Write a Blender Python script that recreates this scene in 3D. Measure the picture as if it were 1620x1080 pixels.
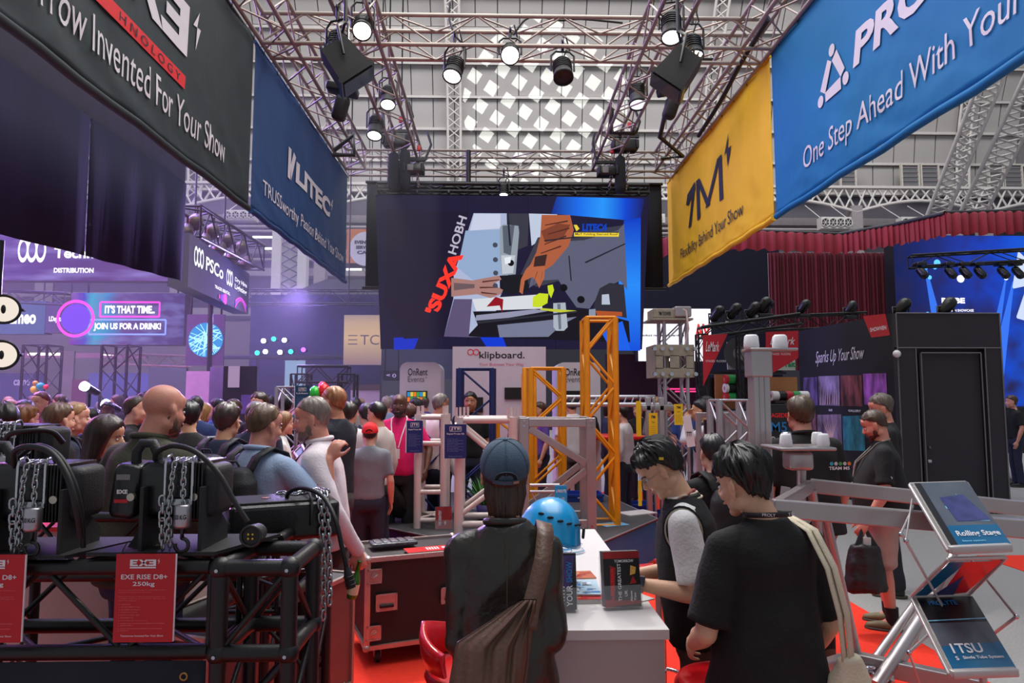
import bpy, bmesh, math, random
import numpy as np
from mathutils import Vector, Matrix, Euler, noise as mnoise
for _o in list(bpy.data.objects): bpy.data.objects.remove(_o)
S = bpy.context.scene; COL = S.collection; PI = math.pi; R = math.radians
random.seed(11)
# ------------------------------------------------ camera (24 mm, 1.85 m above the floor)
CZ = 1.85; F = 1080.0
YAW = math.atan(25/1080); PITCH = math.atan(87/1080)
cam_d = bpy.data.cameras.new('camera'); cam = bpy.data.objects.new('camera', cam_d); COL.objects.link(cam)
cam_d.sensor_width = 36; cam_d.lens = 24; cam_d.clip_start = .05; cam_d.clip_end = 300
cam.location = (0, 0, CZ); cam.rotation_euler = (PI/2 + PITCH, 0, -YAW); S.camera = cam
RC = Euler((PI/2 + PITCH, 0, -YAW)).to_matrix(); CAM = Vector((0, 0, CZ))
def ray(px, py): return RC @ Vector((px-810, 540-py, -F))
def P(px, py, Y):                      # the point at depth Y seen at that pixel
 d = ray(px, py); return CAM + d*(Y/d.y)
def PZ(px, py, Z):                     # ... at height Z
 d = ray(px, py); return CAM + d*((Z-CZ)/d.z)
def PX(px, py, X):
 d = ray(px, py); return CAM + d*(X/d.x)
# ------------------------------------------------ world, exposure
W = bpy.data.worlds.new('world'); S.world = W; W.use_nodes = True
W.node_tree.nodes['Background'].inputs[0].default_value = (.80, .84, .92, 1)
W.node_tree.nodes['Background'].inputs[1].default_value = .40
S.view_settings.view_transform = 'Standard'; S.view_settings.look = 'None'
S.view_settings.gamma = 1; S.view_settings.exposure = 0.0; S.view_settings.use_curve_mapping = False
def area(name, loc, size, energy, color, target=None, sizey=None):
 l = bpy.data.lights.new(name, 'AREA'); l.energy = energy; l.color = color; l.size = size
 if sizey: l.shape = 'RECTANGLE'; l.size_y = sizey
 o = bpy.data.objects.new(name, l); COL.objects.link(o); o.location = loc
 t = Vector(target) if target is not None else Vector(loc) - Vector((0, 0, 1))
 o.rotation_euler = (t-Vector(loc)).to_track_quat('-Z', 'Y').to_euler(); return o
def spot(name, loc, target, energy, color, ang=40, blend=.5, r=.05):
 l = bpy.data.lights.new(name, 'SPOT'); l.energy = energy; l.color = color; l.spot_size = R(ang); l.spot_blend = blend; l.shadow_soft_size = r
 o = bpy.data.objects.new(name, l); COL.objects.link(o); o.location = loc
 o.rotation_euler = (Vector(target)-Vector(loc)).to_track_quat('-Z', 'Y').to_euler(); return o
SKY = area('skylight', (0, 14, 34), 40, 9000, (.92, .95, 1.0), sizey=30)
FILL = area('vault_fill', (6, 26, 33), 50, 7200, (1.0, .97, .94), (8, 45, 21), sizey=8)  # fill lamp added out of frame to brighten the far vault panels
KEY = area('booth_light', (0.3, 5.5, 8.2), 5, 420, (1.0, .95, .9), sizey=8)
VIO = area('violet_wash', (-10, 14, 9), 8, 2600, (.40, .26, 1.0), (-6, 12, 0), sizey=8)
MAG = area('magenta_wash', (-10, 10, 6), 3, 500, (1.0, .25, .75), (-7.5, 9, 1), sizey=3)

# ------------------------------------------------ materials
def L(c):                              # sRGB 0-255 -> linear
 out = []
 for v in c[:3]:
  v = v/255; out.append(v/12.92 if v <= .04045 else ((v+.055)/1.055)**2.4)
 return (*out, 1)
MATS = {}
def mat(name, c, rough=.6, metal=0, var=.08, vs=6, bump=0, bs=30, spec=.5, coat=0, emit=0, trans=0, alpha=1, stretch=None, bdist=.01, sheen=0):
 if name in MATS: return MATS[name]
 m = bpy.data.materials.new(name); m.use_nodes = True; nt = m.node_tree; N = nt.nodes; b = N['Principled BSDF']
 col = L(c); b.inputs['Roughness'].default_value = rough; b.inputs['Metallic'].default_value = metal
 b.inputs['Specular IOR Level'].default_value = spec; b.inputs['Coat Weight'].default_value = coat
 if trans: b.inputs['Transmission Weight'].default_value = trans
 if alpha < 1: b.inputs['Alpha'].default_value = alpha
 if sheen: b.inputs['Sheen Weight'].default_value = sheen
 tc = N.new('ShaderNodeTexCoord'); mp = N.new('ShaderNodeMapping'); nt.links.new(tc.outputs['Object'], mp.inputs[0])
 if stretch: mp.inputs['Scale'].default_value = stretch
 if var:
  n = N.new('ShaderNodeTexNoise'); n.inputs['Scale'].default_value = vs; n.inputs['Detail'].default_value = 3
  nt.links.new(mp.outputs[0], n.inputs['Vector'])
  r = N.new('ShaderNodeMapRange'); r.inputs[1].default_value = .3; r.inputs[2].default_value = .7
  r.inputs[3].default_value = 1-var; r.inputs[4].default_value = 1+var
  nt.links.new(n.outputs[0], r.inputs[0])
  mx = N.new('ShaderNodeVectorMath'); mx.operation = 'SCALE'; mx.inputs[0].default_value = col[:3]
  nt.links.new(r.outputs[0], mx.inputs['Scale']); nt.links.new(mx.outputs[0], b.inputs['Base Color'])
 else: b.inputs['Base Color'].default_value = col
 if bump:
  n2 = N.new('ShaderNodeTexNoise'); n2.inputs['Scale'].default_value = bs; n2.inputs['Detail'].default_value = 2
  nt.links.new(mp.outputs[0], n2.inputs['Vector'])
  bp = N.new('ShaderNodeBump'); bp.inputs['Strength'].default_value = bump; bp.inputs['Distance'].default_value = bdist
  nt.links.new(n2.outputs[0], bp.inputs['Height']); nt.links.new(bp.outputs[0], b.inputs['Normal'])
 if emit: b.inputs['Emission Color'].default_value = col; b.inputs['Emission Strength'].default_value = emit
 MATS[name] = m; return m
def glow(name, c, s=1.0):              # things that give off light: lamps and screens
 if name in MATS: return MATS[name]
 m = bpy.data.materials.new(name); m.use_nodes = True; nt = m.node_tree; N = nt.nodes; b = N['Principled BSDF']
 b.inputs['Base Color'].default_value = (.01, .01, .01, 1); b.inputs['Roughness'].default_value = .9; b.inputs['Specular IOR Level'].default_value = .05
 b.inputs['Emission Color'].default_value = L(c); b.inputs['Emission Strength'].default_value = s
 MATS[name] = m; return m
def glow_grad(name, stops, axis=0, s=1.0, wob=0, lo=0, hi=1, cloud=None):
 """an LED screen with a procedural picture: a colour ramp along one object axis (0..1 generated), wobbling"""
 m = bpy.data.materials.new(name); m.use_nodes = True; nt = m.node_tree; N = nt.nodes; b = N['Principled BSDF']
 b.inputs['Base Color'].default_value = (.01, .01, .01, 1); b.inputs['Roughness'].default_value = .9; b.inputs['Specular IOR Level'].default_value = .05
 tc = N.new('ShaderNodeTexCoord'); sp = N.new('ShaderNodeSeparateXYZ'); nt.links.new(tc.outputs['Generated'], sp.inputs[0])
 src = sp.outputs[axis]
 if wob:
  n = N.new('ShaderNodeTexNoise'); n.inputs['Scale'].default_value = 3; nt.links.new(tc.outputs['Generated'], n.inputs['Vector'])
  a = N.new('ShaderNodeMath'); a.operation = 'MULTIPLY_ADD'; a.inputs[1].default_value = wob; nt.links.new(n.outputs[0], a.inputs[0]); nt.links.new(src, a.inputs[2])
  a2 = N.new('ShaderNodeMath'); a2.operation = 'SUBTRACT'; a2.inputs[1].default_value = wob/2; nt.links.new(a.outputs[0], a2.inputs[0]); src = a2.outputs[0]
 cr = N.new('ShaderNodeValToRGB'); e = cr.color_ramp.elements
 while len(e) > 1: e.remove(e[0])
 e[0].position = stops[0][0]; e[0].color = L(stops[0][1])
 for p_, c_ in stops[1:]:
  x = e.new(p_); x.color = L(c_)
 nt.links.new(src, cr.inputs[0]); out = cr.outputs[0]
 if cloud:
  n = N.new('ShaderNodeTexNoise'); n.inputs['Scale'].default_value = cloud[1]; nt.links.new(tc.outputs['Generated'], n.inputs['Vector'])
  r = N.new('ShaderNodeMapRange'); r.inputs[1].default_value = .45; r.inputs[2].default_value = .75; nt.links.new(n.outputs[0], r.inputs[0])
  mx = N.new('ShaderNodeMix'); mx.data_type = 'RGBA'; nt.links.new(r.outputs[0], mx.inputs['Factor']); nt.links.new(out, mx.inputs[6]); mx.inputs[7].default_value = L(cloud[0]); out = mx.outputs[2]
 nt.links.new(out, b.inputs['Emission Color']); b.inputs['Emission Strength'].default_value = s
 MATS[name] = m; return m
# ------------------------------------------------ mesh builder
def frame_from(d):
 d = Vector(d).normalized(); a = Vector((0, 0, 1)) if abs(d.z) < .95 else Vector((0, 1, 0))
 x = d.cross(a).normalized(); return x, x.cross(d).normalized() if False else d.cross(x).normalized()
class MB:
 def __init__(s): s.v = []; s.f = []; s.m = []; s.sm = []
 def add(s, vs, fs, mi=0, smooth=False):
  o = len(s.v); s.v += [tuple(q) for q in vs]; s.f += [tuple(i+o for i in g) for g in fs]; s.m += [mi]*len(fs); s.sm += [smooth]*len(fs); return s
 def box(s, c, d, rot=None, mi=0, taper=None):
  c = Vector(c); x, y, z = d[0]/2, d[1]/2, d[2]/2; t = taper or (1, 1)
  vs = [Vector((-x, -y, -z)), Vector((x, -y, -z)), Vector((x, y, -z)), Vector((-x, y, -z)), Vector((-x*t[0], -y*t[1], z)), Vector((x*t[0], -y*t[1], z)), Vector((x*t[0], y*t[1], z)), Vector((-x*t[0], y*t[1], z))]
  if rot is not None:
   M = rot if isinstance(rot, Matrix) else Euler(rot).to_matrix(); vs = [M @ q for q in vs]
  return s.add([c+q for q in vs], [(0, 3, 2, 1), (4, 5, 6, 7), (0, 1, 5, 4), (1, 2, 6, 5), (2, 3, 7, 6), (3, 0, 4, 7)], mi)
 def bb(s, a, b, mi=0): a = Vector(a); b = Vector(b); return s.box((a+b)/2, [abs(q) for q in (b-a)], None, mi)
 def rbox(s, c, d, r=.02, rot=None, mi=0, seg=3):
  """box with rounded edges"""
  bm = bmesh.new(); bmesh.ops.create_cube(bm, size=1); bmesh.ops.scale(bm, vec=d, verts=bm.verts)
  bmesh.ops.bevel(bm, geom=bm.edges[:], offset=min(r, min(d)*.49), segments=seg, profile=.5, affect='EDGES')
  M = (rot if isinstance(rot, Matrix) else Euler(rot).to_matrix()) if rot is not None else Matrix.Identity(3)
  vs = [Vector(c)+M @ q.co for q in bm.verts]; bm.verts.index_update()
  fs = [[q.index for q in g.verts] for g in bm.faces]; bm.free(); return s.add(vs, fs, mi, r/min(d) > .16)
 def cyl(s, a, b, r, r2=None, n=10, mi=0, cap=True, smooth=True):
  a = Vector(a); b = Vector(b); r2 = r if r2 is None else r2; u, w = frame_from(b-a)
  cs = [(math.cos(2*PI*i/n), math.sin(2*PI*i/n)) for i in range(n)]
  vs = [a+(u*x+w*y)*r for x, y in cs]+[b+(u*x+w*y)*r2 for x, y in cs]
  s.add(vs, [(i, (i+1) % n, n+(i+1) % n, n+i) for i in range(n)], mi, smooth)
  if cap: s.add(vs, [tuple(range(n-1, -1, -1)), tuple(range(n, 2*n))], mi)
  return s
 def tube(s, pts, r, n=8, mi=0, closed=False):
  pts = [Vector(q) for q in pts]; k = len(pts); vs = []; prev = None
  for i, q in enumerate(pts):
   a = pts[(i-1) % k] if closed or i > 0 else q; b = pts[(i+1) % k] if closed or i < k-1 else q
   d = (b-a).normalized()
   if prev is None: u, w = frame_from(d)
   else:
    u = (prev-d*prev.dot(d)).normalized(); w = d.cross(u)
   prev = u; rr = r[i] if isinstance(r, (list, tuple)) else r
   vs += [q+(u*math.cos(2*PI*j/n)+w*math.sin(2*PI*j/n))*rr for j in range(n)]
  fs = [(i*n+j, i*n+(j+1) % n, (i+1)*n+(j+1) % n, (i+1)*n+j) for i in range(k-1) for j in range(n)]
  if closed: fs += [((k-1)*n+j, (k-1)*n+(j+1) % n, (j+1) % n, j) for j in range(n)]
  s.add(vs, fs, mi, True)
  if not closed: s.add(vs[:n], [tuple(range(n-1, -1, -1))], mi); s.add(vs[-n:], [tuple(range(n))], mi)
  return s
 def ell(s, c, r, rot=None, nu=16, nv=10, mi=0):
  M = (rot if isinstance(rot, Matrix) else Euler(rot).to_matrix()) if rot is not None else Matrix.Identity(3)
  c = Vector(c); r = (r, r, r) if not isinstance(r, (tuple, list)) else r; vs = [c+M @ Vector((0, 0, r[2]))]
  for j in range(1, nv):
   t = PI*j/nv
   for i in range(nu):
    a = 2*PI*i/nu; vs.append(c+M @ Vector((r[0]*math.sin(t)*math.cos(a), r[1]*math.sin(t)*math.sin(a), r[2]*math.cos(t))))
  vs.append(c-M @ Vector((0, 0, r[2]))); last = len(vs)-1
  fs = [(0, 1+i, 1+(i+1) % nu) for i in range(nu)]
  fs += [(1+j*nu+i, 1+(j+1)*nu+i, 1+(j+1)*nu+(i+1) % nu, 1+j*nu+(i+1) % nu) for j in range(nv-2) for i in range(nu)]
  fs += [(1+(nv-2)*nu+(i+1) % nu, 1+(nv-2)*nu+i, last) for i in range(nu)]
  return s.add(vs, fs, mi, True)
 def cap(s, a, b, ra, rb, n=14, mi=0):       # round cone (tapered capsule), closed
  a = Vector(a); b = Vector(b); d = b-a
  if d.length < 1e-5: return s.ell(a, max(ra, rb))
  d.normalize(); u, w = frame_from(d); rings = []
  for t in (-80, -50, -20): rings.append((a+d*ra*math.sin(R(t)), ra*math.cos(R(t))))
  rings.append((a, ra)); rings.append(((a+b)/2, (ra+rb)/2)); rings.append((b, rb))
  for t in (20, 50, 80): rings.append((b+d*rb*math.sin(R(t)), rb*math.cos(R(t))))
  vs = [c+(u*math.cos(2*PI*i/n)+w*math.sin(2*PI*i/n))*q for c, q in rings for i in range(n)]; k = len(rings)
  fs = [(j*n+i, j*n+(i+1) % n, (j+1)*n+(i+1) % n, (j+1)*n+i) for j in range(k-1) for i in range(n)]
  fs += [tuple(range(n-1, -1, -1)), tuple(range((k-1)*n, k*n))]
  return s.add(vs, fs, mi, True)
 def loft(s, rings, n=24, mi=0, power=2.0, M=None):   # rings: (z, cx, cy, rx, ry)
  vs = []
  for z, cx, cy, rx, ry in rings:
   for i in range(n):
    a = 2*PI*i/n; ca, sa = math.cos(a), math.sin(a); e = 2/power
    vs.append(Vector((cx+rx*math.copysign(abs(ca)**e, ca), cy+ry*math.copysign(abs(sa)**e, sa), z)))
  if M is not None: vs = [M @ q for q in vs]
  k = len(rings); fs = [(j*n+i, j*n+(i+1) % n, (j+1)*n+(i+1) % n, (j+1)*n+i) for j in range(k-1) for i in range(n)]
  fs += [tuple(range(n-1, -1, -1)), tuple(range((k-1)*n, k*n))]
  return s.add(vs, fs, mi, True)
 def lathe(s, prof, c=(0, 0, 0), n=24, mi=0, M=None):   # prof: (r, z)
  c = Vector(c); vs = [Vector((r*math.cos(2*PI*i/n), r*math.sin(2*PI*i/n), z)) for r, z in prof for i in range(n)]
  if M is not None: vs = [M @ q for q in vs]
  k = len(prof); return s.add([c+q for q in vs], [(j*n+i, j*n+(i+1) % n, (j+1)*n+(i+1) % n, (j+1)*n+i) for j in range(k-1) for i in range(n)], mi, True)
 def poly(s, pts, mi=0): return s.add(pts, [tuple(range(len(pts)))], mi)
 def prism(s, pts, off, mi=0):               # polygon extruded by the vector off
  off = Vector(off); n = len(pts); vs = [Vector(q) for q in pts]+[Vector(q)+off for q in pts]
  return s.add(vs, [tuple(range(n-1, -1, -1)), tuple(range(n, 2*n))]+[(i, (i+1) % n, n+(i+1) % n, n+i) for i in range(n)], mi)
 def mesh(s, name, mats):
  me = bpy.data.meshes.new(name); me.from_pydata([tuple(q) for q in s.v], [], s.f)
  for m in (mats if isinstance(mats, (list, tuple)) else [mats]): me.materials.append(m)
  me.polygons.foreach_set('material_index', s.m); me.polygons.foreach_set('use_smooth', s.sm); me.update(); return me
 def build(s, name, mats, parent=None, fix=False, **kw):
  me = s.mesh(name, mats)
  if fix:
   bm = bmesh.new(); bm.from_mesh(me); bmesh.ops.recalc_face_normals(bm, faces=bm.faces); bm.to_mesh(me); bm.free()
  return link(name, me, parent, **kw)
def link(name, me, parent=None, label=None, cat=None, group=None, kind=None):
 o = bpy.data.objects.new(name, me); COL.objects.link(o)
 if parent is not None: setp(o, parent)
 return tag(o, label, cat, group, kind)
WM = {}
def setp(o, parent):                    # parent without moving: parents are Empties placed without scale
 o.parent = parent; o.matrix_parent_inverse = wm(parent).inverted()
def wm(o):
 m = o.matrix_basis.copy()
 if o.parent is not None: return wm(o.parent) @ o.matrix_parent_inverse @ m
 return m
def tag(o, label=None, cat=None, group=None, kind=None):
 if label: o['label'] = label
 if cat: o['category'] = cat
 if group: o['group'] = group
 if kind: o['kind'] = kind
 return o
def thing(name, label, cat, loc=(0, 0, 0), group=None, kind=None):
 o = bpy.data.objects.new(name, None); COL.objects.link(o); o.location = loc; o.empty_display_size = .1
 return tag(o, label, cat, group, kind)
def struct(name, mb, m, label=None): return mb.build(name, m, None, kind='structure', label=label)
def dup(root, M=None, label=None, group=None):
 """copy of a thing and of its parts and sub-parts; M moves it"""
 def cp(o, par):
  c = o.copy(); COL.objects.link(c); c.parent = par
  for ch in list(o.children): cp(ch, c)
  return c
 c = cp(root, None)
 if M is not None: c.matrix_basis = M @ c.matrix_basis
 if label: c['label'] = label
 if group: c['group'] = group
 return c
# ------------------------------------------------ lettering laid on a plane
class Plane:
 """origin, unit right, unit up: local metres on a flat surface"""
 def __init__(s, o, x, y): s.o = Vector(o); s.x = Vector(x).normalized(); y = Vector(y); s.y = (y-s.x*y.dot(s.x)).normalized(); s.n = s.x.cross(s.y)
 def p(s, x, y, d=0): return s.o+s.x*x+s.y*y+s.n*d
 def rot(s): return Matrix((s.x, s.y, s.n)).transposed()
TCACHE = {}
def text_mesh(t, bold=0, shear=0):
 k = (t, bold, shear)
 if k not in TCACHE:
  cu = bpy.data.curves.new('lettering', 'FONT'); cu.body = t; cu.size = 1; cu.offset = bold; cu.shear = shear; cu.resolution_u = 3; cu.fill_mode = 'FRONT'
  cu.align_x = 'CENTER'
  o = bpy.data.objects.new('lettering', cu); me = bpy.data.meshes.new_from_object(o)
  v = np.array([q.co[:2] for q in me.vertices]) if len(me.vertices) else np.zeros((1, 2)); fs = [tuple(q.vertices) for q in me.polygons]
  bpy.data.objects.remove(o); bpy.data.meshes.remove(me); bpy.data.curves.remove(cu)
  TCACHE[k] = (v, fs)
 return TCACHE[k]
def warp_id(x, y): return x, y
def text(pl, t, x, y, w, h, m, parent, bold=0.0, shear=0, d=.003, name='lettering', warp=None, flip=False, mb=None, mi=0):
 """text fitted into the box (x, y, w, h) of plane pl"""
 v, fs = text_mesh(t, bold, shear); lo = v.min(0); hi = v.max(0); sz = np.maximum(hi-lo, 1e-6)
 own = mb is None; mb = mb or MB(); vs = []
 for q in v:
  a = (q[0]-lo[0])/sz[0]; b = (q[1]-lo[1])/sz[1]
  if flip: a = 1-a
  xx, yy = x+a*w, y+b*h
  dd = warp(xx, yy) if warp else 0
  vs.append(pl.p(xx, yy, d+dd))
 mb.add(vs, fs, mi)
 return mb.build(name, m, parent) if own else None
def shape(pl, pts, m, parent, d=.003, name='emblem', warp=None, mb=None, mi=0):
 own = mb is None; mb = mb or MB(); mb.poly([pl.p(x, y, d+(warp(x, y) if warp else 0)) for x, y in pts], mi)
 return mb.build(name, m, parent) if own else None
def disc_pts(cx, cy, r, n=24, ry=None, a0=0, a1=2*PI): return [(cx+r*math.cos(a0+(a1-a0)*i/n), cy+(ry or r)*math.sin(a0+(a1-a0)*i/n)) for i in range(n)]
def ring(pl, cx, cy, r, w, m, parent, d=.003, n=40, name='ring', mb=None, mi=0, ry=None):
 own = mb is None; mb = mb or MB(); vs = []; k = (ry or r)/r
 for i in range(n):
  a = 2*PI*i/n; vs += [pl.p(cx+r*math.cos(a), cy+r*k*math.sin(a), d), pl.p(cx+(r-w)*math.cos(a), cy+(r-w)*k*math.sin(a), d)]
 mb.add(vs, [(2*i, 2*((i+1) % n), 2*((i+1) % n)+1, 2*i+1) for i in range(n)], mi)
 return mb.build(name, m, parent) if own else None
def line_strip(pl, pts, w, mb, mi=0, d=.003):
 for (x0, y0), (x1, y1) in zip(pts, pts[1:]):
  l = math.hypot(x1-x0, y1-y0) or 1; nx, ny = -(y1-y0)/l*w/2, (x1-x0)/l*w/2
  mb.poly([pl.p(x0+nx, y0+ny, d), pl.p(x0-nx, y0-ny, d), pl.p(x1-nx, y1-ny, d), pl.p(x1+nx, y1+ny, d)], mi)
# ------------------------------------------------ truss
def truss(name, label, p0, p1, w, h, mt, cat='truss', group=None, rc=.025, rb=.011, pitch=None, up=(0, 0, 1), faces='TBLR', ends=True, n=8, parent=None, kind=None, stuff=False, phase=0):
 """four chords and single zigzag braces on the chosen faces; p0 and p1 are on the centre line"""
 p0 = Vector(p0); p1 = Vector(p1); d = (p1-p0); Ln = d.length; d.normalize(); up = Vector(up); up = (up-d*up.dot(d)).normalized(); sd = d.cross(up)
 root = thing(name, label, cat, p0, group, kind) if parent is None else parent
 c = {(i, j): (p0+sd*(i*w/2)+up*(j*h/2)) for i in (-1, 1) for j in (-1, 1)}
 if h == 0: c = {(i, 0): p0+sd*(i*w/2) for i in (-1, 1)}; faces = 'F'
 for q in c.values(): MB().cyl(q, q+d*Ln, rc, n=n).build('chord', mt, root)
 pitch = pitch or max(w, h)*1.0; k = max(2, round(Ln/pitch))
 fs = {'T': ((-1, 1), (1, 1)), 'B': ((-1, -1), (1, -1)), 'L': ((-1, -1), (-1, 1)), 'R': ((1, -1), (1, 1)), 'F': ((-1, 0), (1, 0))}
 allb = MB()
 for f in faces:
  a, b = c[fs[f][0]], c[fs[f][1]]
  for i in range(k):
   q0 = (a if (i+phase) % 2 == 0 else b)+d*(Ln*i/k); q1 = (b if (i+phase) % 2 == 0 else a)+d*(Ln*(i+1)/k)
   if stuff: allb.cyl(q0, q1, rb, n=5, cap=False)
   else: MB().cyl(q0, q1, rb, n=6).build('brace', mt, root)
  if ends:
   for t in (0, Ln):
    m_ = MB().cyl(a+d*t, b+d*t, rb*1.1, n=6)
    if not stuff: m_.build('end_bar', mt, root)
    else: allb.add(m_.v, m_.f, 0, True)
 if stuff: allb.build('braces', mt, root, kind='stuff')
 return root
def bez(p0, p1, p2, p3, n=14):
 p0, p1, p2, p3 = map(Vector, (p0, p1, p2, p3)); return [p0*(1-t)**3+p1*3*t*(1-t)**2+p2*3*t*t*(1-t)+p3*t**3 for t in [i/n for i in range(n+1)]]
def link_mesh(pitch=.03, r=.0035, w=.011):
 mb = MB(); n = 12; pts = []
 for i in range(n):
  a = 2*PI*i/n; x = w*math.cos(a); z = w*math.sin(a)+math.copysign(pitch*.32, math.sin(a)) if abs(math.sin(a)) > 1e-6 else 0
  pts.append((x, 0, z))
 return mb.tube(pts, r, 6, closed=True)
LINKS = {}
def chain(pts, m, parent, pitch=.024, r=.0032, w=.0085, name='chain_link'):
 """interlocked links along a polyline, each link a part"""
 key = (pitch, r, w, m.name)
 if key not in LINKS: LINKS[key] = link_mesh(pitch, r, w).mesh('chain_link', m)
 me = LINKS[key]; pts = [Vector(q) for q in pts]; acc = 0; k = 0
 for a, b in zip(pts, pts[1:]):
  l = (b-a).length; d = (b-a).normalized() if l > 0 else Vector((0, 0, 1)); t = acc
  while t < l:
   o = bpy.data.objects.new(name, me); COL.objects.link(o)
   q = d.to_track_quat('Z', 'Y').to_matrix() @ Matrix.Rotation((k % 2)*PI/2+.4, 3, 'Z')
   o.matrix_basis = Matrix.Translation(a+d*t) @ q.to_4x4(); setp(o, parent); k += 1; t += pitch
  acc = t-l

# ================================================ THE HALL
m_vault = mat('vault_panel', (168, 164, 162), .75, var=.05, vs=.4)
m_vaultb = mat('vault_backing', (120, 117, 118), .8)
m_iron = mat('white_painted_iron', (205, 200, 196), .55, var=.05)
m_mez = mat('mezzanine_grey', (92, 88, 98), .8, var=.12, vs=.5)
m_mezl = mat('mezzanine_pale', (150, 143, 146), .7)
m_dark = mat('near_black_cloth', (22, 23, 30), .9, var=.15, vs=3)
m_blk = mat('black_powder_coat', (16, 16, 17), .42, var=.1, bump=.15, bs=220)
m_blk2 = mat('black_rubber', (13, 13, 14), .55)
m_carpet = mat('hall_carpet_grey', (150, 148, 147), .95, var=.12, vs=60, bump=.5, bs=300)
m_red = mat('red_carpet', (228, 46, 20), .95, var=.07, vs=40, bump=.4, bs=260)
struct('floor', MB().bb((-45, -3, -.1), (45, 46, 0)), m_carpet)
struct('floor_booth_carpet', MB().bb((-3.6, 1.3, -.02), (3.2, 13.4, .006)), m_red)
MB().bb((5.6, 6.9, 0), (9.5, 8.0, .006)).build('red_aisle_carpet', m_red, None, label='red carpet strip at the edge of the stand beyond the grey aisle', cat='carpet')
# vault: panels on a barrel curve, ribs, purlins
def vp(x, t, o=0): return Vector((x, 25+(20-o)*math.cos(t), 15.5+(20-o)*math.sin(t)))
vb = MB()
for i in range(14):
 t0, t1 = R(i*5), R(i*5+5); vb.poly([vp(-40, t0), vp(40, t0), vp(40, t1), vp(-40, t1)])
ceil_ = struct('ceiling', vb, m_vaultb)
pm = None
X0, PWD, NC = -17.0, 1.42, 37
for r_ in range(7):
 t0, t1 = R(r_*6+.35), R(r_*6+5.65)
 a, b = vp(0, t0, .06), vp(0, t1, .06); nrm = Vector((0, -math.cos((t0+t1)/2), -math.sin((t0+t1)/2)))
 w_ = PWD*.475
 mb = MB().prism([(-w_, a.y, a.z), (w_, a.y, a.z), (w_, b.y, b.z), (-w_, b.y, b.z)], nrm*.05)
 me = mb.mesh('panel', m_vault)
 for c_ in range(NC):
  o = bpy.data.objects.new('panel', me); COL.objects.link(o); o.location = (X0+PWD*(c_+.5), 0, 0); o.parent = ceil_
for r_ in range(9):
 t = R(r_*6); q = vp(0, t, .22)
 mb = MB().box(q, (80, .22 if r_ % 2 else .4, .16), (t, 0, 0)); struct('trim_purlin', mb, m_iron)
for k, x in enumerate((-19.8, -2.8, 14.2, 31.4)):
 rib = thing('trim_rib', None, None, (x, 45, 15.5), kind='structure')
 for sx in (-.42, .42):
  MB().tube([vp(x+sx, R(t), .75) for t in range(-2, 66, 4)], .09, 6).build('chord', m_iron, rib)
 br = MB(); ts = list(range(-2, 64, 2))
 for i, t in enumerate(ts[:-1]):
  s_ = 1 if i % 2 else -1
  br.cyl(vp(x-.42*s_, R(t), .75), vp(x+.42*s_, R(t+2), .75), .045, n=5); br.cyl(vp(x+.42*s_, R(t), .75), vp(x-.42*s_, R(t+2), .75), .045, n=5)
 br.build('lattice', m_iron, rib, kind='stuff')
# nearer slanting lattice ribs at the right
for k, (a, b, w) in enumerate([((1478, 352, 36), (1580, 96, 30), .55), ((1535, 345, 36), (1660, 90, 29), .7)]):
 A, B = P(*a), P(*b); rr = thing('trim_rib', None, None, A, kind='structure')
 dv = Vector((w, 0, 0))
 for s_ in (-1, 1): MB().cyl(A+dv*s_, B+dv*s_, .11, n=6).build('chord', m_iron, rr)
 br = MB(); n_ = 22
 for i in range(n_):
  q0, q1 = A.lerp(B, i/n_), A.lerp(B, (i+1)/n_); s_ = 1 if i % 2 else -1
  br.cyl(q0-dv*s_, q1+dv*s_, .05, n=5); br.cyl(q0+dv*s_, q1-dv*s_, .05, n=5)
 br.build('lattice', m_iron, rr, kind='stuff')
# lower wall, mezzanine slabs, girder arcs
struct('wall_back', MB().bb((-45, 45, 0), (45, 45.3, 15.5)), m_mez)
struct('wall_left', MB().bb((-45.3, -3, 0), (-45, 45, 12)), m_mez)
struct('wall_right', MB().bb((45, -3, 0), (45.3, 45, 12)), m_mez)
for z, y, h in ((13.2, 44.2, .5), (11.0, 43.6, .28), (9.6, 43.8, .5), (8.1, 43.2, .3), (6.9, 43, .5)):
 struct('trim_slab', MB().bb((-42, y, z), (42, 45, z+h)), m_mezl)
for x0 in (-38, -28, -19.8, -11, -2.8, 6, 14.2, 23, 31.4):
 struct('trim_post', MB().bb((x0-.35, 42.2, 0), (x0+.35, 42.9, 14)), m_mezl)
def girder(x0, x1, y, z0, z1, rise):
 g = thing('trim_girder', None, None, ((x0+x1)/2, y, z0), kind='structure'); n_ = 12
 zb = lambda u: z0+rise*math.sin(PI*u)
 MB().box(((x0+x1)/2, y, z1), (x1-x0, .3, .16)).build('chord', m_iron, g)
 MB().tube([(x0+(x1-x0)*i/16, y, zb(i/16)) for i in range(17)], .11, 6).build('chord', m_iron, g)
 br = MB()
 for i in range(n_):
  xa, xb = x0+(x1-x0)*i/n_, x0+(x1-x0)*(i+1)/n_; za, zc = zb(i/n_), zb((i+1)/n_)
  br.cyl((xa, y, za), (xb, y, z1), .07, n=5); br.cyl((xa, y, z1), (xb, y, zc), .07, n=5)
 br.build('lattice', m_iron, g, kind='stuff')
for x0, x1 in ((-36, -28), (-28, -19.8), (-19.8, -11), (-11, -2.8), (-2.8, 6), (6, 14.2), (14.2, 23), (23, 31.4), (31.4, 40)):
 girder(x0, x1, 42.3, 13.6, 15.2, .75)
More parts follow.
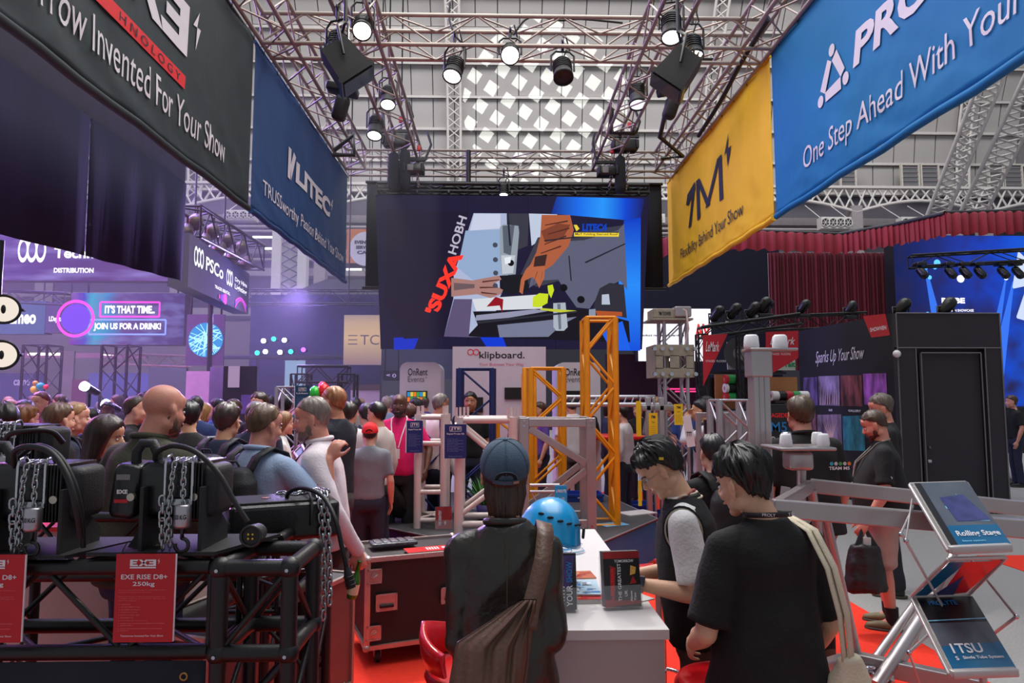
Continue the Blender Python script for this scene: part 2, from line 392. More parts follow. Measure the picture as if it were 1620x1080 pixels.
# roof-light windows on the slope above the girder
m_wfr = mat('window_frame_cream', (196, 190, 180), .6); m_wgl = mat('window_louvre_grey', (104, 106, 108), .35, var=.2, vs=30, stretch=(1, 1, 30))
wi = 1
for a, b in ((1252, 1272), (1284, 1304), (1331, 1351), (1428, 1451), (1459, 1482), (1566, 1584), (1590, 1614)):
 p0, p1 = P(a, 296, 43.9), P(b, 262, 43.9)
 w = struct('window_%d' % wi, MB().bb((p0.x, 43.9, p0.z), (p1.x, 44, p1.z)), m_wgl); wi += 1
 f = MB(); t = .1
 f.bb((p0.x-t, 43.8, p0.z-t), (p1.x+t, 44, p0.z)); f.bb((p0.x-t, 43.8, p1.z), (p1.x+t, 44, p1.z+t)); f.bb((p0.x-t, 43.8, p0.z), (p0.x, 44, p1.z)); f.bb((p1.x, 43.8, p0.z), (p1.x+t, 44, p1.z))
 f.build('window_frame', m_wfr, w)
 for i in range(5):
  z = p0.z+(p1.z-p0.z)*(i+.5)/5; MB().box((p0.x*.5+p1.x*.5, 43.86, z), (p1.x-p0.x, .04, .1), (.5, 0, 0)).build('slat', m_mezl, w)
# four-fan vent boxes
m_fan = mat('fan_dark', (60, 60, 66), .5)
for px0, px1, py0, py1, lab in ((1300, 1347, 361, 343, 'white box with four round fans above the red pelmet, left one'), (1427, 1476, 361, 343, 'white box with four round fans above the red pelmet, right one'), (354, 404, 348, 332, 'white box with four round fans below the black banner corner'), (1034, 1052, 352, 338, 'white fan box in the gap between big screen and yellow banner')):
 p0, p1 = P(px0, py0, 40), P(px1, py1, 40); v = thing('vent_box', lab, 'vent', ((p0.x+p1.x)/2, 40, p0.z))
 MB().bb((p0.x, 40, p0.z), (p1.x, 40.6, p1.z)).build('housing', m_iron, v)
 nf = 4 if px1-px0 > 30 else 1
 for i in range(nf):
  cx = p0.x+(p1.x-p0.x)*(i+.5)/nf; cz = (p0.z+p1.z)/2; rr = (p1.z-p0.z)*.36
  f = MB().cyl((cx, 40.02, cz), (cx, 39.97, cz), rr, n=18); f.build('fan', m_fan, v)
  g = MB().tube([(cx+rr*math.cos(a), 39.95, cz+rr*math.sin(a)) for a in [2*PI*j/16 for j in range(16)]], .03, 5, closed=True)
  for a in (0, PI/3, 2*PI/3): g.cyl((cx-rr*math.cos(a), 39.95, cz-rr*math.sin(a)), (cx+rr*math.cos(a), 39.95, cz+rr*math.sin(a)), .02, n=4)
  g.build('guard', m_iron, v)
 # hangers
 for x in (p0.x+.1, p1.x-.1): MB().cyl((x, 40.3, p1.z), (x, 42.3, 14.0), .03, n=5).build('hanger', m_iron, v)
# big pale lattice column at the left
c0, c1 = P(428, 462, 34), P(486, 355, 34); cw = c1.x-c0.x; col_ = thing('trim_column', None, None, (c0.x+cw/2, 34, 0), kind='structure')
for s_, wd in ((c0.x, .45), (c1.x-.45, .45)): MB().bb((s_, 34, 0), (s_+wd, 34.5, 14)).build('flange', m_iron, col_)
MB().bb((c0.x+.4, 34.35, 0), (c1.x-.4, 34.4, 14)).build('web', m_iron, col_)
br = MB()
for i in range(28):
 z = i*.5; br.cyl((c0.x+.42, 34.2, z), (c1.x-.42, 34.2, z+.5), .04, n=5); br.cyl((c1.x-.42, 34.2, z), (c0.x+.42, 34.2, z+.5), .04, n=5)
br.build('lattice', m_mez, col_, kind='stuff')
# strip lights and pipe runs on the mezzanine
gl_w = glow('tube_light_white', (255, 246, 230), 2.2)
for px0, px1, py, lab in ((400, 432, 375, 'white strip light under the mezzanine left of the pale lattice column'), (548, 572, 426, 'white strip light beside the orange event sign'), (592, 600, 372, 'short white strip light at the edge of the black backdrop'), (418, 436, 393, 'dim strip light on the mezzanine beside the lattice column')):
 a, b = P(px0, py, 41), P(px1, py, 41)
 sl_ = thing('strip_light', lab, 'light', (a+b)/2); MB().box((a+b)/2, (b.x-a.x, .1, .12)).build('tube', gl_w, sl_)
 for q in (a, b): MB().cyl(q, (q.x, 43.3, q.z+.05), .02, n=5).build('bracket', m_iron, sl_)
for z in (10.4, 12.2, 12.5): struct('trim_pipe', MB().cyl((-30, 42.6, z), (30, 42.6, z), .1, n=6), m_mezl)
# lower enclosing partitions at the far end of the floor, dim booths behind the crowd
m_pinkw = mat('pink_grey_partition', (120, 104, 118), .8, var=.1, vs=.6)
struct('wall_partition', MB().bb((-40, 38, 0), (-8, 38.2, 6.0)), m_pinkw)
struct('wall_partition_right', MB().bb((-8, 38, 0), (40, 38.2, 6.0)), mat('dark_partition', (42, 42, 52), .8))

# ================================================ BANNERS
def cloth_mat(name, c, var=.04):
 return mat(name, c, .72, var=var, vs=2.0, bump=.35, bs=3.0, stretch=(1, 1, .55), bdist=.05)
def banner(label, X, side, ya, yb, c, name, grommets=True):
 """hangs in the plane x = X; side +1 faces +x. local x runs along the face, y up from the hem"""
 Ln = abs(yb-ya); z0, H = 4.0, 1.98
 pl = Plane((X, ya, z0), (0, 1 if side > 0 else -1, 0), (0, 0, 1)); root = thing('hanging_banner', label, 'banner', (X, (ya+yb)/2, z0))
 seed = random.random()*50
 def wv(x, y):                       # folds: shallow swags above the hem, slight vertical waves
  k = max(0, 1-y/1.1); f = min(1, min(x, Ln-x)/.25+.15)
  return f*(.016*mnoise.noise(Vector((x*.8+seed, y*.9, 0)))+.018*k*mnoise.noise(Vector((x*2.6+y*3.2+seed, y*4.2, 3)))+.008*k*mnoise.noise(Vector((x*7+seed, y*9-x*3, 5)))+.006*math.sin(x*5.1+seed+y))
 nx, ny = int(Ln/.05), 40; mb = MB(); vs = [pl.p(Ln*i/nx, H*j/ny, wv(Ln*i/nx, H*j/ny)) for j in range(ny+1) for i in range(nx+1)]
 mb.add(vs, [(j*(nx+1)+i, j*(nx+1)+i+1, (j+1)*(nx+1)+i+1, (j+1)*(nx+1)+i) for j in range(ny) for i in range(nx)], 0, True)
 mc = cloth_mat(name, c); cl = mb.build('cloth', mc, root); cl.modifiers.new('s', 'SOLIDIFY').thickness = .004
 MB().tube([pl.p(Ln*i/20, -.035+.01*math.sin(i*1.9), 0) for i in range(21)], .036, 10).build('hem_pole', mc, root)
 MB().cyl(pl.p(-.01, H-.02, -.01), pl.p(Ln+.01, H-.02, -.01), .022, n=8).build('top_hem', mc, root)
 for i in range(int(Ln/.5)):
  MB().tube([pl.p(.25+i*.5, H-.06, .012), pl.p(.25+i*.5, H+.05, .02), pl.p(.25+i*.5, H+.05, -.04)], .006, 5).build('cable_tie', m_blk2, root)
 return root, pl, wv, Ln
m_white = mat('print_white', (225, 222, 228), .7, var=.02); m_navyp = mat('print_navy', (38, 42, 58), .7, var=.02)
# EXE banner (black green)
bn, pl, wv, Ln = banner('black banner with white slogan and red bar hanging at upper left', -2.8, 1, -.3, 7.62, (42, 54, 58), 'banner_black')
fx = lambda y: y+.3; LW = dict(warp=wv, d=.012)
text(pl, 'Tomorrow Invented For Your Show', fx(3.46), .23, 3.46, .27, m_white, bn, **LW)
def exe_logo(pl, x, y, w, h, m, par, warp=None, d=.003, bar=True, barm=None, flick=True):
 mb = MB(); sl = h*.16; k = w/3.35
 def rect(x0, y0, x1, y1, s0=0, s1=0): mb.poly([pl.p(a, b, d+(warp(a, b) if warp else 0)) for a, b in [(x+x0*k+s0*k, y+y0*h), (x+x1*k+s1*k, y+y0*h), (x+x1*k, y+y1*h), (x+x0*k, y+y1*h)]])
 rect(0, 0, .36, 1); rect(.36, 0, 1.0, .24, 0, .1); rect(.36, .39, .9, .61); rect(.36, .76, 1.1, 1, 0, -.1)
 for a, b in (((1.15, 1), (2.1, 0)), ((2.1, 1), (1.15, 0))):
  mb.poly([pl.p(q, r_, d+(warp(q, r_) if warp else 0)) for q, r_ in [(x+(a[0])*k, y+a[1]*h), (x+(a[0]+.4)*k, y+a[1]*h), (x+(b[0]+.4)*k, y+b[1]*h), (x+b[0]*k, y+b[1]*h)]][::(-1 if a[1] == 1 else 1)])
 o = 2.5
 rect(o+.64-.0, 0, o+1.0, 1); rect(o-.1, 0, o+.64, .24, .1, 0); rect(o+.1, .39, o+.64, .61); rect(o-.1, .76, o+.64, 1, 0, 0)
 if flick:
  mb.poly([pl.p(x+a*k, y+(b+.15)*h, d+(warp(x, y) if warp else 0)) for a, b in [(3.68, .60), (3.95, 1.0), (3.86, .66)]]); mb.poly([pl.p(x+a*k, y+(b+.15)*h, d+(warp(x, y) if warp else 0)) for a, b in [(3.68, .60), (3.86, .66), (3.98, .66)]]); mb.poly([pl.p(x+a*k, y+(b+.15)*h, d+(warp(x, y) if warp else 0)) for a, b in [(3.86, .66), (4.02, .66), (3.82, .15)]])
 mb.build('logo', m, par)
 if bar: shape(pl, [(x, y-.34*h), (x+3.5*k, y-.34*h), (x+3.5*k, y-.12*h), (x, y-.12*h)], barm or m, par, d=d, warp=warp, name='logo_bar')
exe_logo(pl, fx(4.4), .90, 1.6*3.35/3.5, .47, m_white, bn, warp=wv, d=.012, bar=False)
m_redp = mat('print_red', (228, 40, 48), .65, var=.03)
shape(pl, [(fx(4.4), .60), (fx(6.0), .60), (fx(6.0), .72), (fx(4.4), .72)], m_redp, bn, d=.012, warp=wv, name='logo_bar')
text(pl, 'T E C H N O L O G Y', fx(4.5), .625, 1.4, .07, m_navyp, bn, warp=wv, d=.016)
# Litec banner (blue)
bn, pl, wv, Ln = banner('blue banner with white slogan hanging between black banner and big screen', -2.8, 1, 7.70, 12.6, (34, 72, 124), 'banner_blue')
fx = lambda y: y-7.70; LW = dict(warp=wv, d=.012)
text(pl, 'TRUSSworthy Passion Behind Your Show', fx(8.08), .21, 4.25, .24, m_white, bn, **LW)
text(pl, 'LITEC', fx(9.35), .82, 1.95, .30, m_white, bn, bold=.045, **LW)
mb = MB(); sx = fx(9.0); q = lambda a, b: pl.p(sx+a, .78+b, .012+wv(sx+a, .8+b))
mb.poly([q(0, .0), q(.12, .0), q(.12, .42), q(0, .42)]); mb.poly([q(.16, .0), q(.32, .38), q(.22, .42), q(.12, .2)]); mb.build('logo', m_white, bn)
text(pl, '4', fx(11.36), 1.0, .13, .2, m_white, bn, shear=.3, **LW)
# yellow banner
bn, pl, wv, Ln = banner('yellow banner with dark angular letters hanging right of the big screen', 3.3, -1, 12.85, 7.9, (242, 194, 24), 'banner_yellow')
fx = lambda y: 12.85-y; LW = dict(warp=wv, d=.012)
text(pl, 'Flexibility Behind Your Show', fx(11.95), .22, 3.05, .25, m_navyp, bn, **LW)
mb = MB()
def stroke(pts, w=.14):
 for (x0, y0), (x1, y1) in zip(pts, pts[1:]):
  mb.poly([pl.p(a, b, .012+wv(a, b)) for a, b in [(x0-w/2, y0), (x0+w/2, y0), (x1+w/2, y1), (x1-w/2, y1)]][::(1 if y1 > y0 else -1)])
X_ = fx(11.45); stroke([(X_+.08, .72), (X_+.42, 1.36)]); mb.poly([pl.p(a, b, .012+wv(a, b)) for a, b in [(X_-.1, 1.16), (X_+.02, 1.12), (X_+.48, 1.26), (X_+.46, 1.40), (X_-.02, 1.32)]])
stroke([(X_+.62, .72), (X_+.62, 1.38)], .17); stroke([(X_+1.12, .80), (X_+.66, 1.36)], .15); stroke([(X_+1.05, .80), (X_+1.66, 1.38)], .15); stroke([(X_+1.72, .72), (X_+1.72, 1.38)], .17)
mb.poly([pl.p(a, b, .012+wv(a, b)) for a, b in [(X_+1.92, 1.30), (X_+2.1, 1.58), (X_+2.06, 1.36)]]); mb.poly([pl.p(a, b, .012+wv(a, b)) for a, b in [(X_+2.02, 1.36), (X_+2.2, 1.36), (X_+2.04, 1.10)]])
mb.build('logo', m_navyp, bn)
# cyan banner
bn, pl, wv, Ln = banner('cyan blue banner with white slogan hanging at upper right', 3.3, -1, 7.83, .4, (0, 118, 176), 'banner_cyan')
fx = lambda y: 7.83-y; LW = dict(warp=wv, d=.012)
text(pl, 'One Step Ahead With Your Show', fx(7.07), .20, 3.75, .30, m_white, bn, shear=.12, **LW)
text(pl, 'PROLYTE', fx(6.0), .86, 2.6, .33, m_white, bn, bold=.035, shear=.15, **LW)
mb = MB(); tx = fx(6.72); A_, B_, C_ = (tx+.06, .84), (tx+.34, 1.24), (tx+.58, .84)
def limb(p, q, w):
 l = math.hypot(q[0]-p[0], q[1]-p[1]); nx, ny = -(q[1]-p[1])/l*w/2, (q[0]-p[0])/l*w/2; s0, s1 = .18, .80
 e = lambda t: (p[0]+(q[0]-p[0])*t, p[1]+(q[1]-p[1])*t); a, b = e(s0), e(s1)
 mb.poly([pl.p(u, v, .012+wv(u, v)) for u, v in [(a[0]+nx, a[1]+ny), (a[0]-nx, a[1]-ny), (b[0]-nx*.8, b[1]-ny*.8), (b[0]+nx*.8, b[1]+ny*.8)]])
limb(A_, B_, .12); limb(B_, C_, .12); limb(C_, A_, .12)
for c_ in (A_, B_, C_): mb.poly([pl.p(u, v, .012+wv(u, v)) for u, v in disc_pts(c_[0], c_[1], .06, 18)])
mb.build('logo', m_white, bn)

# ================================================ OVERHEAD TRUSS GRID
m_alu = mat('truss_aluminium', (158, 146, 138), .42, .55, var=.08, vs=3)
m_alu2 = mat('bright_aluminium', (184, 184, 190), .33, .75, var=.06, vs=4, stretch=(1, 1, .1))
s = .36; zc = 6.13
G = 'long booth trusses running towards the screen'
truss('overhead_truss', 'left outer overhead truss above the two left banners', (-2.55, 1.0, zc), (-2.55, 12.1, zc), s, s, m_alu, group=G, pitch=.42)
truss('overhead_truss', 'right outer overhead truss above the yellow and cyan banners', (3.08, 1.0, zc), (3.08, 12.1, zc), s, s, m_alu, group=G, pitch=.42)
truss('overhead_truss', 'left inner overhead truss with spotlights over the aisle to the screen', (-1.55, 1.0, zc), (-1.55, 12.1, zc), s, s, m_alu, group=G, pitch=.42)
truss('overhead_truss', 'right inner overhead truss with spotlights and chain hoist', (1.92, 1.0, zc), (1.92, 12.1, zc), s, s, m_alu, group=G, pitch=.42)
truss('cross_truss', 'nearer cross truss carrying three spotlights in the middle', (-2.75, 7.88, zc), (3.28, 7.88, zc), s, s, m_alu, pitch=.52)
truss('cross_truss', 'far cross truss above the big screen', (-2.75, 12.3, zc), (3.28, 12.3, zc), s, s, m_alu, pitch=.5)
truss('cross_truss', 'cross truss at the near end of the grid, mostly out of frame', (-2.75, .82, zc), (3.28, .82, zc), s, s, m_alu, pitch=.5)
# haze hanging over the left and rear stands
hz_m = bpy.data.materials.new('haze'); hz_m.use_nodes = True; nt = hz_m.node_tree; nt.nodes.remove(nt.nodes['Principled BSDF'])
vs_ = nt.nodes.new('ShaderNodeVolumeScatter'); vs_.inputs['Density'].default_value = .014; vs_.inputs['Anisotropy'].default_value = .2; vs_.inputs['Color'].default_value = (.9, .9, .95, 1); nt.links.new(vs_.outputs[0], nt.nodes['Material Output'].inputs['Volume'])
MB().bb((-18, 9, .02), (-.9, 24, 6.5)).build('haze', hz_m, None, label='thin violet lit stage haze over the left and rear stands', cat='haze', kind='stuff')

# ================================================ PEOPLE: one continuous skin body per figure, clothes and hair as its children
S2 = bpy.data.scenes.new('tmp_scene')
def remesh(mb, voxel, name, m, parent, smooth=2, disp=None, sel=None):
 me = mb.mesh(name, m); o = bpy.data.objects.new('tmp', me); S2.collection.objects.link(o)
 r = o.modifiers.new('r', 'REMESH'); r.mode = 'VOXEL'; r.voxel_size = voxel; r.use_smooth_shade = True
 if smooth: q = o.modifiers.new('s', 'SMOOTH'); q.factor = .5; q.iterations = smooth
 vl = S2.view_layers[0]; vl.update(); dg = vl.depsgraph
 me2 = bpy.data.meshes.new_from_object(o.evaluated_get(dg)); bpy.data.objects.remove(o); bpy.data.meshes.remove(me)
 if not me2.materials: me2.materials.append(m)
 if disp:
  n = len(me2.vertices); co = np.empty(n*3, 'f'); me2.vertices.foreach_get('co', co); co = co.reshape(-1, 3)
  nr = np.empty(n*3, 'f'); me2.vertex_normals.foreach_get('vector', nr); nr = nr.reshape(-1, 3)
  co = co+nr*disp(co)[:, None]; me2.vertices.foreach_set('co', co.astype('f').ravel()); me2.update()
 me2.name = name
 for p in me2.polygons: p.use_smooth = True
 return link(name, me2, parent)
def folds(amp=.004, f=9, seed=0, dirz=.5):
 rs = np.random.RandomState(seed)
 D = rs.normal(size=(7, 3))*np.array([1, 1, dirz]); D /= np.linalg.norm(D, axis=1)[:, None]; ph = rs.rand(7)*6.28; fr = f*(1+rs.rand(7)*1.6)
 def g(c):
  w = np.stack([np.sin(c[:, 1]*7+ph[0]), np.sin(c[:, 2]*6+ph[1]), np.sin(c[:, 0]*7+ph[2])], 1)*.05; q = c+w; o = 0
  for d, p, k in zip(D, ph, fr): o = o+(1-np.abs(np.sin((q@d)*k+p+1.2*np.sin(q[:, 2]*5+p)))*1.4)
  return (amp*o/2.6).astype('f')
 return g
SKIN = {'pale': (214, 160, 138), 'pink': (204, 140, 120), 'tan': (188, 128, 100), 'olive': (196, 148, 116), 'dark': (92, 58, 44), 'asian': (206, 160, 130)}
def skin_mat(k): return mat('skin_'+k, SKIN[k], .5, var=.07, vs=18, bump=.08, bs=120, spec=.4)
def hair_mat(c): return mat('hair_%02x%02x%02x' % tuple(c), c, .42, var=.45, vs=60, stretch=(1, 1, .12), bump=.5, bs=160, bdist=.004)
def cloth(c, kind='cotton'):
 n = '%s_%02x%02x%02x' % ((kind,)+tuple(c))
 if kind == 'leather': return mat(n, c, .33, var=.12, vs=9, bump=.25, bs=60, spec=.55, coat=.0)
 if kind == 'denim': return mat(n, c, .85, var=.16, vs=14, bump=.3, bs=200)
 if kind == 'knit': return mat(n, c, .9, var=.12, vs=40, bump=.8, bs=260)
 return mat(n, c, .88, var=.07, vs=8, bump=.25, bs=90)
m_eye = mat('eye_white', (225, 220, 215), .2, var=0); m_iris = mat('iris_brown', (40, 26, 18), .15, var=0)
def hand(mb, w, d, nrm, side=1, curl=25, s=1.0, spread=1.0, fine=True):
 """w wrist, d finger direction, nrm back-of-hand normal, side: thumb on +/- (d x nrm)"""
 w = Vector(w); d = Vector(d).normalized(); nrm = Vector(nrm); nrm = (nrm-d*nrm.dot(d)).normalized(); t = d.cross(nrm)*side
 M = Matrix((t, d, nrm)).transposed()
 mb.ell(w+d*.048*s, (.041*s, .052*s, .0155*s), M, 14, 10); mb.ell(w+d*.03*s+t*.018*s-nrm*.006*s, (.022*s, .034*s, .016*s), M, 12, 8)
 if not fine:
  for k, (off, ln) in enumerate(((-.026, .06), (-.009, .072), (.009, .076), (.026, .068))):
   a = w+d*.088*s+t*off*s; q = Matrix.Rotation(R(-curl*1.4)*side, 3, t) @ d; mb.cap(a-d*.02*s, a+q*ln*s, .0105*s, .008*s, 8)
  mb.cap(w+d*.03*s+t*.03*s, w+d*.075*s+t*.058*s-nrm*.01*s, .012*s, .009*s, 8); return
 for k, (off, ln, fw) in enumerate(((-.030, .062, -.14), (-.011, .076, -.04), (.010, .082, .03), (.030, .073, .12))):
  a = w+d*(.086-.006*abs(k-1.7))*s+t*off*s; q = (d+t*fw*spread).normalized(); mb.cap(w+d*.03*s+t*off*.6*s, a, .0098*s, .0098*s, 8)
  r = .0092*s; ax = q.cross(nrm).normalized()
  for j, (fr, mul) in enumerate(((.46, 1), (.31, 1.2), (.23, .9))):
   q = Matrix.Rotation(R(-curl*mul), 3, ax) @ q; b = a+q*ln*fr*s; mb.cap(a, b, r, r*.9, 8); a = b; r *= .9
 a = w+d*.022*s+t*.026*s-nrm*.004*s; q = (d*.75+t*.72-nrm*.25).normalized(); r = .0125*s
 for fr in (.038, .030, .024):
  b = a+q*fr*s; mb.cap(a, b, r, r*.88, 8); a = b; r *= .88; q = (q+d*.28-t*.22-nrm*.1*(curl/30)).normalized()
def head_mb(mb, M, s=1.0, fat=0, ear=True):
 T = lambda x, y, z: M @ Vector((x*s, y*s, z*s)); R3 = M.to_3x3()
 e = lambda c, r, nu=18, nv=12, rot=None: mb.ell(T(*c), tuple(q*s for q in r), R3 @ rot if rot is not None else R3, nu, nv)
 e((0, -.012, .035), (.074, .092, .082), 24, 16); e((0, .022, -.025), (.060+fat, .064, .072)); e((0, .030, -.07), (.047+fat, .048, .036)); e((0, .062, -.098), (.024, .022, .019))
 e((0, .064, .024), (.050, .020, .011)); e((0, .058, .05), (.052, .030, .035))
 for sg in (-1, 1):
  e((sg*.034, .056, -.032), (.022+fat*.5, .026, .022)); e((sg*.052, .0, -.062), (.016+fat, .035, .03))
  if ear:
   rt = Euler((R(12), 0, sg*R(18))).to_matrix(); e((sg*.078, -.004, -.006), (.0075, .0185, .031), 12, 10, rt); e((sg*.080, -.004, -.034), (.006, .010, .012), 10, 8, rt)
 mb.cap(T(0, .080, .014), T(0, .101, -.024), .0075*s, .0115*s, 10); e((0, .096, -.030), (.0175, .013, .009), 12, 8)
 mb.cap(T(-.016, .086, -.062), T(.016, .086, -.062), .0065*s, .0065*s, 8)
def face_parts(M, s, skin, root, brow=(50, 34, 26), lip=None):
 T = lambda x, y, z: M @ Vector((x*s, y*s, z*s)); R3 = M.to_3x3()
 for sg in (-1, 1):
  e = MB().ell(T(sg*.031, .0735, .001), (.0125*s, .008*s, .0068*s), R3, 12, 8).build('eye', m_eye, root)
  MB().ell(T(sg*.031, .0800, .001), (.0052*s, .0030*s, .0052*s), R3, 10, 6).build('iris', m_iris, e)
  MB().tube([T(sg*.014, .082, .019), T(sg*.03, .0815, .0235), T(sg*.047, .070, .019)], .0034*s, 6).build('eyebrow', hair_mat(brow), root)
 MB().ell(T(0, .0905, -.0625), (.021*s, .007*s, .006*s), R3, 12, 6).build('lips', mat('lips', lip or (176, 96, 88), .45, var=.05), root)
HAIRCTL = {'short': dict(e=(26, 20, -8, -24, -36), hang=(0, 0, 0, .034, .058), t=.015), 'crop': dict(e=(32, 24, -8, -24, -34), hang=(0, 0, 0, .03, .048), t=.006),
   'mop': dict(e=(16, 14, -2, -24, -34), hang=(0, 0, .0, .036, .066), t=.021), 'bowl': dict(e=(10, 8, -2, -22, -30), hang=(.0, .0, .0, .038, .074), t=.021),
   'bob': dict(e=(26, 14, -8, -20, -20), hang=(0, .02, .09, .12, .13), t=.020), 'long': dict(e=(30, 16, -8, -16, -16), hang=(0, .03, .24, .30, .33), t=.022),
   'curly': dict(e=(18, 12, -4, -24, -32), hang=(0, 0, .01, .03, .05), t=.036), 'bald_ring': dict(e=(52, 34, -8, -22, -34), hang=(0, 0, 0, .03, .048), t=.006), 'under_cap': dict(e=(0, -4, -10, -20, -22), hang=(0, 0, .07, .12, .15), t=.006)}
def hair(M, s, style, c, root, seed=0, nu=56, nv=18, rough=1.0, name='hair', tip=None):
 H = HAIRCTL[style]; az = (0, 50, 92, 118, 180); mb = MB(); rr = (.0765, .0945, .0855); nz = .0015 if style == 'under_cap' else .007 if style in ('short', 'mop', 'bowl') else (.012 if style == 'curly' else .004)
 outer, inner = [], []
 for i in range(nu):
  u = 360*i/nu; au = min(u, 360-u); ee = np.interp(au, az, H['e']); hg = np.interp(au, az, H['hang'])*(1+.18*mnoise.noise(Vector((i*.9, seed, 0)))); ur = R(u); jg = mnoise.noise(Vector((i*.71, seed, 5)))+.7*mnoise.noise(Vector((i*1.9, seed, 9))); ee = ee+(7 if au > 60 else 9)*jg; hg = hg+(.014*jg if hg > .008 else 0); hg = max(hg, 0)
  dx, dy = -math.sin(ur), math.cos(ur); e0 = max(ee, -22); arc = .085*R(90-e0); tot = arc+hg
  for j in range(nv+1):
   v = j/nv; l = v*tot
   if style == 'curly': k = 1+.0
   if l <= arc or hg < 1e-4: e = R(90-(90-e0)*(l/arc if hg > 1e-4 else v)); drop = 0
   else: e = R(e0); drop = l-arc
   th = H['t']*(math.sin(min(1, (1-v)*(2.6 if au < 60 or style in ('bob', 'long', 'under_cap', 'curly') else 1.35)+.08)*PI/2))*(1.0 if au > 30 else .85)
   f = 7 if style == 'curly' else 11
   th *= max(.25, 1-drop*7) if style in ('short', 'crop', 'mop', 'bowl') else 1; th += nz*rough*mnoise.noise(Vector((dx*f+seed, dy*f, v*3+seed)))*2+nz*.9*rough*mnoise.noise(Vector((dx*30+seed, dy*30, v*4)))
   if style == 'curly': th += .012*mnoise.noise(Vector((dx*22*math.cos(e), dy*22*math.cos(e), math.sin(e)*22+seed)))
   th = max(th, .0015); k = math.cos(e)
   px, py, pz = dx*(rr[0]+th)*k, dy*(rr[1]+th)*k-.012, (rr[2]+th)*math.sin(e)+.035-drop
   if drop > 0: sh = 1-(min(.16, drop*2.6) if style not in ('long', 'bob', 'under_cap') else drop*(.25 if style == 'long' else .9)); px *= sh; py = (py+.012)*sh-.012
   outer.append(M @ Vector((px*s, py*s, pz*s)))
   kx = dx*rr[0]*.93*k; ky = dy*rr[1]*.93*k-.012; kz = rr[2]*.93*math.sin(e)+.035-drop
   if drop > 0: kx *= sh; ky = (ky+.012)*sh-.012
   inner.append(M @ Vector((kx*s, ky*s, kz*s)))
 n = nv+1; idx = lambda i, j: (i % nu)*n+j; o = len(outer)
 fs = [(idx(i, j), idx(i, j+1), idx(i+1, j+1), idx(i+1, j)) for i in range(nu) for j in range(nv)]
 fs += [(o+idx(i, j), o+idx(i+1, j), o+idx(i+1, j+1), o+idx(i, j+1)) for i in range(nu) for j in range(nv)]
 fs += [(idx(i, nv), o+idx(i, nv), o+idx(i+1, nv), idx(i+1, nv)) for i in range(nu)]
 mb.add(outer+inner, fs, 0, True)
 return mb.build(name, hair_mat(c), root)
def basecap(M, s, c, root):
 cp = MB(); nu, nv = 48, 12; vs = []; rr = (.089, .109, .096)
 for i in range(nu):
  u = 2*PI*i/nu
  for j in range(nv+1):
   e = R(90-(102)*j/nv); th = -.0025*math.exp(-((math.sin(3*u))/.16)**2)*math.cos(e)
   if abs(abs(u-PI)) < .40 and e < R(14)-abs(u-PI)*.3 and e > R(0): pass
   vs.append(M @ (Vector((-math.sin(u)*(rr[0]+th)*math.cos(e), math.cos(u)*(rr[1]+th)*math.cos(e)-.010, (rr[2]+th)*math.sin(e)+.038))*s))
 n = nv+1; mc = cloth(c, 'denim')
 cp.add(vs, [((i % nu)*n+j, (i % nu)*n+j+1, ((i+1) % nu)*n+j+1, ((i+1) % nu)*n+j) for i in range(nu) for j in range(nv)], 0, True)
 cap_o = cp.build('cap', mc, root); cap_o.modifiers.new('s', 'SOLIDIFY').thickness = .004
 for k in range(6):
  u = PI/6+PI/3*k if False else PI/3*k
  MB().tube([M @ (Vector((-math.sin(u)*.0902*math.cos(e), math.cos(u)*.110*math.cos(e)-.010, .0968*math.sin(e)+.038))*s) for e in [R(88-9.4*j) for j in range(11)]], .0012*s, 5).build('seam', mc, cap_o)
 MB().ell(M @ (Vector((0, -.010, .136))*s), (.008*s, .008*s, .004*s), M.to_3x3(), 12, 8).build('button', mc, cap_o)
 # arched opening at the back with its strap
 pts = [M @ (Vector((math.sin(a)*.0945*math.cos(e), -math.cos(a)*.1150*math.cos(e)-.010, .0995*math.sin(e)+.038))*s) for a, e in [(R(t), R(-4+19*math.sqrt(max(0, 1-(t/26)**2)))) for t in range(-26, 27, 4)]]
 MB().poly(pts[::-1]).build('opening', mat('cap_opening_dark', (20, 17, 17), .9), cap_o)
 MB().tube(pts, .002*s, 5).build('opening_edge', mc, cap_o)
 st = MB()
 for i in range(13):
  t = R(-30+5*i); st.v += [tuple(M @ (Vector((math.sin(t)*.0950*math.cos(e), -math.cos(t)*.1156*math.cos(e)-.010, .0995*math.sin(e)+.038))*s)) for e in (R(-13), R(-3.5))]
 for i in range(12): st.f.append((2*i, 2*i+2, 2*i+3, 2*i+1)); st.m.append(0); st.sm.append(True)
 st.build('strap', mc, cap_o)
 q = Plane(M @ (Vector((-.030, -.1205, .026))*s), M.to_3x3() @ Vector((1, .0, 0)), M.to_3x3() @ Vector((0, .15, 1)))
 MB().box(M @ (Vector((.034, -.1195, .025))*s), (.020*s, .003*s, .009*s), M.to_3x3() @ Euler((0, 0, R(18))).to_matrix()).build('buckle', mat('dull_steel', (150, 140, 126), .4, .8), cap_o)
 br = MB(); pts = []
 for i in range(13):
  a = R(-62+i*124/12); pts.append((math.sin(a)*.083, math.cos(a)*.100-.008, .034));
 out = [(x*.92, y+.066*math.cos(R(-80+i*160/12)), z-.012-.010*abs(i-6)/6) for i, (x, y, z) in enumerate(pts)]
 br.v = [tuple(M @ (Vector(q)*s)) for q in pts+out]
 for i in range(12): br.f.append((i, 13+i, 14+i, i+1)); br.m.append(0); br.sm.append(True)
 b = br.build('brim', mc, cap_o); b.modifiers.new('s', 'SOLIDIFY').thickness = .004
 return cap_o
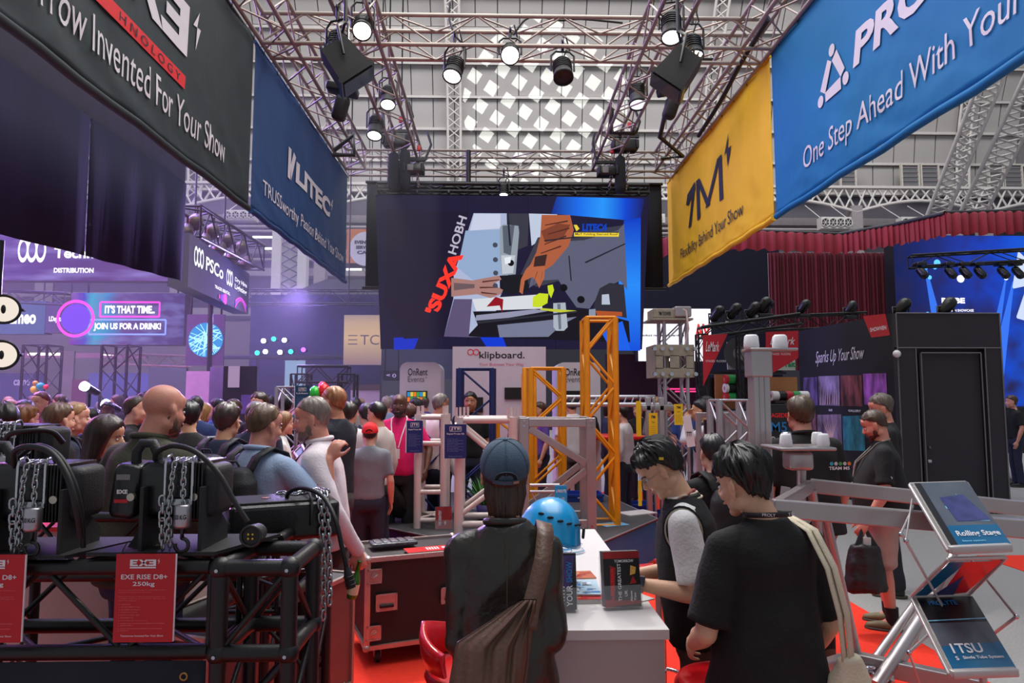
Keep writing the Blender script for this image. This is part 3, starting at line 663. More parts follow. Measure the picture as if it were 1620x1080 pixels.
def glasses(M, s, root, c=(150, 140, 120), up=0):
 g = MB(); T = lambda x, y, z: M @ (Vector((x, y, z))*s)
 off = Vector((0, -.012, .075)) if up else Vector((0, 0, 0)); Q = lambda x, y, z: T(x+off.x, y+off.y, z+off.z)
 for sg in (-1, 1):
  g.tube([Q(sg*.031+.019*math.cos(a), .0905, -.002+.0155*math.sin(a)) for a in [2*PI*i/18 for i in range(18)]], .0013*s, 5, closed=True)
  g.tube([Q(sg*.050, .089, .003), Q(sg*.074, .05, .004), Q(sg*.082, .0, .003), Q(sg*.081, -.02, -.008)], .0013*s, 5)
 g.tube([Q(-.012, .091, .002), Q(0, .0925, .005), Q(.012, .091, .002)], .0013*s, 5)
 return g.build('glasses', mat('spectacle_frame', c, .3, .6), root)
def person(label, x, y, H=1.75, yaw=0, skin='pale', top=(30, 30, 32), topk='cotton', sleeve='short', bottom=(40, 45, 60), bottomk='denim', shorts=False, shoe=(30, 30, 30),
   hairs='short', hc=(50, 36, 28), head=(0, 0), arms=None, legs=None, fat=0.0, lod=1, lean=0, face=None, beard=None, hem=.90, loose=0, z=0, cat='person', group=None, voxel=None, fold=.004,
   collar=None, cap=None, gl=None, shoulder=1.0, hands=True, lany=None, seed=None, headtilt=0, handdir=None, neck_fwd=0.0, uphair=1.0, neckline=0, hx=0, sr=0, hz=0):
 s = H/1.722; root = thing('person', label, cat, (x, y, z), group)
 RT = Matrix.Translation((x, y, z)) @ Matrix.Rotation(R(yaw), 4, 'Z') @ Matrix.Diagonal((s, s, s, 1)); seed = seed if seed is not None else random.randint(0, 999)
 TR = Matrix.Translation((0, 0, .95)) @ Matrix.Rotation(R(-lean), 4, 'X') @ Matrix.Translation((0, 0, -.95))
 U = lambda p: RT @ (TR @ Vector(p)); B = lambda p: RT @ Vector(p)
 vx = voxel or {0: .0055, 1: .0085, 2: .014}[lod]; cvx = {0: .009, 1: .013, 2: .020}[lod]
 A = dict(sl=(-.172*shoulder, -.005, 1.385), el=(-.232*shoulder, -.03, 1.11), wl=(-.235, .06, .87), sr=(.172*shoulder, -.005, 1.385), er=(.232*shoulder, -.03, 1.11), wr=(.235, .06, .87))
 if arms: A.update(arms)
 G = dict(hl=(-.09, 0, .92), kl=(-.10, .015, .50), al=(-.11, -.02, .085), hr=(.09, 0, .92), kr=(.10, .015, .50), ar=(.11, -.02, .085))
 if legs: G.update(legs)
 hc0 = Vector((hx, .035+neck_fwd, 1.604+hz)); HM = TR @ Matrix.Translation(hc0-Vector((0, 0, .0))) @ Matrix.Rotation(R(head[0]), 4, 'Z') @ Matrix.Rotation(R(-head[1]), 4, 'X') @ Matrix.Rotation(R(headtilt), 4, 'Y')
 WM_ = RT @ HM; hs = 1.0
 # ---- body
 b = MB(); head_mb(b, HM, hs, fat=.004+fat*.06)
 nb = TR @ Vector((0, -.015, 1.46)); b.cap(nb, HM @ Vector((0, -.018, -.045)), .058+fat*.08, .055+fat*.06, 16)
 for sg in (-1, 1): b.cap(TR @ Vector((sg*.03, -.02, 1.465)), TR @ Vector((sg*.13, -.01, 1.39)), .035, .045)
 b.loft([(.90, 0, 0, .14, .10), (1.05, 0, 0, .135+fat*.5, .09+fat), (1.25, 0, 0, .15, .10), (1.38, 0, -.005, .155*shoulder, .085), (1.45, 0, -.012, .10, .065), (1.475, 0, -.012, .05, .05)], 20, M=TR)
 for k, sg in (('l', -1), ('r', 1)):
  sh, el, wr = TR @ Vector(A['s'+k]), TR @ Vector(A['e'+k]), TR @ Vector(A['w'+k])
  b.cap(sh, el, .048+fat*.1, .039, 14); b.cap(el, el.lerp(wr, .3), .040, .041, 14); b.cap(el.lerp(wr, .3), wr, .041, .0265, 14)
  if hands:
   d = (wr-el).normalized(); nr = Vector((sg, 0, .0)); side = None
   if handdir and k in handdir: d, nr, side, curl = handdir[k]; d = Vector(d); nr = Vector(nr)
   else: curl = 24; nr = Vector((sg*1.0, .25, .1))
   t = d.normalized().cross((nr-d.normalized()*nr.dot(d.normalized())).normalized()); sd_ = side if side else (1 if t.y > 0 else -1)
   hand(b, wr+d.normalized()*.008, d, nr, sd_, curl, 1.0, fine=(lod < 2))
  h_, kn, an = Vector(G['h'+k]), Vector(G['k'+k]), Vector(G['a'+k])
  b.cap(h_, kn, .072, .052, 14); b.cap(kn, kn.lerp(an, .3), .052, .056, 14); b.cap(kn.lerp(an, .3), an, .056, .036, 14); b.cap(an, an+Vector((0, .09, -.05)), .034, .022, 10)
 for i in range(len(b.v)): b.v[i] = tuple(RT @ Vector(b.v[i]))
 body = remesh(b, vx*s, 'body', skin_mat(skin), root, smooth=2)
 # ---- top
 mt = cloth(top, topk); tp = MB(); W_ = .168+fat*.9+loose*.35; Dp = .118+fat*1.15+loose*.35; sh_ = shoulder
 tp.loft([(hem, 0, .01*fat, W_+loose, Dp+loose*.8), (hem+.06, 0, .25*fat, W_+loose*.8, Dp+.004+loose*.7), (1.08, 0, .35*fat, W_-.008+loose*.2, Dp+fat*.25+loose*.2), (1.25, 0, .10*fat, .172*sh_+fat*.6, .118+fat*.8), (1.34, 0, -.008, .186*sh_+fat*.3, .110+fat*.4), (1.39, 0, -.014, .178*sh_, .096+fat*.2), (1.43, 0, -.016, .140*sh_, .082), (1.462, 0, -.016, .094, .072), (1.484+neckline, 0, -.014, .066+fat*.08, .062+fat*.06)], 28, power=2.25, M=TR)
 for k, sg in (('l', -1), ('r', 1)):
  sh, el, wr = TR @ Vector(A['s'+k]), TR @ Vector(A['e'+k]), TR @ Vector(A['w'+k]); f = loose*.26+sr
  tp.cap(TR @ Vector((sg*.07, -.012, 1.425)), sh, .045+fat*.1, .058+fat*.15+f*.5, 14)
  if sleeve == 'short': tp.cap(sh, sh.lerp(el, .66+loose), .058+fat*.15+f*.5, .054+fat*.1+f, 14); e_ = sh.lerp(el, .62+loose); q = sh.lerp(el, .82+loose); tp.cyl(e_, q, .055+fat*.1+f, .057+fat*.1+f, 16)
  elif sleeve == 'long':
   tp.cap(sh, el, .058+fat*.15+f*.5, .050+f, 14); tp.cap(el, wr, .052+f, .036+f*.6, 14); q = (wr-el).normalized(); tp.cyl(wr-q*.05, wr, .037+f*.6, .036+f*.6, 14)
  elif sleeve == 'none': tp.cap(sh-Vector((sg*.03, 0, 0)), sh+Vector((sg*.005, 0, -.02)), .062, .060, 14)
 for i in range(len(tp.v)): tp.v[i] = tuple(RT @ Vector(tp.v[i]))
 tname = {'cotton': 'shirt', 'leather': 'jacket', 'knit': 'vest', 'denim': 'shirt'}[topk]
 torso = remesh(tp, cvx*s, tname, mt, root, smooth=2, disp=folds(fold, 10, seed))
 if collar:
  c = MB(); n = 22
  c.tube([RT @ TR @ Vector(((.066+fat*.08)*math.cos(a), (.064+fat*.05)*math.sin(a)-.012, 1.487+.012*math.sin(a)*-1)) for a in [2*PI*i/n for i in range(n)]], .0135*s, 8, closed=True)
  c.build('collar', cloth(collar if isinstance(collar, tuple) else top, topk), root)
 # ---- bottom
 mbt = cloth(bottom, bottomk); bt = MB(); bt.loft([(.80, 0, -.005, .16+fat*.5, .115+fat*.6), (.88, 0, -.008, .168+fat*.8, .122+fat*.9), (.96, 0, 0, .158+fat*.9, .108+fat), (1.02, 0, 0, .15+fat*.7, .10+fat*.8)], 24, power=2.3)
 for k in 'lr':
  h_, kn, an = Vector(G['h'+k]), Vector(G['k'+k]), Vector(G['a'+k])
  if shorts: bt.cap(h_, h_.lerp(kn, .9), .092+fat*.3, .082+fat*.2, 16); bt.cyl(h_.lerp(kn, .8), h_.lerp(kn, 1.0), .084+fat*.2, .086+fat*.2, 16)
  else: bt.cap(h_, kn, .092+fat*.25, .070, 16); bt.cap(kn, an+Vector((0, 0, .02)), .070, .060, 16); bt.cyl(an+Vector((0, 0, .12)), an+Vector((0, .0, -.02)), .060, .066, 16)
 for i in range(len(bt.v)): bt.v[i] = tuple(RT @ Vector(bt.v[i]))
 remesh(bt, (cvx+.003)*s, 'shorts' if shorts else 'trousers', mbt, root, smooth=2, disp=folds(fold*.9, 9, seed+3))
 # ---- shoes
 msh = mat('shoe_%02x%02x%02x' % tuple(shoe), shoe, .6); msl = mat('shoe_sole', (70, 62, 54), .7)
 for k, sg in (('l', -1), ('r', 1)):
  a = Vector(G['a'+k]); zz = a.z-.085
  q = MB(); q.cap(a+Vector((0, .0, -.04)), a+Vector((0, .10, -.052)), .047, .036, 14); q.cap(a+Vector((0, .09, -.050)), a+Vector((0, .165, -.056)), .038, .026, 14); q.cap(a+Vector((0, -.01, .0)), a+Vector((0, -.01, -.04)), .043, .047, 14)
  for i in range(len(q.v)): v = Vector(q.v[i]); v.z = max(v.z, zz+.018); q.v[i] = tuple(RT @ v)
  sh_o = q.build('shoe', msh, root)
  if shorts: MB().cyl(B(a+Vector((0, -.003, -.03))), B(a+Vector((0, 0, .10))), .047*s, .050*s, 16).build('sock', cloth((20, 20, 24)), root)
  so = MB(); so.loft([(zz+.001, a.x, a.y+.06, .047, .135), (zz+.022, a.x, a.y+.06, .049, .138)], 20, power=2.6)
  for i in range(len(so.v)): so.v[i] = tuple(RT @ Vector(so.v[i]))
  so.build('sole', msl, sh_o)
 # ---- head things
 nu, nv = {0: (96, 28), 1: (48, 14), 2: (32, 9)}[lod]
 if hairs: hair(WM_, hs, hairs, hc, root, seed*.37, nu, nv, uphair)
 if face or (face is None and lod < 2): face_parts(WM_, hs, skin, root, brow=hc if sum(hc) < 330 else (110, 84, 60))
 if beard:
  q = MB(); R3 = Matrix(WM_.to_3x3()); T = lambda x_, y_, z_: WM_ @ Vector((x_, y_, z_)); ss = s
  q.ell(T(0, .034, -.076), ((.0525+fat*.06)*ss, .052*ss, .036*ss), HM.to_3x3() if False else (WM_.to_3x3()*(1/s)), 20, 12); q.ell(T(0, .064, -.100), (.030*ss, .027*ss, .022*ss), WM_.to_3x3()*(1/s), 16, 10)
  for sg in (-1, 1): q.ell(T(sg*.055, .008, -.055), ((.0165+fat*.06)*ss, .034*ss, .038*ss), WM_.to_3x3()*(1/s), 14, 10)
  remesh(q, .006*s, 'beard', hair_mat(beard), root, smooth=2)
  MB().tube([T(-.026, .083, -.058), T(-.012, .0945, -.050), T(0, .0965, -.048), T(.012, .0945, -.050), T(.026, .083, -.058)], .0052*s, 6).build('moustache', hair_mat(beard), root)
 if cap: basecap(WM_, hs, cap, root)
 if gl: glasses(WM_, hs, root, up=(gl == 'up'), c=(30, 28, 28) if gl == 'up' else (150, 138, 110))
 if lany:
  q = MB(); ml = mat('lanyard_%02x%02x%02x' % tuple(lany), lany, .7)
  pts = [RT @ TR @ Vector(p) for p in [(-.02, .135+fat*1.2, 1.18), (-.05, .125+fat, 1.30), (-.072, .085, 1.40), (-.080, .03, 1.462), (-.066, -.045, 1.488), (0, -.075, 1.496), (.066, -.045, 1.488), (.080, .03, 1.462), (.072, .085, 1.40), (.05, .125+fat, 1.30), (.02, .135+fat*1.2, 1.18)]]
  sm = []
  for i in range(len(pts)-1): sm += [pts[i].lerp(pts[i+1], t/3) for t in range(3)]
  q.tube(sm+[pts[-1]], .0065*s, 5); q.build('lanyard', ml, root)
  MB().box(RT @ TR @ Vector((0, .145+fat*1.2, 1.12)), (.07*s, .004, .10*s), Euler((0, 0, R(yaw))).to_matrix()).build('badge', mat('badge_card', (215, 212, 214), .4), root)
 root['_rt'] = 1; del root['_rt']
 return root, RT, TR, WM_
def backpack(label, RT, TR, c=(24, 24, 27), size=1.0):
 """worn on the back (local -y); top-level thing with its own parts"""
 T = lambda p: RT @ TR @ Vector(p); R3 = (RT @ TR).to_3x3().normalized(); s = RT.to_scale()[0]
 bp = thing('backpack', label, 'backpack', T((0, -.22, 1.05))); mc = mat('backpack_%02x%02x%02x' % tuple(c), c, .75, var=.12, vs=10, bump=.3, bs=150)
 q = MB(); q.loft([(.92, 0, -.20, .145*size, .075), (.97, 0, -.205, .16*size, .095), (1.15, 0, -.205, .158*size, .09), (1.32, 0, -.195, .14*size, .075), (1.385, 0, -.185, .10*size, .055), (1.40, 0, -.18, .05*size, .03)], 24, power=2.8)
 for i in range(len(q.v)): q.v[i] = tuple(T(q.v[i]))
 remesh(q, .012, 'main_compartment', mc, bp, smooth=2, disp=folds(.003, 14, 5))
 q = MB(); q.loft([(.94, 0, -.29, .12*size, .03), (.98, 0, -.30, .132*size, .04), (1.10, 0, -.30, .13*size, .04), (1.165, 0, -.285, .11*size, .025)], 20, power=2.8)
 for i in range(len(q.v)): q.v[i] = tuple(T(q.v[i]))
 q.build('front_pocket', mc, bp)
 MB().tube([T((.125*size*math.cos(a), -.30+.012*math.sin(a), 1.10+.06*math.sin(a))) for a in [R(t) for t in range(0, 181, 15)]], .004, 5).build('zip', mat('zip_grey', (90, 90, 94), .5), bp)
 MB().tube([T((-.035, -.175, 1.39)), T((-.03, -.20, 1.43)), T((.03, -.20, 1.43)), T((.035, -.175, 1.39))], .007, 6).build('top_loop', mc, bp)
 for sg in (-1, 1):
  pts = [T(p) for p in [(sg*.07, -.165, 1.37), (sg*.09, -.125, 1.455), (sg*.105, -.03, 1.497), (sg*.112, .07, 1.462), (sg*.125, .125, 1.34), (sg*.15, .10, 1.18), (sg*.168, .0, 1.06), (sg*.15, -.13, 1.00)]]
  m = MB(); sm = []
  for i in range(len(pts)-1): sm += [pts[i].lerp(pts[i+1], t/3) for t in range(3)]
  sm.append(pts[-1]); xa = R3 @ Vector((1, 0, 0))
  for i, p_ in enumerate(sm): m.v += [tuple(p_-xa*.028*s), tuple(p_+xa*.028*s)]
  for i in range(len(sm)-1): m.f.append((2*i, 2*i+1, 2*i+3, 2*i+2)); m.m.append(0); m.sm.append(True)
  o = m.build('shoulder_strap', mc, bp); o.modifiers.new('s', 'SOLIDIFY').thickness = .010
 return bp

def at(px, D): return PZ(px, 627, CZ-1e-9) if False else P(px, 627, D)
# ---- A: person in leather jacket and cap, from behind
p = P(799, 627, 2.35)
r_, RT, TR, HM = person('person from behind in black leather jacket and slate blue cap at the white counter', p.x, 2.36, 1.655, yaw=2, hz=.045, skin='pale', top=(44, 41, 34), topk='leather', sleeve='long', bottom=(120, 142, 166), hairs='under_cap', hc=(58, 38, 26),
 head=(0, -20), arms=dict(el=(-.150, -.02, 1.09), wl=(-.08, .22, 1.06), er=(.150, -.02, 1.09), wr=(.08, .22, 1.08)), lod=0, loose=.012, hem=.93, fold=.009, shoulder=.86, cap=(62, 82, 100), seed=4, collar=True, face=False)
T = lambda q: RT @ TR @ Vector(q)
mj = cloth((44, 41, 34), 'leather')
MB().tube([T((0, -.145-.03*(1.45-z)*(1 if z > 1.1 else .3), z)) for z in [1.46-.04*i for i in range(13)]], .002, 5).build('back_seam', mat('jacket_thread', (74, 66, 46), .7), r_)
MB().loft([(.865, 0, 0, .160, .120), (.90, 0, 0, .170, .128), (.945, 0, .0, .176, .134)], 60, power=2.2, M=RT @ TR).build('rib_hem', mat('rib_knit_black', (17, 17, 19), .95, var=.3, vs=80, stretch=(1, 1, .02), bump=1, bs=150), r_)
# hair hanging over the collar
rs = random.Random(5); hl = MB()
for k in range(90):
 a = -1.25+2.5*k/89; x0 = .070*math.sin(a); y0 = -.012-.080*math.cos(a); l = .12+.045*rs.random()-.02*abs(a); x1 = x0*(.78+.1*rs.random()); j_ = rs.random()*.006
 t0 = HM @ Vector((x0, y0-j_, .0)); hl.tube([t0, t0+Vector((x0*.02, -.006, -.05)), t0+Vector((x1-x0, .002-j_, -.10)), t0+Vector(((x1-x0)*1.3, .012, -.02-l))], [.006, .0085, .007, .0012], 5)
hl.build('hair_locks', hair_mat((58, 38, 26)), r_, kind='stuff')
# sling bag
m_bag = mat('brown_leather', (98, 70, 57), .5, var=.1, vs=7, bump=.3, bs=70)
m_bagd = mat('brown_leather_seam', (44, 30, 24), .6)
bag = thing('sling_bag', 'large slouchy brown leather sling bag worn across the leather jacket', 'bag', T((-.06, -.24, .80)))
bp_ = lambda px, py, D: P(px, py, D)
sl = MB(); path = [T((.130, .10, 1.40)), T((.140, .03, 1.472)), T((.136, -.07, 1.462)), T((.118, -.148, 1.38)), T((.092, -.182, 1.30)), T((.072, -.205, 1.245)), T((.062, -.225, 1.19))]
sm = []
for i in range(len(path)-1): sm += [path[i].lerp(path[i+1], t/4) for t in range(4)]
sm.append(path[-1])
for i, q in enumerate(sm):
 w = .028; ax = Vector((1, 0, -.28)).normalized(); sl.v += [tuple(q-ax*w), tuple(q+ax*w)]
for i in range(len(sm)-1): sl.f.append((2*i, 2*i+1, 2*i+3, 2*i+2)); sl.m.append(0); sl.sm.append(True)
o = sl.build('strap', m_bag, bag); o.modifiers.new('s', 'SOLIDIFY').thickness = .006
# bag body: pleated sack hanging from the strap end, wider to lower left
rings = []; nx, nz = 40, 26; vs = []
for j in range(nz+1):
 v = j/nz; z = 1.275-.55*v; xl = float(np.interp(v, (0, .12, .235, .65, 1), (.04, -.06, -.165, -.205, -.235))); xr = .092-.07*v; xc = xr*.6+xl*.4; wl = xc-xl; wr = xr-xc
 for side in (0, 1):
  for i in range(nx+1):
   u = i/nx*2-1; x = xc+(u*wl if u < 0 else u*wr)
   bulge = math.sqrt(max(0, 1-u*u)); pl_ = .010*math.sin(u*11+v*4.5)*(1-v*.4)*bulge+.006*math.sin(u*23-v*7)*bulge
   y = -.205-(.020+.085*math.sin(min(1, v*1.4)*PI/2))*bulge-pl_ if side == 0 else -.215+.012*bulge
   vs.append(T((x, y, z)))
n = nx+1; mb = MB(); fs = []
for j in range(nz):
 a, b = j*2*n, (j+1)*2*n
 fs += [(a+i, b+i, b+i+1, a+i+1) for i in range(nx)]; fs += [(a+n+i, a+n+i+1, b+n+i+1, b+n+i) for i in range(nx)]
 fs += [(a, a+n, b+n, b), (a+nx, b+nx, b+n+nx, a+n+nx)]
fs += [tuple([i for i in range(n)]+[n+nx-i for i in range(n)]), tuple([nz*2*n+i for i in range(n)][::-1]+[nz*2*n+n+i for i in range(n)])]
mb.add(vs, fs, 0, True); mb.build('body', m_bag, bag)
MB().tube([T((.066, -.232, 1.25)), T((.055, -.285, 1.12)), T((.03, -.315, .98)), T((.01, -.318, .86))], .0022, 5).build('seam', m_bagd, bag)
MB().tube([T((-.055, -.325, .955)), T((-.005, -.326, .93)), T((.045, -.295, .915))], .003, 5).build('seam', m_bagd, bag)
# ---- B: man in black T-shirt with cream tote
q = P(1203, 627, 2.42)
r_, RT, TR, HM = person('man from behind in plain black t-shirt with black lanyard at right of the counter', q.x, 2.42, 1.655, yaw=14, skin='asian', top=(15, 15, 16), bottom=(24, 24, 28), bottomk='cotton', hairs='bowl', hc=(18, 15, 14),
 head=(24, 14), headtilt=-6, arms=dict(el=(-.255, -.01, 1.10), wl=(-.20, .17, 1.00), er=(.245, -.02, 1.09), wr=(.22, .12, .90)), lod=0, loose=.06, hem=.72, fold=.005, shoulder=1.02, hx=-.052, seed=21, uphair=1.7, neck_fwd=.02, neckline=.006)
T = lambda q_: RT @ TR @ Vector(q_)
ln = MB(); m_ly = mat('lanyard_black', (20, 20, 22), .6)
band = [T((.088*math.sin(a), -.020-.078*math.cos(a), 1.500+.010*math.cos(a))) for a in [R(t) for t in range(-130, 131, 10)]]
for i, c in enumerate(band): up_ = Vector((0, 0, 1)); ln.v += [tuple(c-up_*.009), tuple(c+up_*.009)]
for i in range(len(band)-1): ln.f.append((2*i, 2*i+2, 2*i+3, 2*i+1)); ln.m.append(0); ln.sm.append(True)
lo = ln.build('lanyard', m_ly, r_); lo.modifiers.new('s', 'SOLIDIFY').thickness = .002
for a0, t_ in ((-30, 'PROLY'), (28, 'TE')):
 c = T((.0905*math.sin(R(a0)), -.020-.0815*math.cos(R(a0)), 1.500+.010)); xd = (T((math.cos(R(a0)), math.sin(R(a0)), 0))-T((0, 0, 0))).normalized()
 pl = Plane(c-xd*.02-Vector((0, 0, .005)), xd, (0, 0, 1)); text(pl, t_, 0, 0, .042, .010, m_white, lo, d=.002, flip=False)
tote = thing('tote_bag', 'cream canvas tote bag hanging from the right shoulder of the black t-shirt man', 'bag', T((.235, -.05, .85))); m_cr = mat('cream_canvas', (202, 190, 166), .9, var=.05, bump=.3, bs=120)
for off in (-.012, .016):
 m = MB(); pts = [T(v) for v in [(.165, .15, 1.0), (.160, .14, 1.25), (.140+off*.5, .10, 1.40), (.125+off*.5, .02, 1.475), (.133+off, -.085, 1.445), (.150+off, -.155, 1.33), (.168+off, -.185, 1.18), (.180+off, -.185, 1.03)]]; sm = []
 for i in range(len(pts)-1): sm += [pts[i].lerp(pts[i+1], t/3) for t in range(3)]
 sm.append(pts[-1]); ax = (T((1, .35, .1))-T((0, 0, 0))).normalized()
 for c in sm: m.v += [tuple(c-ax*.015), tuple(c+ax*.015)]
 for i in range(len(sm)-1): m.f.append((2*i, 2*i+1, 2*i+3, 2*i+2)); m.m.append(0); m.sm.append(True)
 m.build('handle', m_cr, tote).modifiers.new('s', 'SOLIDIFY').thickness = .004
mb = MB(); mb.loft([(.60, .225, -.15, .105, .055), (.66, .228, -.155, .112, .070), (.80, .220, -.16, .098, .066), (.95, .205, -.165, .072, .050), (1.04, .192, -.175, .045, .026)], 26, power=2.4)
for i in range(len(mb.v)): mb.v[i] = tuple(T(mb.v[i]))
remesh(mb, .010, 'body', m_cr, tote, smooth=2, disp=folds(.007, 13, 8, .3))
# ---- C: young man in black knitted vest over white shirt
q = P(1100, 627, 2.98)
r_, RT, TR, HM = person('young man in white t-shirt and black knitted vest leaning over the counter', q.x, 2.98, 1.66, yaw=76, skin='asian', top=(214, 212, 212), bottom=(88, 74, 68), bottomk='cotton', hairs='mop', hc=(17, 15, 15),
 head=(8, 30), arms=dict(sl=(-.175, .0, 1.385), el=(-.225, -.01, 1.10), wl=(-.19, .22, 1.16), sr=(.175, .01, 1.385), er=(.21, .03, 1.11), wr=(.12, .25, 1.13)), lod=0, loose=.0, sr=.018, hem=.98, fold=.005, shoulder=1.0, seed=3, uphair=1.8, gl='on', lean=9,
 handdir={'l': ((.25, 1, -.25), (-.5, .1, 1), 1, 30), 'r': ((-.4, 1, -.2), (.2, .1, 1), -1, 30)}, lany=(120, 22, 30), neck_fwd=.03)
vest = MB(); TRm = RT @ TR
vest.loft([(.86, 0, 0, .19, .15), (.92, 0, .0, .198, .158), (1.08, 0, .0, .192, .150), (1.25, 0, 0, .194, .142), (1.36, 0, -.008, .190, .128), (1.41, 0, -.014, .160, .104), (1.445, 0, -.016, .12, .088), (1.475, 0, -.014, .085, .076)], 30, power=2.3, M=TRm)
remesh(vest, .010, 'vest', cloth((17, 17, 19), 'knit'), r_, smooth=2, disp=folds(.004, 10, 6))
m_stripe = mat('knit_stripe_beige', (176, 166, 148), .9)
for sg in (-1, 1):
 for rr, mm in ((.074, cloth((17, 17, 19), 'knit')), (.082, m_stripe), (.090, cloth((17, 17, 19), 'knit'))):
  MB().tube([TRm @ Vector((sg*(.186-.10*(rr-.07)), rr*.92*math.sin(a)+.004, 1.375+rr*1.15*math.cos(a)-.02)) for a in [2*PI*i/26 for i in range(26)]], .0052, 6, closed=True).build('armhole_trim', mm, r_)
for rr, zz, mm in ((.072, 1.486, m_stripe), (.080, 1.474, cloth((17, 17, 19), 'knit')), (.089, 1.464, m_stripe)):
 MB().tube([TRm @ Vector((rr*1.02*math.sin(a), -rr*math.cos(a)-.012, zz-.05*max(0, -math.cos(a)))) for a in [2*PI*i/30 for i in range(30)]], .0052, 6, closed=True).build('neck_trim', mm, r_)
el, wr = TRm @ Vector((-.225, -.01, 1.10)), TRm @ Vector((-.19, .22, 1.16)); dd = (wr-el).normalized()
wt = MB().cyl(wr-dd*.012, wr+dd*.012, .034, .032, 18).build('watch_strap', mat('watch_band_grey', (120, 122, 130), .5), r_)
upv = Vector((0, 0, 1)); upv = (upv-dd*upv.dot(dd)).normalized(); outv = (TRm @ Vector((-1, 0, 0))-TRm @ Vector((0, 0, 0))).normalized(); fv = (upv*.6+outv*.8).normalized()
MB().rbox(wr+fv*.034, (.034, .040, .012), .004, Matrix((dd, dd.cross(fv)*-1, fv)).transposed()).build('watch_face', mat('watch_black_glass', (28, 32, 52), .12), wt)
MB().tube([HM @ Vector(v) for v in [(-.050, .062, .098), (0, .070, .112), (.050, .062, .098), (.078, .0, .065), (.079, -.05, .02)]], .0035, 6).build('hair_band', m_blk2, r_)
MB().tube([HM @ Vector(v) for v in [(-.050, .062, .098), (-.080, .0, .065), (-.090, -.05, .03)]], .0035, 6).build('hair_band', m_blk2, r_)
MB().box(HM @ Vector((-.091, -.035, .045)), (.004, .020, .012), HM.to_3x3() @ Euler((R(40), 0, 0)).to_matrix()).build('hair_clip', mat('clip_yellow', (220, 190, 30), .4), r_)

# ================================================ COUNTER AND WHAT STANDS ON IT
m_lam = mat('white_laminate', (204, 200, 199), .45, var=.02, vs=2, bump=.05, bs=200)
m_lamg = mat('pale_grey_laminate', (176, 168, 166), .5, var=.03, vs=2)
ct = thing('counter', 'white laminate counter with drawer fronts behind the leather jacket', 'counter', (.22, 3.4, 0))
MB().bb((.11, 2.56, .965), (.635, 4.46, 1.0)).build('worktop', m_lam, ct)
MB().bb((.125, 2.575, .80), (.62, 4.45, .962)).build('drawer_front', m_lamg, ct)
MB().bb((.125, 2.575, .42), (.62, 4.45, .795)).build('drawer_front', m_lamg, ct)
MB().bb((.125, 2.575, .02), (.62, 4.45, .415)).build('drawer_front', m_lamg, ct)
MB().bb((.14, 2.6, 0), (.6, 4.42, .96)).build('carcass', m_lamg, ct)
m_acr = mat('clear_acrylic', (225, 228, 232), .08, var=0, alpha=.10, spec=.8)
def flat_fig(pl, polys, mats, name, parent, d=.002, mb=None):
 mb = MB()
 for mi, pts in polys: mb.poly([pl.p(x, y, d+.0004*mi) for x, y in pts], mi)
 return mb.build(name, mats, parent)
m_blkp = mat('print_black', (22, 20, 24), .4, var=.03); m_blup = mat('print_blue', (20, 120, 190), .4, var=.05); m_purp = mat('print_violet', (70, 50, 110), .4, var=.3, vs=25)
m_rprint = mat('print_deep_red', (150, 26, 30), .4, var=.2, vs=18); m_gold = mat('print_gold', (200, 150, 70), .4, var=.3, vs=40)
# left holder: AHEAD WITH YOUR SHOW (rotated text, partly behind the jacket)
def holder(label, c, yaw, w, h, lean=10):
 root = thing('leaflet_holder', label, 'leaflet holder', c); Rm = Matrix.Rotation(R(yaw), 3, 'Z') @ Matrix.Rotation(R(-lean), 3, 'X')
 o = Vector(c); X = Rm @ Vector((1, 0, 0)); Z = Rm @ Vector((0, 0, 1)); N = X.cross(Z)
 q = lambda x, y, z: o+X*x+Z*z-N*y
 dp = .045
 MB().prism([q(-w/2, 0, .012), q(w/2, 0, .012), q(w/2, 0, h), q(-w/2, 0, h)], -N*dp).build('leaflet_stack', mat('paper_edge', (90, 84, 86), .8, var=.3, vs=5, stretch=(1, 1, 200)), root)
 pl = Plane(q(-w/2, 0, .012), X, Z)
 a = MB(); a.prism([q(-w/2-.004, -.004, 0), q(w/2+.004, -.004, 0), q(w/2+.004, -.004, h*.42), q(-w/2-.004, -.004, h*.42)], -N*-.002)
 a.prism([q(-w/2-.004, dp+.004, 0), q(w/2+.004, dp+.004, 0), q(w/2+.004, dp+.004, h*1.0), q(-w/2-.004, dp+.004, h*1.0)], -N*-.002)
 for sx in (-1, 1): a.prism([q(sx*(w/2+.004), -.004, 0), q(sx*(w/2+.004), dp+.004, 0), q(sx*(w/2+.004), dp+.004, h*.9), q(sx*(w/2+.004), -.004, h*.42)], X*sx*.002)
 a.prism([q(-w/2, -.004, 0), q(w/2, -.004, 0), q(w/2, dp, 0), q(-w/2, dp, 0)], Z*.003); a.build('acrylic_stand', m_acr, root)
 return root, pl
hd, pl = holder('leaflet holder with dark leaflet of big white vertical words half hidden by the leather jacket', (.245, 2.76, 1.001), 0, .15, .225, 8)
flat_fig(pl, [(0, [(0, 0), (.15, 0), (.15, .212), (0, .212)]), (1, [(.055, .10), (.125, .08), (.145, .205), (.05, .205)])], [m_blkp, m_purp], 'leaflet_cover', hd)
def vtext(pl, t, x, y, w, h, m, par, bold=.02, d=.004):     # text turned a quarter: reads upwards
 p2 = Plane(pl.p(x+w, y, 0), pl.y, -pl.x); return text(p2, t, 0, 0, h, w, m, par, bold=bold, d=d)
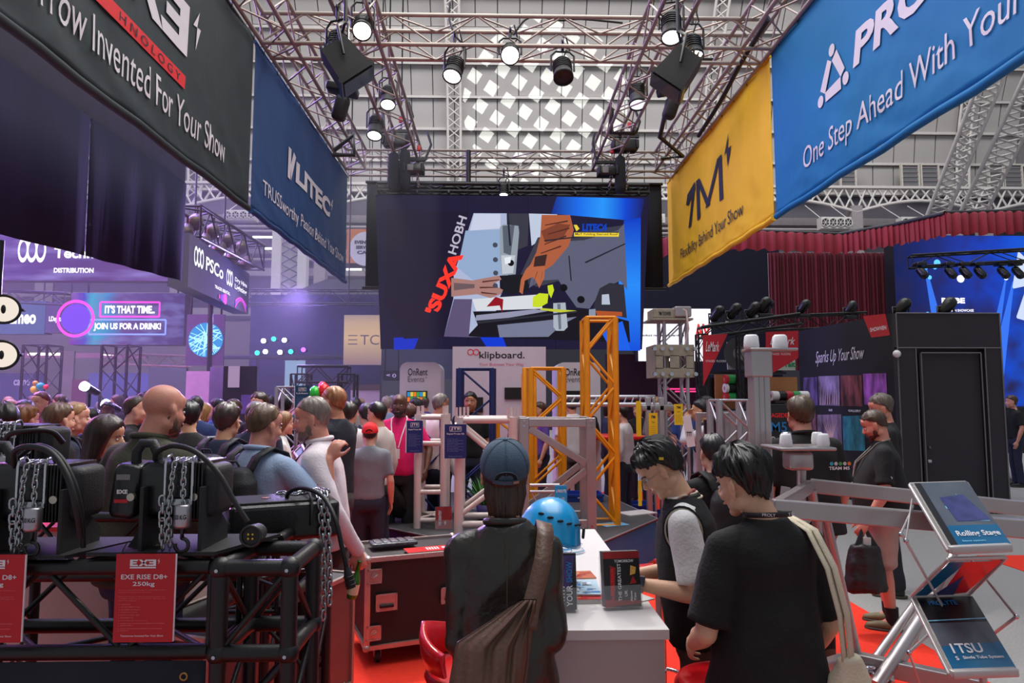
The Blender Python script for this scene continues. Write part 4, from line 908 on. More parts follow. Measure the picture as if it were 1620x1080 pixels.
vtext(pl, 'AHEAD', .048, .012, .022, .09, m_white, hd); vtext(pl, 'WITH', .079, .012, .024, .075, m_white, hd); vtext(pl, 'YOUR', .110, .012, .024, .08, m_white, hd); vtext(pl, 'SHOW', .110, .102, .024, .08, m_blup, hd)
hd, pl = holder('leaflet holder with dark red leaflet reading THE GREATEST at the counter front edge', (.510, 2.79, 1.001), 7, .15, .225, 8)
flat_fig(pl, [(0, [(0, 0), (.15, 0), (.15, .212), (0, .212)]), (1, [(.0, .185), (.15, .185), (.15, .212), (0, .212)]), (1, [(.0, .0), (.15, .012), (.15, .022), (.0, .030)]), (1, [(.024, .04), (.040, .05), (.05, .15), (.026, .16)]), (1, [(.105, .085), (.135, .09), (.12, .118)]), (2, [(.108, .12), (.13, .125), (.135, .15), (.112, .158)])], [m_blkp, m_rprint, m_gold], 'leaflet_cover', hd)
vtext(pl, 'THE GREATEST', .056, .022, .014, .145, m_white, hd, .012); vtext(pl, 'UK', .082, .04, .012, .024, m_white, hd); vtext(pl, 'ROCK TOUR', .028, .03, .012, .12, m_redp, hd, .02); text(pl, 'TOMORROW', .045, .17, .08, .011, m_white, hd, .012, d=.004); vtext(pl, 'Above', .105, .02, .009, .04, m_white, hd); vtext(pl, 'You', .12, .022, .009, .03, m_white, hd)
# brochures between and behind the holders
def flatbook(label, c, w, l, t, yaw, cover, name='brochure', cat='brochure', extra=None, tilt=0, group=None):
 root = thing(name, label, cat, c, group); M = Matrix.Rotation(R(yaw), 3, 'Z') @ Matrix.Rotation(R(tilt), 3, 'Y')
 MB().box(Vector(c)+Vector((0, 0, t/2)), (w, l, t), M).build('pages', mat('page_block', (200, 196, 190), .8, var=.2, vs=3, stretch=(1, 1, 300)), root)
 MB().box(Vector(c)+M @ Vector((0, 0, t/2+t/2+.0006)), (w+.002, l+.002, .0012), M).build('cover', cover, root)
 pl = Plane(Vector(c)+M @ Vector((-w/2, -l/2, t+.0012)), M @ Vector((1, 0, 0)), M @ Vector((0, 1, 0)))
 if extra: extra(pl, root, w, l)
 return root
def art(cols, n, seed):
 def f(pl, root, w, l):
  rs = random.Random(seed); ps = []
  for i in range(n):
   x, y = rs.random()*w*.8, rs.random()*l*.8; a, b = w*(.1+.25*rs.random()), l*(.05+.2*rs.random()); ps.append((rs.randrange(len(cols)), [(x, y), (min(w, x+a), y+b*.2), (min(w, x+a), min(l, y+b)), (x+a*.2, min(l, y+b*.9))]))
  flat_fig(pl, ps, cols, 'cover_print', root, d=.0006)
 return f
flatbook('thick red edged catalogue under the blue white brochure between the two holders', (.365, 2.98, 1.0), .16, .21, .018, 4, mat('cover_red', (180, 30, 30), .4), extra=art([m_gold, m_white, m_rprint], 12, 4))
flatbook('blue and white technical brochure lying on the red catalogue between the holders', (.365, 3.03, 1.0205), .16, .22, .006, -3, mat('cover_pale_blue', (170, 200, 215), .35), extra=art([m_blup, m_white, mat('print_grey', (120, 130, 138), .5)], 22, 9))
flatbook('orange brown printed brochure behind the blue white brochure on the counter', (.37, 3.32, 1.0), .19, .13, .004, 5, mat('cover_copper', (176, 92, 62), .4), extra=art([m_gold, m_rprint], 10, 2))
flatbook('pale open leaflet stack right of the THE GREATEST holder', (.56, 3.02, 1.0), .12, .17, .006, -24, mat('cover_cream', (210, 205, 180), .5), extra=art([m_white, mat('print_green', (120, 140, 90), .5)], 6, 3))
flatbook('thin pale leaflet under the open leaflet stack right of the holder', (.575, 2.93, 1.0), .09, .16, .003, -60, mat('cover_pale_grey', (190, 190, 190), .5))
flatbook('small dark flyer lying beside the upright red leaflets', (.33, 3.18, 1.0), .10, .10, .003, 15, mat('cover_dark_print', (60, 50, 60), .4), extra=art([m_purp, m_rprint], 6, 7))
# helmet
hm = thing('climbing_helmet', 'bright cyan blue climbing helmet with vents on a riser beside the leather jacket', 'helmet', (.24, 3.1, 1.14)); m_hel = mat('helmet_cyan', (0, 152, 214), .32, var=.03, coat=.4)
hb = MB(); MH = Matrix.Translation(P(866, 850, 3.1)) @ Matrix.Rotation(R(18), 4, 'Y') @ Matrix.Rotation(R(20), 4, 'Z'); nu, nv = 40, 14; vs = []
for i in range(nu):
 u = 2*PI*i/nu
 for j in range(nv+1):
  v = j/nv; e = R(90-98*v); rid = .004*abs(math.sin(u*4))*math.cos(e); flare = .018*max(0, v-.82)/.18
  vs.append(MH @ Vector(((.128+rid+flare)*math.cos(e)*math.cos(u), (.150+rid+flare)*math.cos(e)*math.sin(u), .150*math.sin(e)+.03)))
n = nv+1; hb.add(vs, [((i % nu)*n+j, (i % nu)*n+j+1, ((i+1) % nu)*n+j+1, ((i+1) % nu)*n+j) for i in range(nu) for j in range(nv)], 0, True)
sh = hb.build('shell', m_hel, hm); sh.modifiers.new('s', 'SOLIDIFY').thickness = .005
for k in range(7):
 u = R(-150+k*22); e = R(30); q = MH @ Vector((.128*math.cos(e)*math.cos(u)*1.03, .150*math.cos(e)*math.sin(u)*1.03, .150*math.sin(e)+.03)); nrm = (MH.to_3x3() @ Vector((math.cos(u)*math.cos(e), math.sin(u)*math.cos(e), math.sin(e)))).normalized()
 MB().ell(q, (.015, .007, .006), Matrix((nrm.cross(Vector((0, 0, 1))).normalized(), nrm, nrm.cross(nrm.cross(Vector((0, 0, 1))).normalized()*-1))).transposed(), 10, 6).build('vent', mat('vent_dark', (8, 30, 46), .8), sh)
u = R(-25); q = MH @ Vector((.142*math.cos(u), .160*math.sin(u), .07)); MB().rbox(q, (.012, .03, .045), .004, MH.to_3x3() @ Euler((0, R(-12), u)).to_matrix()).build('side_clip', m_blk2, sh)
rz = thing('riser_block', 'small white riser block under the cyan helmet', 'block', (.24, 3.1, 1.0)); MB().rbox((P(866, 850, 3.1).x, 3.1, 1.06), (.16, .18, .118), .006).build('block', m_lam, rz)
# blue lanyards heap, table sign, gel bottle
lz = thing('lanyard_heap', 'heap of cyan blue lanyards and clips lying on the counter', 'lanyards', (.36, 3.72, 1.0)); m_cy = mat('lanyard_cyan', (20, 160, 215), .55)
for k in range(7):
 rs = random.Random(k); c = Vector((.31+.12*rs.random(), 3.72+.14*rs.random(), 1.006+.004*k)); a0 = rs.random()*6; pts = [c+Vector(((.05+.03*rs.random())*math.cos(a0+t*.7), (.05+.04*rs.random())*math.sin(a0+t*.7), .006*rs.random())) for t in range(7)]
 m = MB()
 for p_ in pts: m.v += [tuple(p_+Vector((0, .006, 0))), tuple(p_-Vector((0, .006, -.006)))]
 for i in range(6): m.f.append((2*i, 2*i+1, 2*i+3, 2*i+2)); m.m.append(0); m.sm.append(True)
 m.build('lanyard', m_cy, lz).modifiers.new('s', 'SOLIDIFY').thickness = .0015
a, b = P(878, 822, 4.7), P(897, 768, 4.7)
sg = thing('table_sign', 'narrow cyan sign with white lettering standing behind the blue helmet', 'sign', (a.x, 4.7, .45)); m_cyp = mat('print_cyan', (12, 140, 196), .45, var=.02)
MB().bb((a.x, 4.7, a.z-.10), (b.x, 4.712, b.z)).build('board', m_cyp, sg); MB().bb((a.x+.03, 4.705, .006), (a.x+.045, 4.72, a.z)).build('post', m_alu2, sg)
pl = Plane((a.x, 4.7, a.z), (1, 0, 0), (0, 0, 1)); w = b.x-a.x; h = b.z-a.z
text(pl, 'PROLYTE', w*.24, h*.80, w*.68, h*.09, m_white, sg, .03); text(pl, 'Turn ADD', w*.24, h*.58, w*.55, h*.08, m_white, sg, .02); shape(pl, [(w*.1, h*.8), (w*.2, h*.8), (w*.15, h*.9)], m_white, sg)
# stools
m_rs = mat('red_vinyl', (196, 12, 22), .32, var=.04, coat=.3, bump=.05, bs=90); m_chr = mat('chrome', (200, 200, 205), .12, 1, var=0)
def stool(label, x, y, yaw=0, h=.74, back=True):
 r_ = thing('bar_stool', label, 'stool', (x, y, 0), 'red bar stools round the white counter')
 MB().lathe([(.0, h-.055), (.15, h-.055), (.19, h-.035), (.20, h-.01), (.185, h+.01), (.15, h+.018), (.0, h+.02)], (x, y, 0), 36).build('seat', m_rs, r_)
 MB().tube([(x+.186*math.cos(a), y+.186*math.sin(a), h+.008) for a in [2*PI*i/32 for i in range(32)]], .004, 6, closed=True).build('seat_piping', m_rs, r_)
 if back:
  b = MB(); M = Matrix.Rotation(R(yaw), 3, 'Z'); vs = []
  for i in range(17):
   a = R(-62+124*i/16)
   for rr, zz in ((.195, h+.03), (.215, h+.08), (.222, h+.15), (.215, h+.19), (.195, h+.19), (.190, h+.12), (.178, h+.03)):
    k = 1-.35*abs(i-8)/8 if zz > h+.1 else 1; z2 = h+(zz-h)*k; v = M @ Vector((rr*math.sin(a), -rr*math.cos(a), 0)); vs.append((x+v.x, y+v.y, z2))
  b.add(vs, [(i*7+j, i*7+(j+1) % 7, (i+1)*7+(j+1) % 7, (i+1)*7+j) for i in range(16) for j in range(7)]+[tuple(range(7)), tuple(range(16*7+6, 16*7-1, -1))], 0, True); b.build('backrest', m_rs, r_)
 MB().cyl((x, y, .03), (x, y, h-.05), .028, n=16).build('column', m_chr, r_)
 MB().lathe([(.0, 0), (.21, 0), (.215, .008), (.19, .02), (.05, .035), (.03, .06)], (x, y, 0), 32).build('base', m_chr, r_)
 MB().tube([(x+.13*math.cos(a), y+.13*math.sin(a), .30) for a in [2*PI*i/24 for i in range(24)]], .011, 8, closed=True).build('foot_ring', m_chr, r_)
 return r_
stool('red bar stool with low back, partly hidden left of the leather jacket', -.09, 2.88, yaw=-95)
stool('red bar stool right of the white counter behind the black t-shirt', .86, 2.58, yaw=60, h=.80, back=False)
stool('red bar stool on the far side of the counter behind the young man', .92, 3.9, yaw=40, h=.86)

# ================================================ FLIGHT CASE
m_fc = mat('flight_case_black', (30, 18, 20), .55, var=.12, vs=8, bump=.35, bs=260); m_al = mat('case_edge_aluminium', (178, 164, 158), .35, .65, var=.1, vs=6)
fcx, fcy, ang = -.883, 4.84, 21.0
Rz = Matrix.Rotation(R(ang), 3, 'Z'); fq = lambda x, y, z: Vector((fcx, fcy, 0))+Rz @ Vector((x, y, z)); fw, fd, z0, z1 = .78, .56, .135, .725
fc = thing('flight_case', 'black flight case with silver edges on castors standing on the red carpet', 'flight case', (fcx, fcy, 0))
MB().box(fq(fw/2, fd/2, (z0+z1)/2), (fw-.01, fd-.01, z1-z0-.01), Rz).build('panel', m_fc, fc)
t = .03
for (xa, ya, xb, yb) in ((0, 0, fw, 0), (0, fd, fw, fd), (0, 0, 0, fd), (fw, 0, fw, fd)):
 for z in (z0, z1):
  a, b = fq(xa, ya, z), fq(xb, yb, z); MB().box((a+b)/2, ((b-a).length if ya == yb else t, t if ya == yb else (b-a).length, t), Rz).build('edge', m_al, fc)
for (xa, ya) in ((0, 0), (fw, 0), (0, fd), (fw, fd)):
 MB().box(fq(xa, ya, (z0+z1)/2), (t*1.15, t*1.15, z1-z0+t), Rz).build('edge', m_al, fc)
 for z in (z0, z1): MB().ell(fq(xa, ya, z), .028, nu=14, nv=10).build('ball_corner', m_al, fc)
lid_z = z1-.0
plf = Plane(fq(0, -.016, 0), Rz @ Vector((1, 0, 0)), (0, 0, 1))
def dish(pl, x, y, w, h, par, handle):
 f = MB(); t_ = .012
 for (a, b, c, d) in ((0, 0, w, t_), (0, h-t_, w, h), (0, 0, t_, h), (w-t_, 0, w, h)): f.prism([pl.p(x+a, y+b, .0), pl.p(x+c, y+b, .0), pl.p(x+c, y+d, .0), pl.p(x+a, y+d, .0)], pl.n*.007)
 o = f.build('dish_rim', m_al, par); MB().prism([pl.p(x+t_, y+t_, .001), pl.p(x+w-t_, y+t_, .001), pl.p(x+w-t_, y+h-t_, .001), pl.p(x+t_, y+h-t_, .001)], pl.n*.001).build('dish_back', m_al, o)
 for i in range(8):
  for yy in (.006, h-.006): MB().ell(pl.p(x+.01+(w-.02)*i/7, y+yy, .008), .0035, nu=8, nv=6).build('rivet', m_al, o)
 if handle: MB().rbox(pl.p(x+w/2, y+h*.30, .014), (w*.66, .022, .016), .006, pl.rot()).build('handle', m_blk2, o)
 else:
  MB().cyl(pl.p(x+w/2, y+h/2, .004), pl.p(x+w/2, y+h/2, .014), h*.26, n=20).build('latch_disc', m_al, o); MB().rbox(pl.p(x+w/2, y+h/2, .018), (h*.4, .010, .008), .003, pl.rot() @ Euler((0, 0, .5)).to_matrix()).build('latch_wing', m_al, o)
for x_ in (.055, .52): dish(plf, x_, .375, .15, .115, fc, True)
for z_ in (.565, .185): dish(plf, -.005, z_, .10, .10, fc, False); dish(plf, .69, z_, .10, .10, fc, False)
for x_ in (.06, .2, .4, .6, .74):
 for z_ in (z0+.0, z1): MB().ell(plf.p(x_, z_, .0), .005, nu=8, nv=6).build('rivet', m_al, fc)
for x_ in (.09, .69):
 for y_ in (.09, fd-.09):
  c = fq(x_, y_, .05); cs = thing('castor', None, None, c); cs.parent = fc; cs.matrix_parent_inverse = wm(fc).inverted()
  MB().cyl(c-Rz @ Vector((.016, 0, 0)), c+Rz @ Vector((.016, 0, 0)), .05, n=24).build('wheel', mat('castor_blue_black', (26, 30, 52), .5), cs)
  for sx in (-.022, .022): MB().prism([c+Rz @ Vector((sx, -.02, -.01)), c+Rz @ Vector((sx, .02, -.01)), c+Rz @ Vector((sx, .05, .075)), c+Rz @ Vector((sx, -.03, .075))], Rz @ Vector((.003, 0, 0))).build('fork', m_al, cs)
  MB().box(c+Rz @ Vector((0, .01, .078)), (.10, .09, .006), Rz).build('mount_plate', m_al, cs)
# lying on the case
tb = thing('plastic_tray', 'grey plastic tray with silvery contents lying on the flight case', 'tray', fq(.23, .34, z1+.016))
MB().rbox(fq(.25, .34, z1+.034), (.34, .17, .030), .01, Rz).build('tray', mat('tray_grey', (84, 84, 90), .25, var=.5, vs=30), tb)
for k in range(5): MB().rbox(fq(.13+.06*k, .34, z1+.052), (.045, .13, .008), .003, Rz).build('compartment', mat('tray_silver', (150, 152, 160), .2, .6, var=.3, vs=20), tb)
cdl = flatbook('red and white printed card lying at the front edge of the flight case', fq(.47, .10, z1+.016), .36, .15, .002, ang, mat('card_red', (206, 22, 26), .35), name='printed_card', cat='card')
pl = Plane(fq(.29, .03, z1+.020), Rz @ Vector((1, 0, 0)), Rz @ Vector((0, 1, 0)))
for k in range(5): shape(pl, [(.15+.02*k, .03), (.16+.02*k, .03), (.165+.02*k, .11-.01*(k % 2)), (.155+.02*k, .11)], m_white, cdl, d=.001)
text(pl, 'EXE', .27, .05, .06, .05, m_white, cdl, .05, d=.001)

# ================================================ GREY-BROWN ROAD CASE AT THE LEFT OF THE AISLE
m_rc = mat('road_case_taupe', (112, 74, 70), .45, var=.08, vs=5, bump=.2, bs=200)
A0, A1 = Vector((-.93, 4.57, 0)), Vector((-1.36, 3.36, 0)); dv = (A0-A1).normalized(); lv = Vector((-dv.y, dv.x, 0)); LW_ = (A0-A1).length
rc = thing('road_case', 'tall taupe road case with aluminium edging beside the red aisle', 'flight case', A0)
q = lambda u, w_, z: A1+dv*u+lv*w_+Vector((0, 0, z)); Rr = Matrix((lv*-1, dv, Vector((0, 0, 1)))).transposed()
H_ = .70; WD = .5
MB().prism([q(0, .004, .02), q(LW_, .004, .02), q(LW_, WD, .02), q(0, WD, .02)], (0, 0, H_-.03)).build('panel', m_rc, rc, fix=True)
for w_ in (0, WD):
 for z in (.02, H_): a, b = q(0, w_, z), q(LW_, w_, z); MB().box((a+b)/2, (.025, LW_, .025), Rr).build('edge', m_al, rc)
 for u in (0, LW_): a, b = q(u, w_, .02), q(u, w_, H_); MB().box((a+b)/2, (.025, .025, H_), Rr).build('edge', m_al, rc)
for u in (0, LW_):
 for z in (.02, H_): a, b = q(u, 0, z), q(u, WD, z); MB().box((a+b)/2, (WD, .025, .025), Rr).build('edge', m_al, rc)
MB().prism([q(.02, .02, H_), q(LW_-.02, .02, H_), q(LW_-.02, WD-.02, H_), q(.02, WD-.02, H_)], (0, 0, .004)).build('lid', mat('lid_dark', (40, 38, 40), .6), rc, fix=True)
for u in (.08, .3, .6, .9, 1.2):
 for z in (.05, H_-.03): MB().ell(q(u, -.002, z), .005, nu=8, nv=6).build('rivet', m_al, rc)

# ================================================ BLACK TRUSS STAND WITH HOISTS
def post_truss(name, label, x0, y0, z0_, z1_, s_, m, rc_=.024, **k): return truss(name, label, (x0+s_/2, y0+s_/2, z0_), (x0+s_/2, y0+s_/2, z1_), s_, s_, m, up=(0, 1, 0), rc=rc_, rb=.009, **k)
TZ0, TZ1 = 1.02, 1.29
zc_ = (TZ0+TZ1)/2; sz = TZ1-TZ0
truss('display_truss', 'black front truss under the chain hoists carrying red signs', (-2.3, 2.46, zc_), (-.94, 2.46, zc_), .26, sz, m_blk, rc=.026, rb=.010, pitch=.27, cat='truss')
cb = thing('corner_truss', 'black box corner truss at the right end of the hoist display', 'truss', (-.78, 2.46, 0))
def boxframe(root, x0, y0, z0_, x1, y1, z1_, r_=.027, br=.010, m=m_blk):
 xs, ys, zs = (x0, x1), (y0, y1), (z0_, z1_)
 for x in xs:
  for y in ys: MB().cyl((x, y, z0_), (x, y, z1_), r_, n=14).build('chord', m, root)
 for z in zs:
  for y in ys: MB().cyl((x0, y, z), (x1, y, z), r_, n=14).build('chord', m, root)
  for x in xs: MB().cyl((x, y0, z), (x, y1, z), r_, n=14).build('chord', m, root)
 for x in xs:
  for y in ys:
   for z in zs: MB().ell((x, y, z), r_*1.35, nu=14, nv=10).build('corner_ball', m, root); MB().cyl((x, y-r_*1.4, z), (x, y-r_*1.5, z), .006, n=8).build('bolt', m_chr, root)
 def X(a, b): MB().cyl(a, b, br, n=8).build('brace', m, root)
 for y in ys: X((x0, y, z0_), (x1, y, z1_))
 for x in xs: X((x, y0, z1_), (x, y1, z0_))
boxframe(cb, -.90, 2.31, TZ0, -.675, 2.60, TZ1)
for zz in (.0, ):
 for x in (-.90, -.675):
  for y in (2.31, 2.60): MB().cyl((x, y, .0), (x, y, TZ0), .027, n=14).build('leg', m_blk, cb)
 for k, (za, zb_) in enumerate(((1.0, .76), (.76, .52), (.52, .28), (.28, .04))):
  for y in (2.31, 2.60): MB().cyl((-.90 if k % 2 else -.675, y, za), (-.675 if k % 2 else -.90, y, zb_), .010, n=8).build('brace', m_blk, cb)
  for x in (-.90, -.675): MB().cyl((x, 2.31 if k % 2 else 2.60, za), (x, 2.60 if k % 2 else 2.31, zb_), .010, n=8).build('brace', m_blk, cb)
truss('display_truss', 'black side truss running back from the corner truss under the lying hoist', (-.97, 2.74, zc_), (-.97, 3.45, zc_), .24, sz, m_blk, rc=.024, rb=.009, pitch=.27, cat='truss')
truss('display_truss', 'black rear truss behind the front truss of the hoist display', (-2.9, 3.4, zc_), (-1.14, 3.4, zc_), .24, sz, m_blk, rc=.024, rb=.009, pitch=.27, cat='truss')
for x, y in ((-2.2, 2.46), (-1.0, 3.56), (-2.4, 3.4)):
 post_truss('truss_support', {(-2.2, 2.46): 'black truss leg at the left end of the hoist display', (-1.0, 3.56): 'black truss leg under the rear corner of the hoist display', (-2.4, 3.4): 'black truss leg under the rear truss of the hoist display'}[(x, y)], x-.12, y-.12, 0, TZ0-.03, .24, m_blk, cat='truss')
# navy skirt below the front truss
m_skirt = mat('skirt_navy_black', (20, 24, 36), .9, var=.2, vs=4, bump=.5, bs=5, stretch=(3, 1, .3))
sk = MB(); n_ = 60; sx0, sx1 = -2.4, -.935
for i in range(n_+1):
 x = sx0+(sx1-sx0)*i/n_; y = 2.30+.008*math.sin(i*.7)+.006*math.sin(i*1.7); sk.v += [(x, y, .01), (x, 2.302, 1.0)]
for i in range(n_): sk.f.append((2*i, 2*i+2, 2*i+3, 2*i+1)); sk.m.append(0); sk.sm.append(True)
o = sk.build('cloth_skirt', m_skirt, None, label='navy black cloth skirt hanging below the front truss of the hoist display', cat='cloth'); o.modifiers.new('s', 'SOLIDIFY').thickness = .003
for x in (-1.68, -1.0, -2.2):
 b = PX(0, 0, 1) if False else Vector((x, 2.292, .955)); g = MB().tube([b+Vector((.011*math.cos(a), 0, .011*math.sin(a))) for a in [2*PI*i/16 for i in range(16)]], .0035, 6, closed=True).build('eyelet', mat('brass', (170, 140, 80), .35, .8), o)
# red signs
m_sred = mat('sign_red', (186, 12, 24), .45, var=.03); m_spink = mat('sign_small_print', (226, 120, 120), .6, var=0)
def red_sign(label, x0, x1, z0_, z1_, y, lab1, lab2):
 r_ = thing('display_sign', label, 'sign', ((x0+x1)/2, y, z0_), 'red hoist signs hung on the front truss'); MB().bb((x0, y, z0_), (x1, y+.004, z1_)).build('board', m_sred, r_)
 MB().bb((x1, y+.0005, z0_+.002), (x1+.003, y+.006, z1_-.001)).build('board_edge', m_white, r_)
 pl = Plane((x0, y, z0_), (1, 0, 0), (0, 0, 1)); w, h = x1-x0, z1_-z0_; U = lambda a: a*w; V = lambda b: b*h
 exe_logo(pl, U(.24), V(.865), U(.42), V(.075), m_white, r_, d=.002)
 text(pl, lab1, U(.10), V(.715), U(.78), V(.055), m_white, r_, .015, d=.002); text(pl, lab2, U(.30), V(.625), U(.37), V(.062), m_white, r_, .015, d=.002)
 lines = [(.07, .585, .80), (.07, .56, .55), (.07, .51, .78), (.07, .488, .80), (.07, .466, .30), (.12, .425, .16), (.12, .395, .32), (.12, .363, .33), (.12, .333, .28), (.12, .303, .32), (.12, .272, .22), (.12, .240, .45), (.12, .208, .74), (.12, .186, .2), (.12, .150, .70), (.12, .128, .14)]
 words = ['Electric chain hoist designed and produced here', 'made in the highest configuration', 'Maximum hoist construction type quality and', 'weight makes it ideal for lifting sets', 'truss and rigging', 'CLASS D8+', 'LIFTING SPEED 4 m/min', 'NUMBER OF FALLS 1', 'CAPACITY 250 kg', 'DUTY CYCLE 40%', 'POWER kW', 'VOLTAGE 400 V three phase', 'OVERLOAD CLUTCH AND BRAKES INCLUDED', 'AND LIMITS', 'LOW VOLTAGE CONTROL AVAILABLE', 'ON BOARD']
 mb = MB()
 for (a, b, l), wd in zip(lines, words):
  text(pl, wd, U(a), V(b), U(l), V(.013), m_spink, r_, d=.002, mb=mb)
  if a > .1: mb.poly([pl.p(u, v, .002) for u, v in disc_pts(U(.09), V(b+.006), .0012, 6)])
 mb.build('small_print', m_spink, r_, kind='stuff')
 text(pl, 'Tomorrow Invented For Your Show', U(.13), V(.065), U(.72), V(.02), m_white, r_, .01, d=.002)
 for x in (x0+.02, x1-.02): MB().tube([(x, y+.006, z1_-.01), (x, y-.002, z1_+.012), (x, y+.02, z1_+.03)], .0025, 6).build('sign_tie', m_blk2, r_)
a, b = P(178, 1016, 2.27), P(278, 876, 2.27)
red_sign('red hoist sign reading 250kg on the front truss, beside the corner truss', a.x, b.x, a.z, b.z, 2.27, 'EXE RISE D8+', '250kg')
a, b = P(-63, 1017, 2.27), P(40, 877, 2.27)
red_sign('red hoist sign cut by the left picture edge', a.x, b.x, a.z, b.z, 2.27, 'EXE RISE D8+', '350kg')
# hoists
m_hb = mat('hoist_black', (15, 15, 17), .33, var=.1, coat=.2, bump=.12, bs=180); m_hb2 = mat('hoist_matt', (24, 24, 26), .6, bump=.2, bs=160)
m_zinc = mat('zinc_chain', (178, 182, 184), .25, .9, var=.1); m_bolt = mat('bolt_steel', (190, 180, 165), .3, .9, var=.05); m_copp = mat('contact_gold', (220, 180, 70), .3, .9)
def hoist(label, c, load, yaw=0, stand=True, L_=.37):
 """body lies along local x, chain guides on its near side; c is the centre of its base plate"""
 r_ = thing('chain_hoist', label, 'chain hoist', c, 'electric chain hoists on the black truss'); M = Matrix.Translation(c) @ Matrix.Rotation(R(yaw), 4, 'Z'); Q = lambda x, y, z: M @ Vector((x, y, z)); R3 = M.to_3x3(); hz = .205
 bd = MB(); bd.rbox(Q(.02, 0, hz), (L_*.78, .19, .20), .045, R3, seg=4); bd.build('body', m_hb, r_)
 fins = thing('fin_set', None, None, c); fins.parent = r_; fins.matrix_parent_inverse = wm(r_).inverted()
 for k in range(5): MB().rbox(Q(L_*.29+.011*k, 0, hz+.0), (.006, .202, .19), .003, R3).build('fin', m_hb, fins)
 ec = MB(); ec.rbox(Q(-L_*.45, -.005, hz-.005), (.10, .17, .19), .03, R3 @ Euler((0, R(6), 0)).to_matrix(), seg=4); e_ = ec.build('end_cover', m_hb, r_)
 MB().rbox(Q(L_*.47, 0, hz-.005), (.07, .17, .18), .03, R3, seg=3).build('gear_cover', m_hb2, r_)
 MB().tube([Q(x, -.04, z) for x, z in ((-L_*.40, hz+.07), (-L_*.40, hz+.125), (-L_*.34, hz+.155), (-L_*.22, hz+.155), (-L_*.16, hz+.12), (-L_*.16, hz+.06))], .017, 10).build('carry_handle', m_hb2, r_)
 MB().box(Q(-L_*.45, -.092, hz+.045), (.045, .003, .018), R3).build('label_plate', mat('plate_grey', (120, 120, 124), .5), e_); pl = Plane(Q(-L_*.45-.03, -.093, hz-.04), R3 @ Vector((1, 0, 0)), (0, 0, 1))
 text(pl, 'EXE', .012, .03, .036, .014, m_white, e_, .05, d=.002); shape(pl, [(.004, .0), (.05, .0), (.05, .012), (.004, .012)], m_sred, e_, d=.002)
 for x in (-L_*.34, L_*.36): MB().cyl(Q(x, -.105, hz-.02), Q(x, -.09, hz-.02), .013, n=18).build('bolt', m_bolt, r_)
 if stand:
  for x in (-.06, L_*.45): MB().prism([Q(x, -.125, .006), Q(x, .10, .006), Q(x, .10, .06), Q(x, -.09, hz+.015), Q(x, -.125, hz+.015)], R3 @ Vector((.012, 0, 0))).build('bracket', m_hb2, r_, fix=True)
  MB().prism([Q(-.135, -.06, .0), Q(-.06, -.11, .0), Q(-.06, -.10, .0), Q(-.06, -.06, .12)], R3 @ Vector((0, .01, 0))).build('gusset', m_hb2, r_, fix=True)
  MB().prism([Q(-.22, -.14, 0), Q(.20, -.14, 0), Q(.32, .16, 0), Q(-.10, .16, 0)], (0, 0, .012)).build('base_plate', m_hb2, r_, fix=True)
 # chrome staples, steel bar, chain, hook block
 for x in (.015, .105): MB().tube([Q(x, -.06, hz+.095), Q(x, -.075, hz+.118), Q(x, -.105, hz+.112), Q(x, -.112, hz+.09), Q(x, -.112, hz-.03)], .0055, 8).build('staple', m_chr, r_)
 MB().box(Q(.06, -.113, hz-.035), (.095, .004, .020), R3).build('guide_bar', m_zinc, r_)
 ch = thing('load_chain', None, None, Q(.06, -.12, hz)); ch.parent = r_; ch.matrix_parent_inverse = wm(r_).inverted()
 chain([Q(.045, -.07, hz+.105), Q(.045, -.112, hz+.10), Q(.043, -.122, hz+.05), Q(.038, -.124, hz-.05), Q(.040, -.122, .05), Q(.045, -.115, .02)], m_zinc, ch, .0185, .0030, .0075)
 chain([Q(.078, -.07, hz+.105), Q(.078, -.112, hz+.10), Q(.080, -.122, hz+.05), Q(.084, -.128, hz-.045)], m_zinc, ch, .0185, .0030, .0075)
 chain([Q(.012, -.122, hz-.03), Q(.016, -.124, hz-.09), Q(.020, -.122, .03)], m_zinc, ch, .024, .0036, .0095)
 hk = thing('hook_block', None, None, Q(.09, -.13, hz-.10)); hk.parent = r_; hk.matrix_parent_inverse = wm(r_).inverted()
 MB().lathe([(0, -.038), (.022, -.038), (.027, -.028), (.027, .030), (.024, .038), (0, .038)], Q(.088, -.135, hz-.078), 22).build('block', mat('brushed_steel', (176, 172, 178), .3, .85, var=.1, vs=3, stretch=(1, 1, 12)), hk)
 pl = Plane(Q(.064, -.1635, hz-.085), R3 @ Vector((1, 0, 0)), (0, 0, 1)); text(pl, load+' KG', .003, 0, .042, .015, m_blkp, hk, .02, warp=lambda x, y: -.027+math.sqrt(max(0, .027**2-(x-.024)**2)), d=.0018)
 MB().tube([Q(.088, -.135, hz-.115), Q(.088, -.135, hz-.15)]+[Q(.088+.022*math.cos(a)-.0, -.135, hz-.172+.022*math.sin(a)) for a in [R(t) for t in range(90, -200, -24)]], .0065, 8).build('hook', m_hb, hk)
 return r_, Q, R3
gz = TZ1+.028
h1, Q1, _ = hoist('black chain hoist marked 250 KG on the front truss behind its red sign', (-1.125, 2.46, gz+.01), '250', 0, L_=.30)
h2, Q2, _ = hoist('black chain hoist marked 350 KG at the left picture edge', (-1.60, 2.44, gz+.005), '350', 0, L_=.36)
h3, Q3, _ = hoist('black chain hoist with large white letters behind the 350 KG hoist', (-2.30, 3.30, gz+.10), '500', 0, stand=True, L_=.46)
pl = Plane(Q3(-.02, -.105, .245), (1, 0, 0), (0, 0, 1)); exe_logo(pl, 0, 0, .13, .030, m_white, h3, d=.012, bar=False, flick=False)
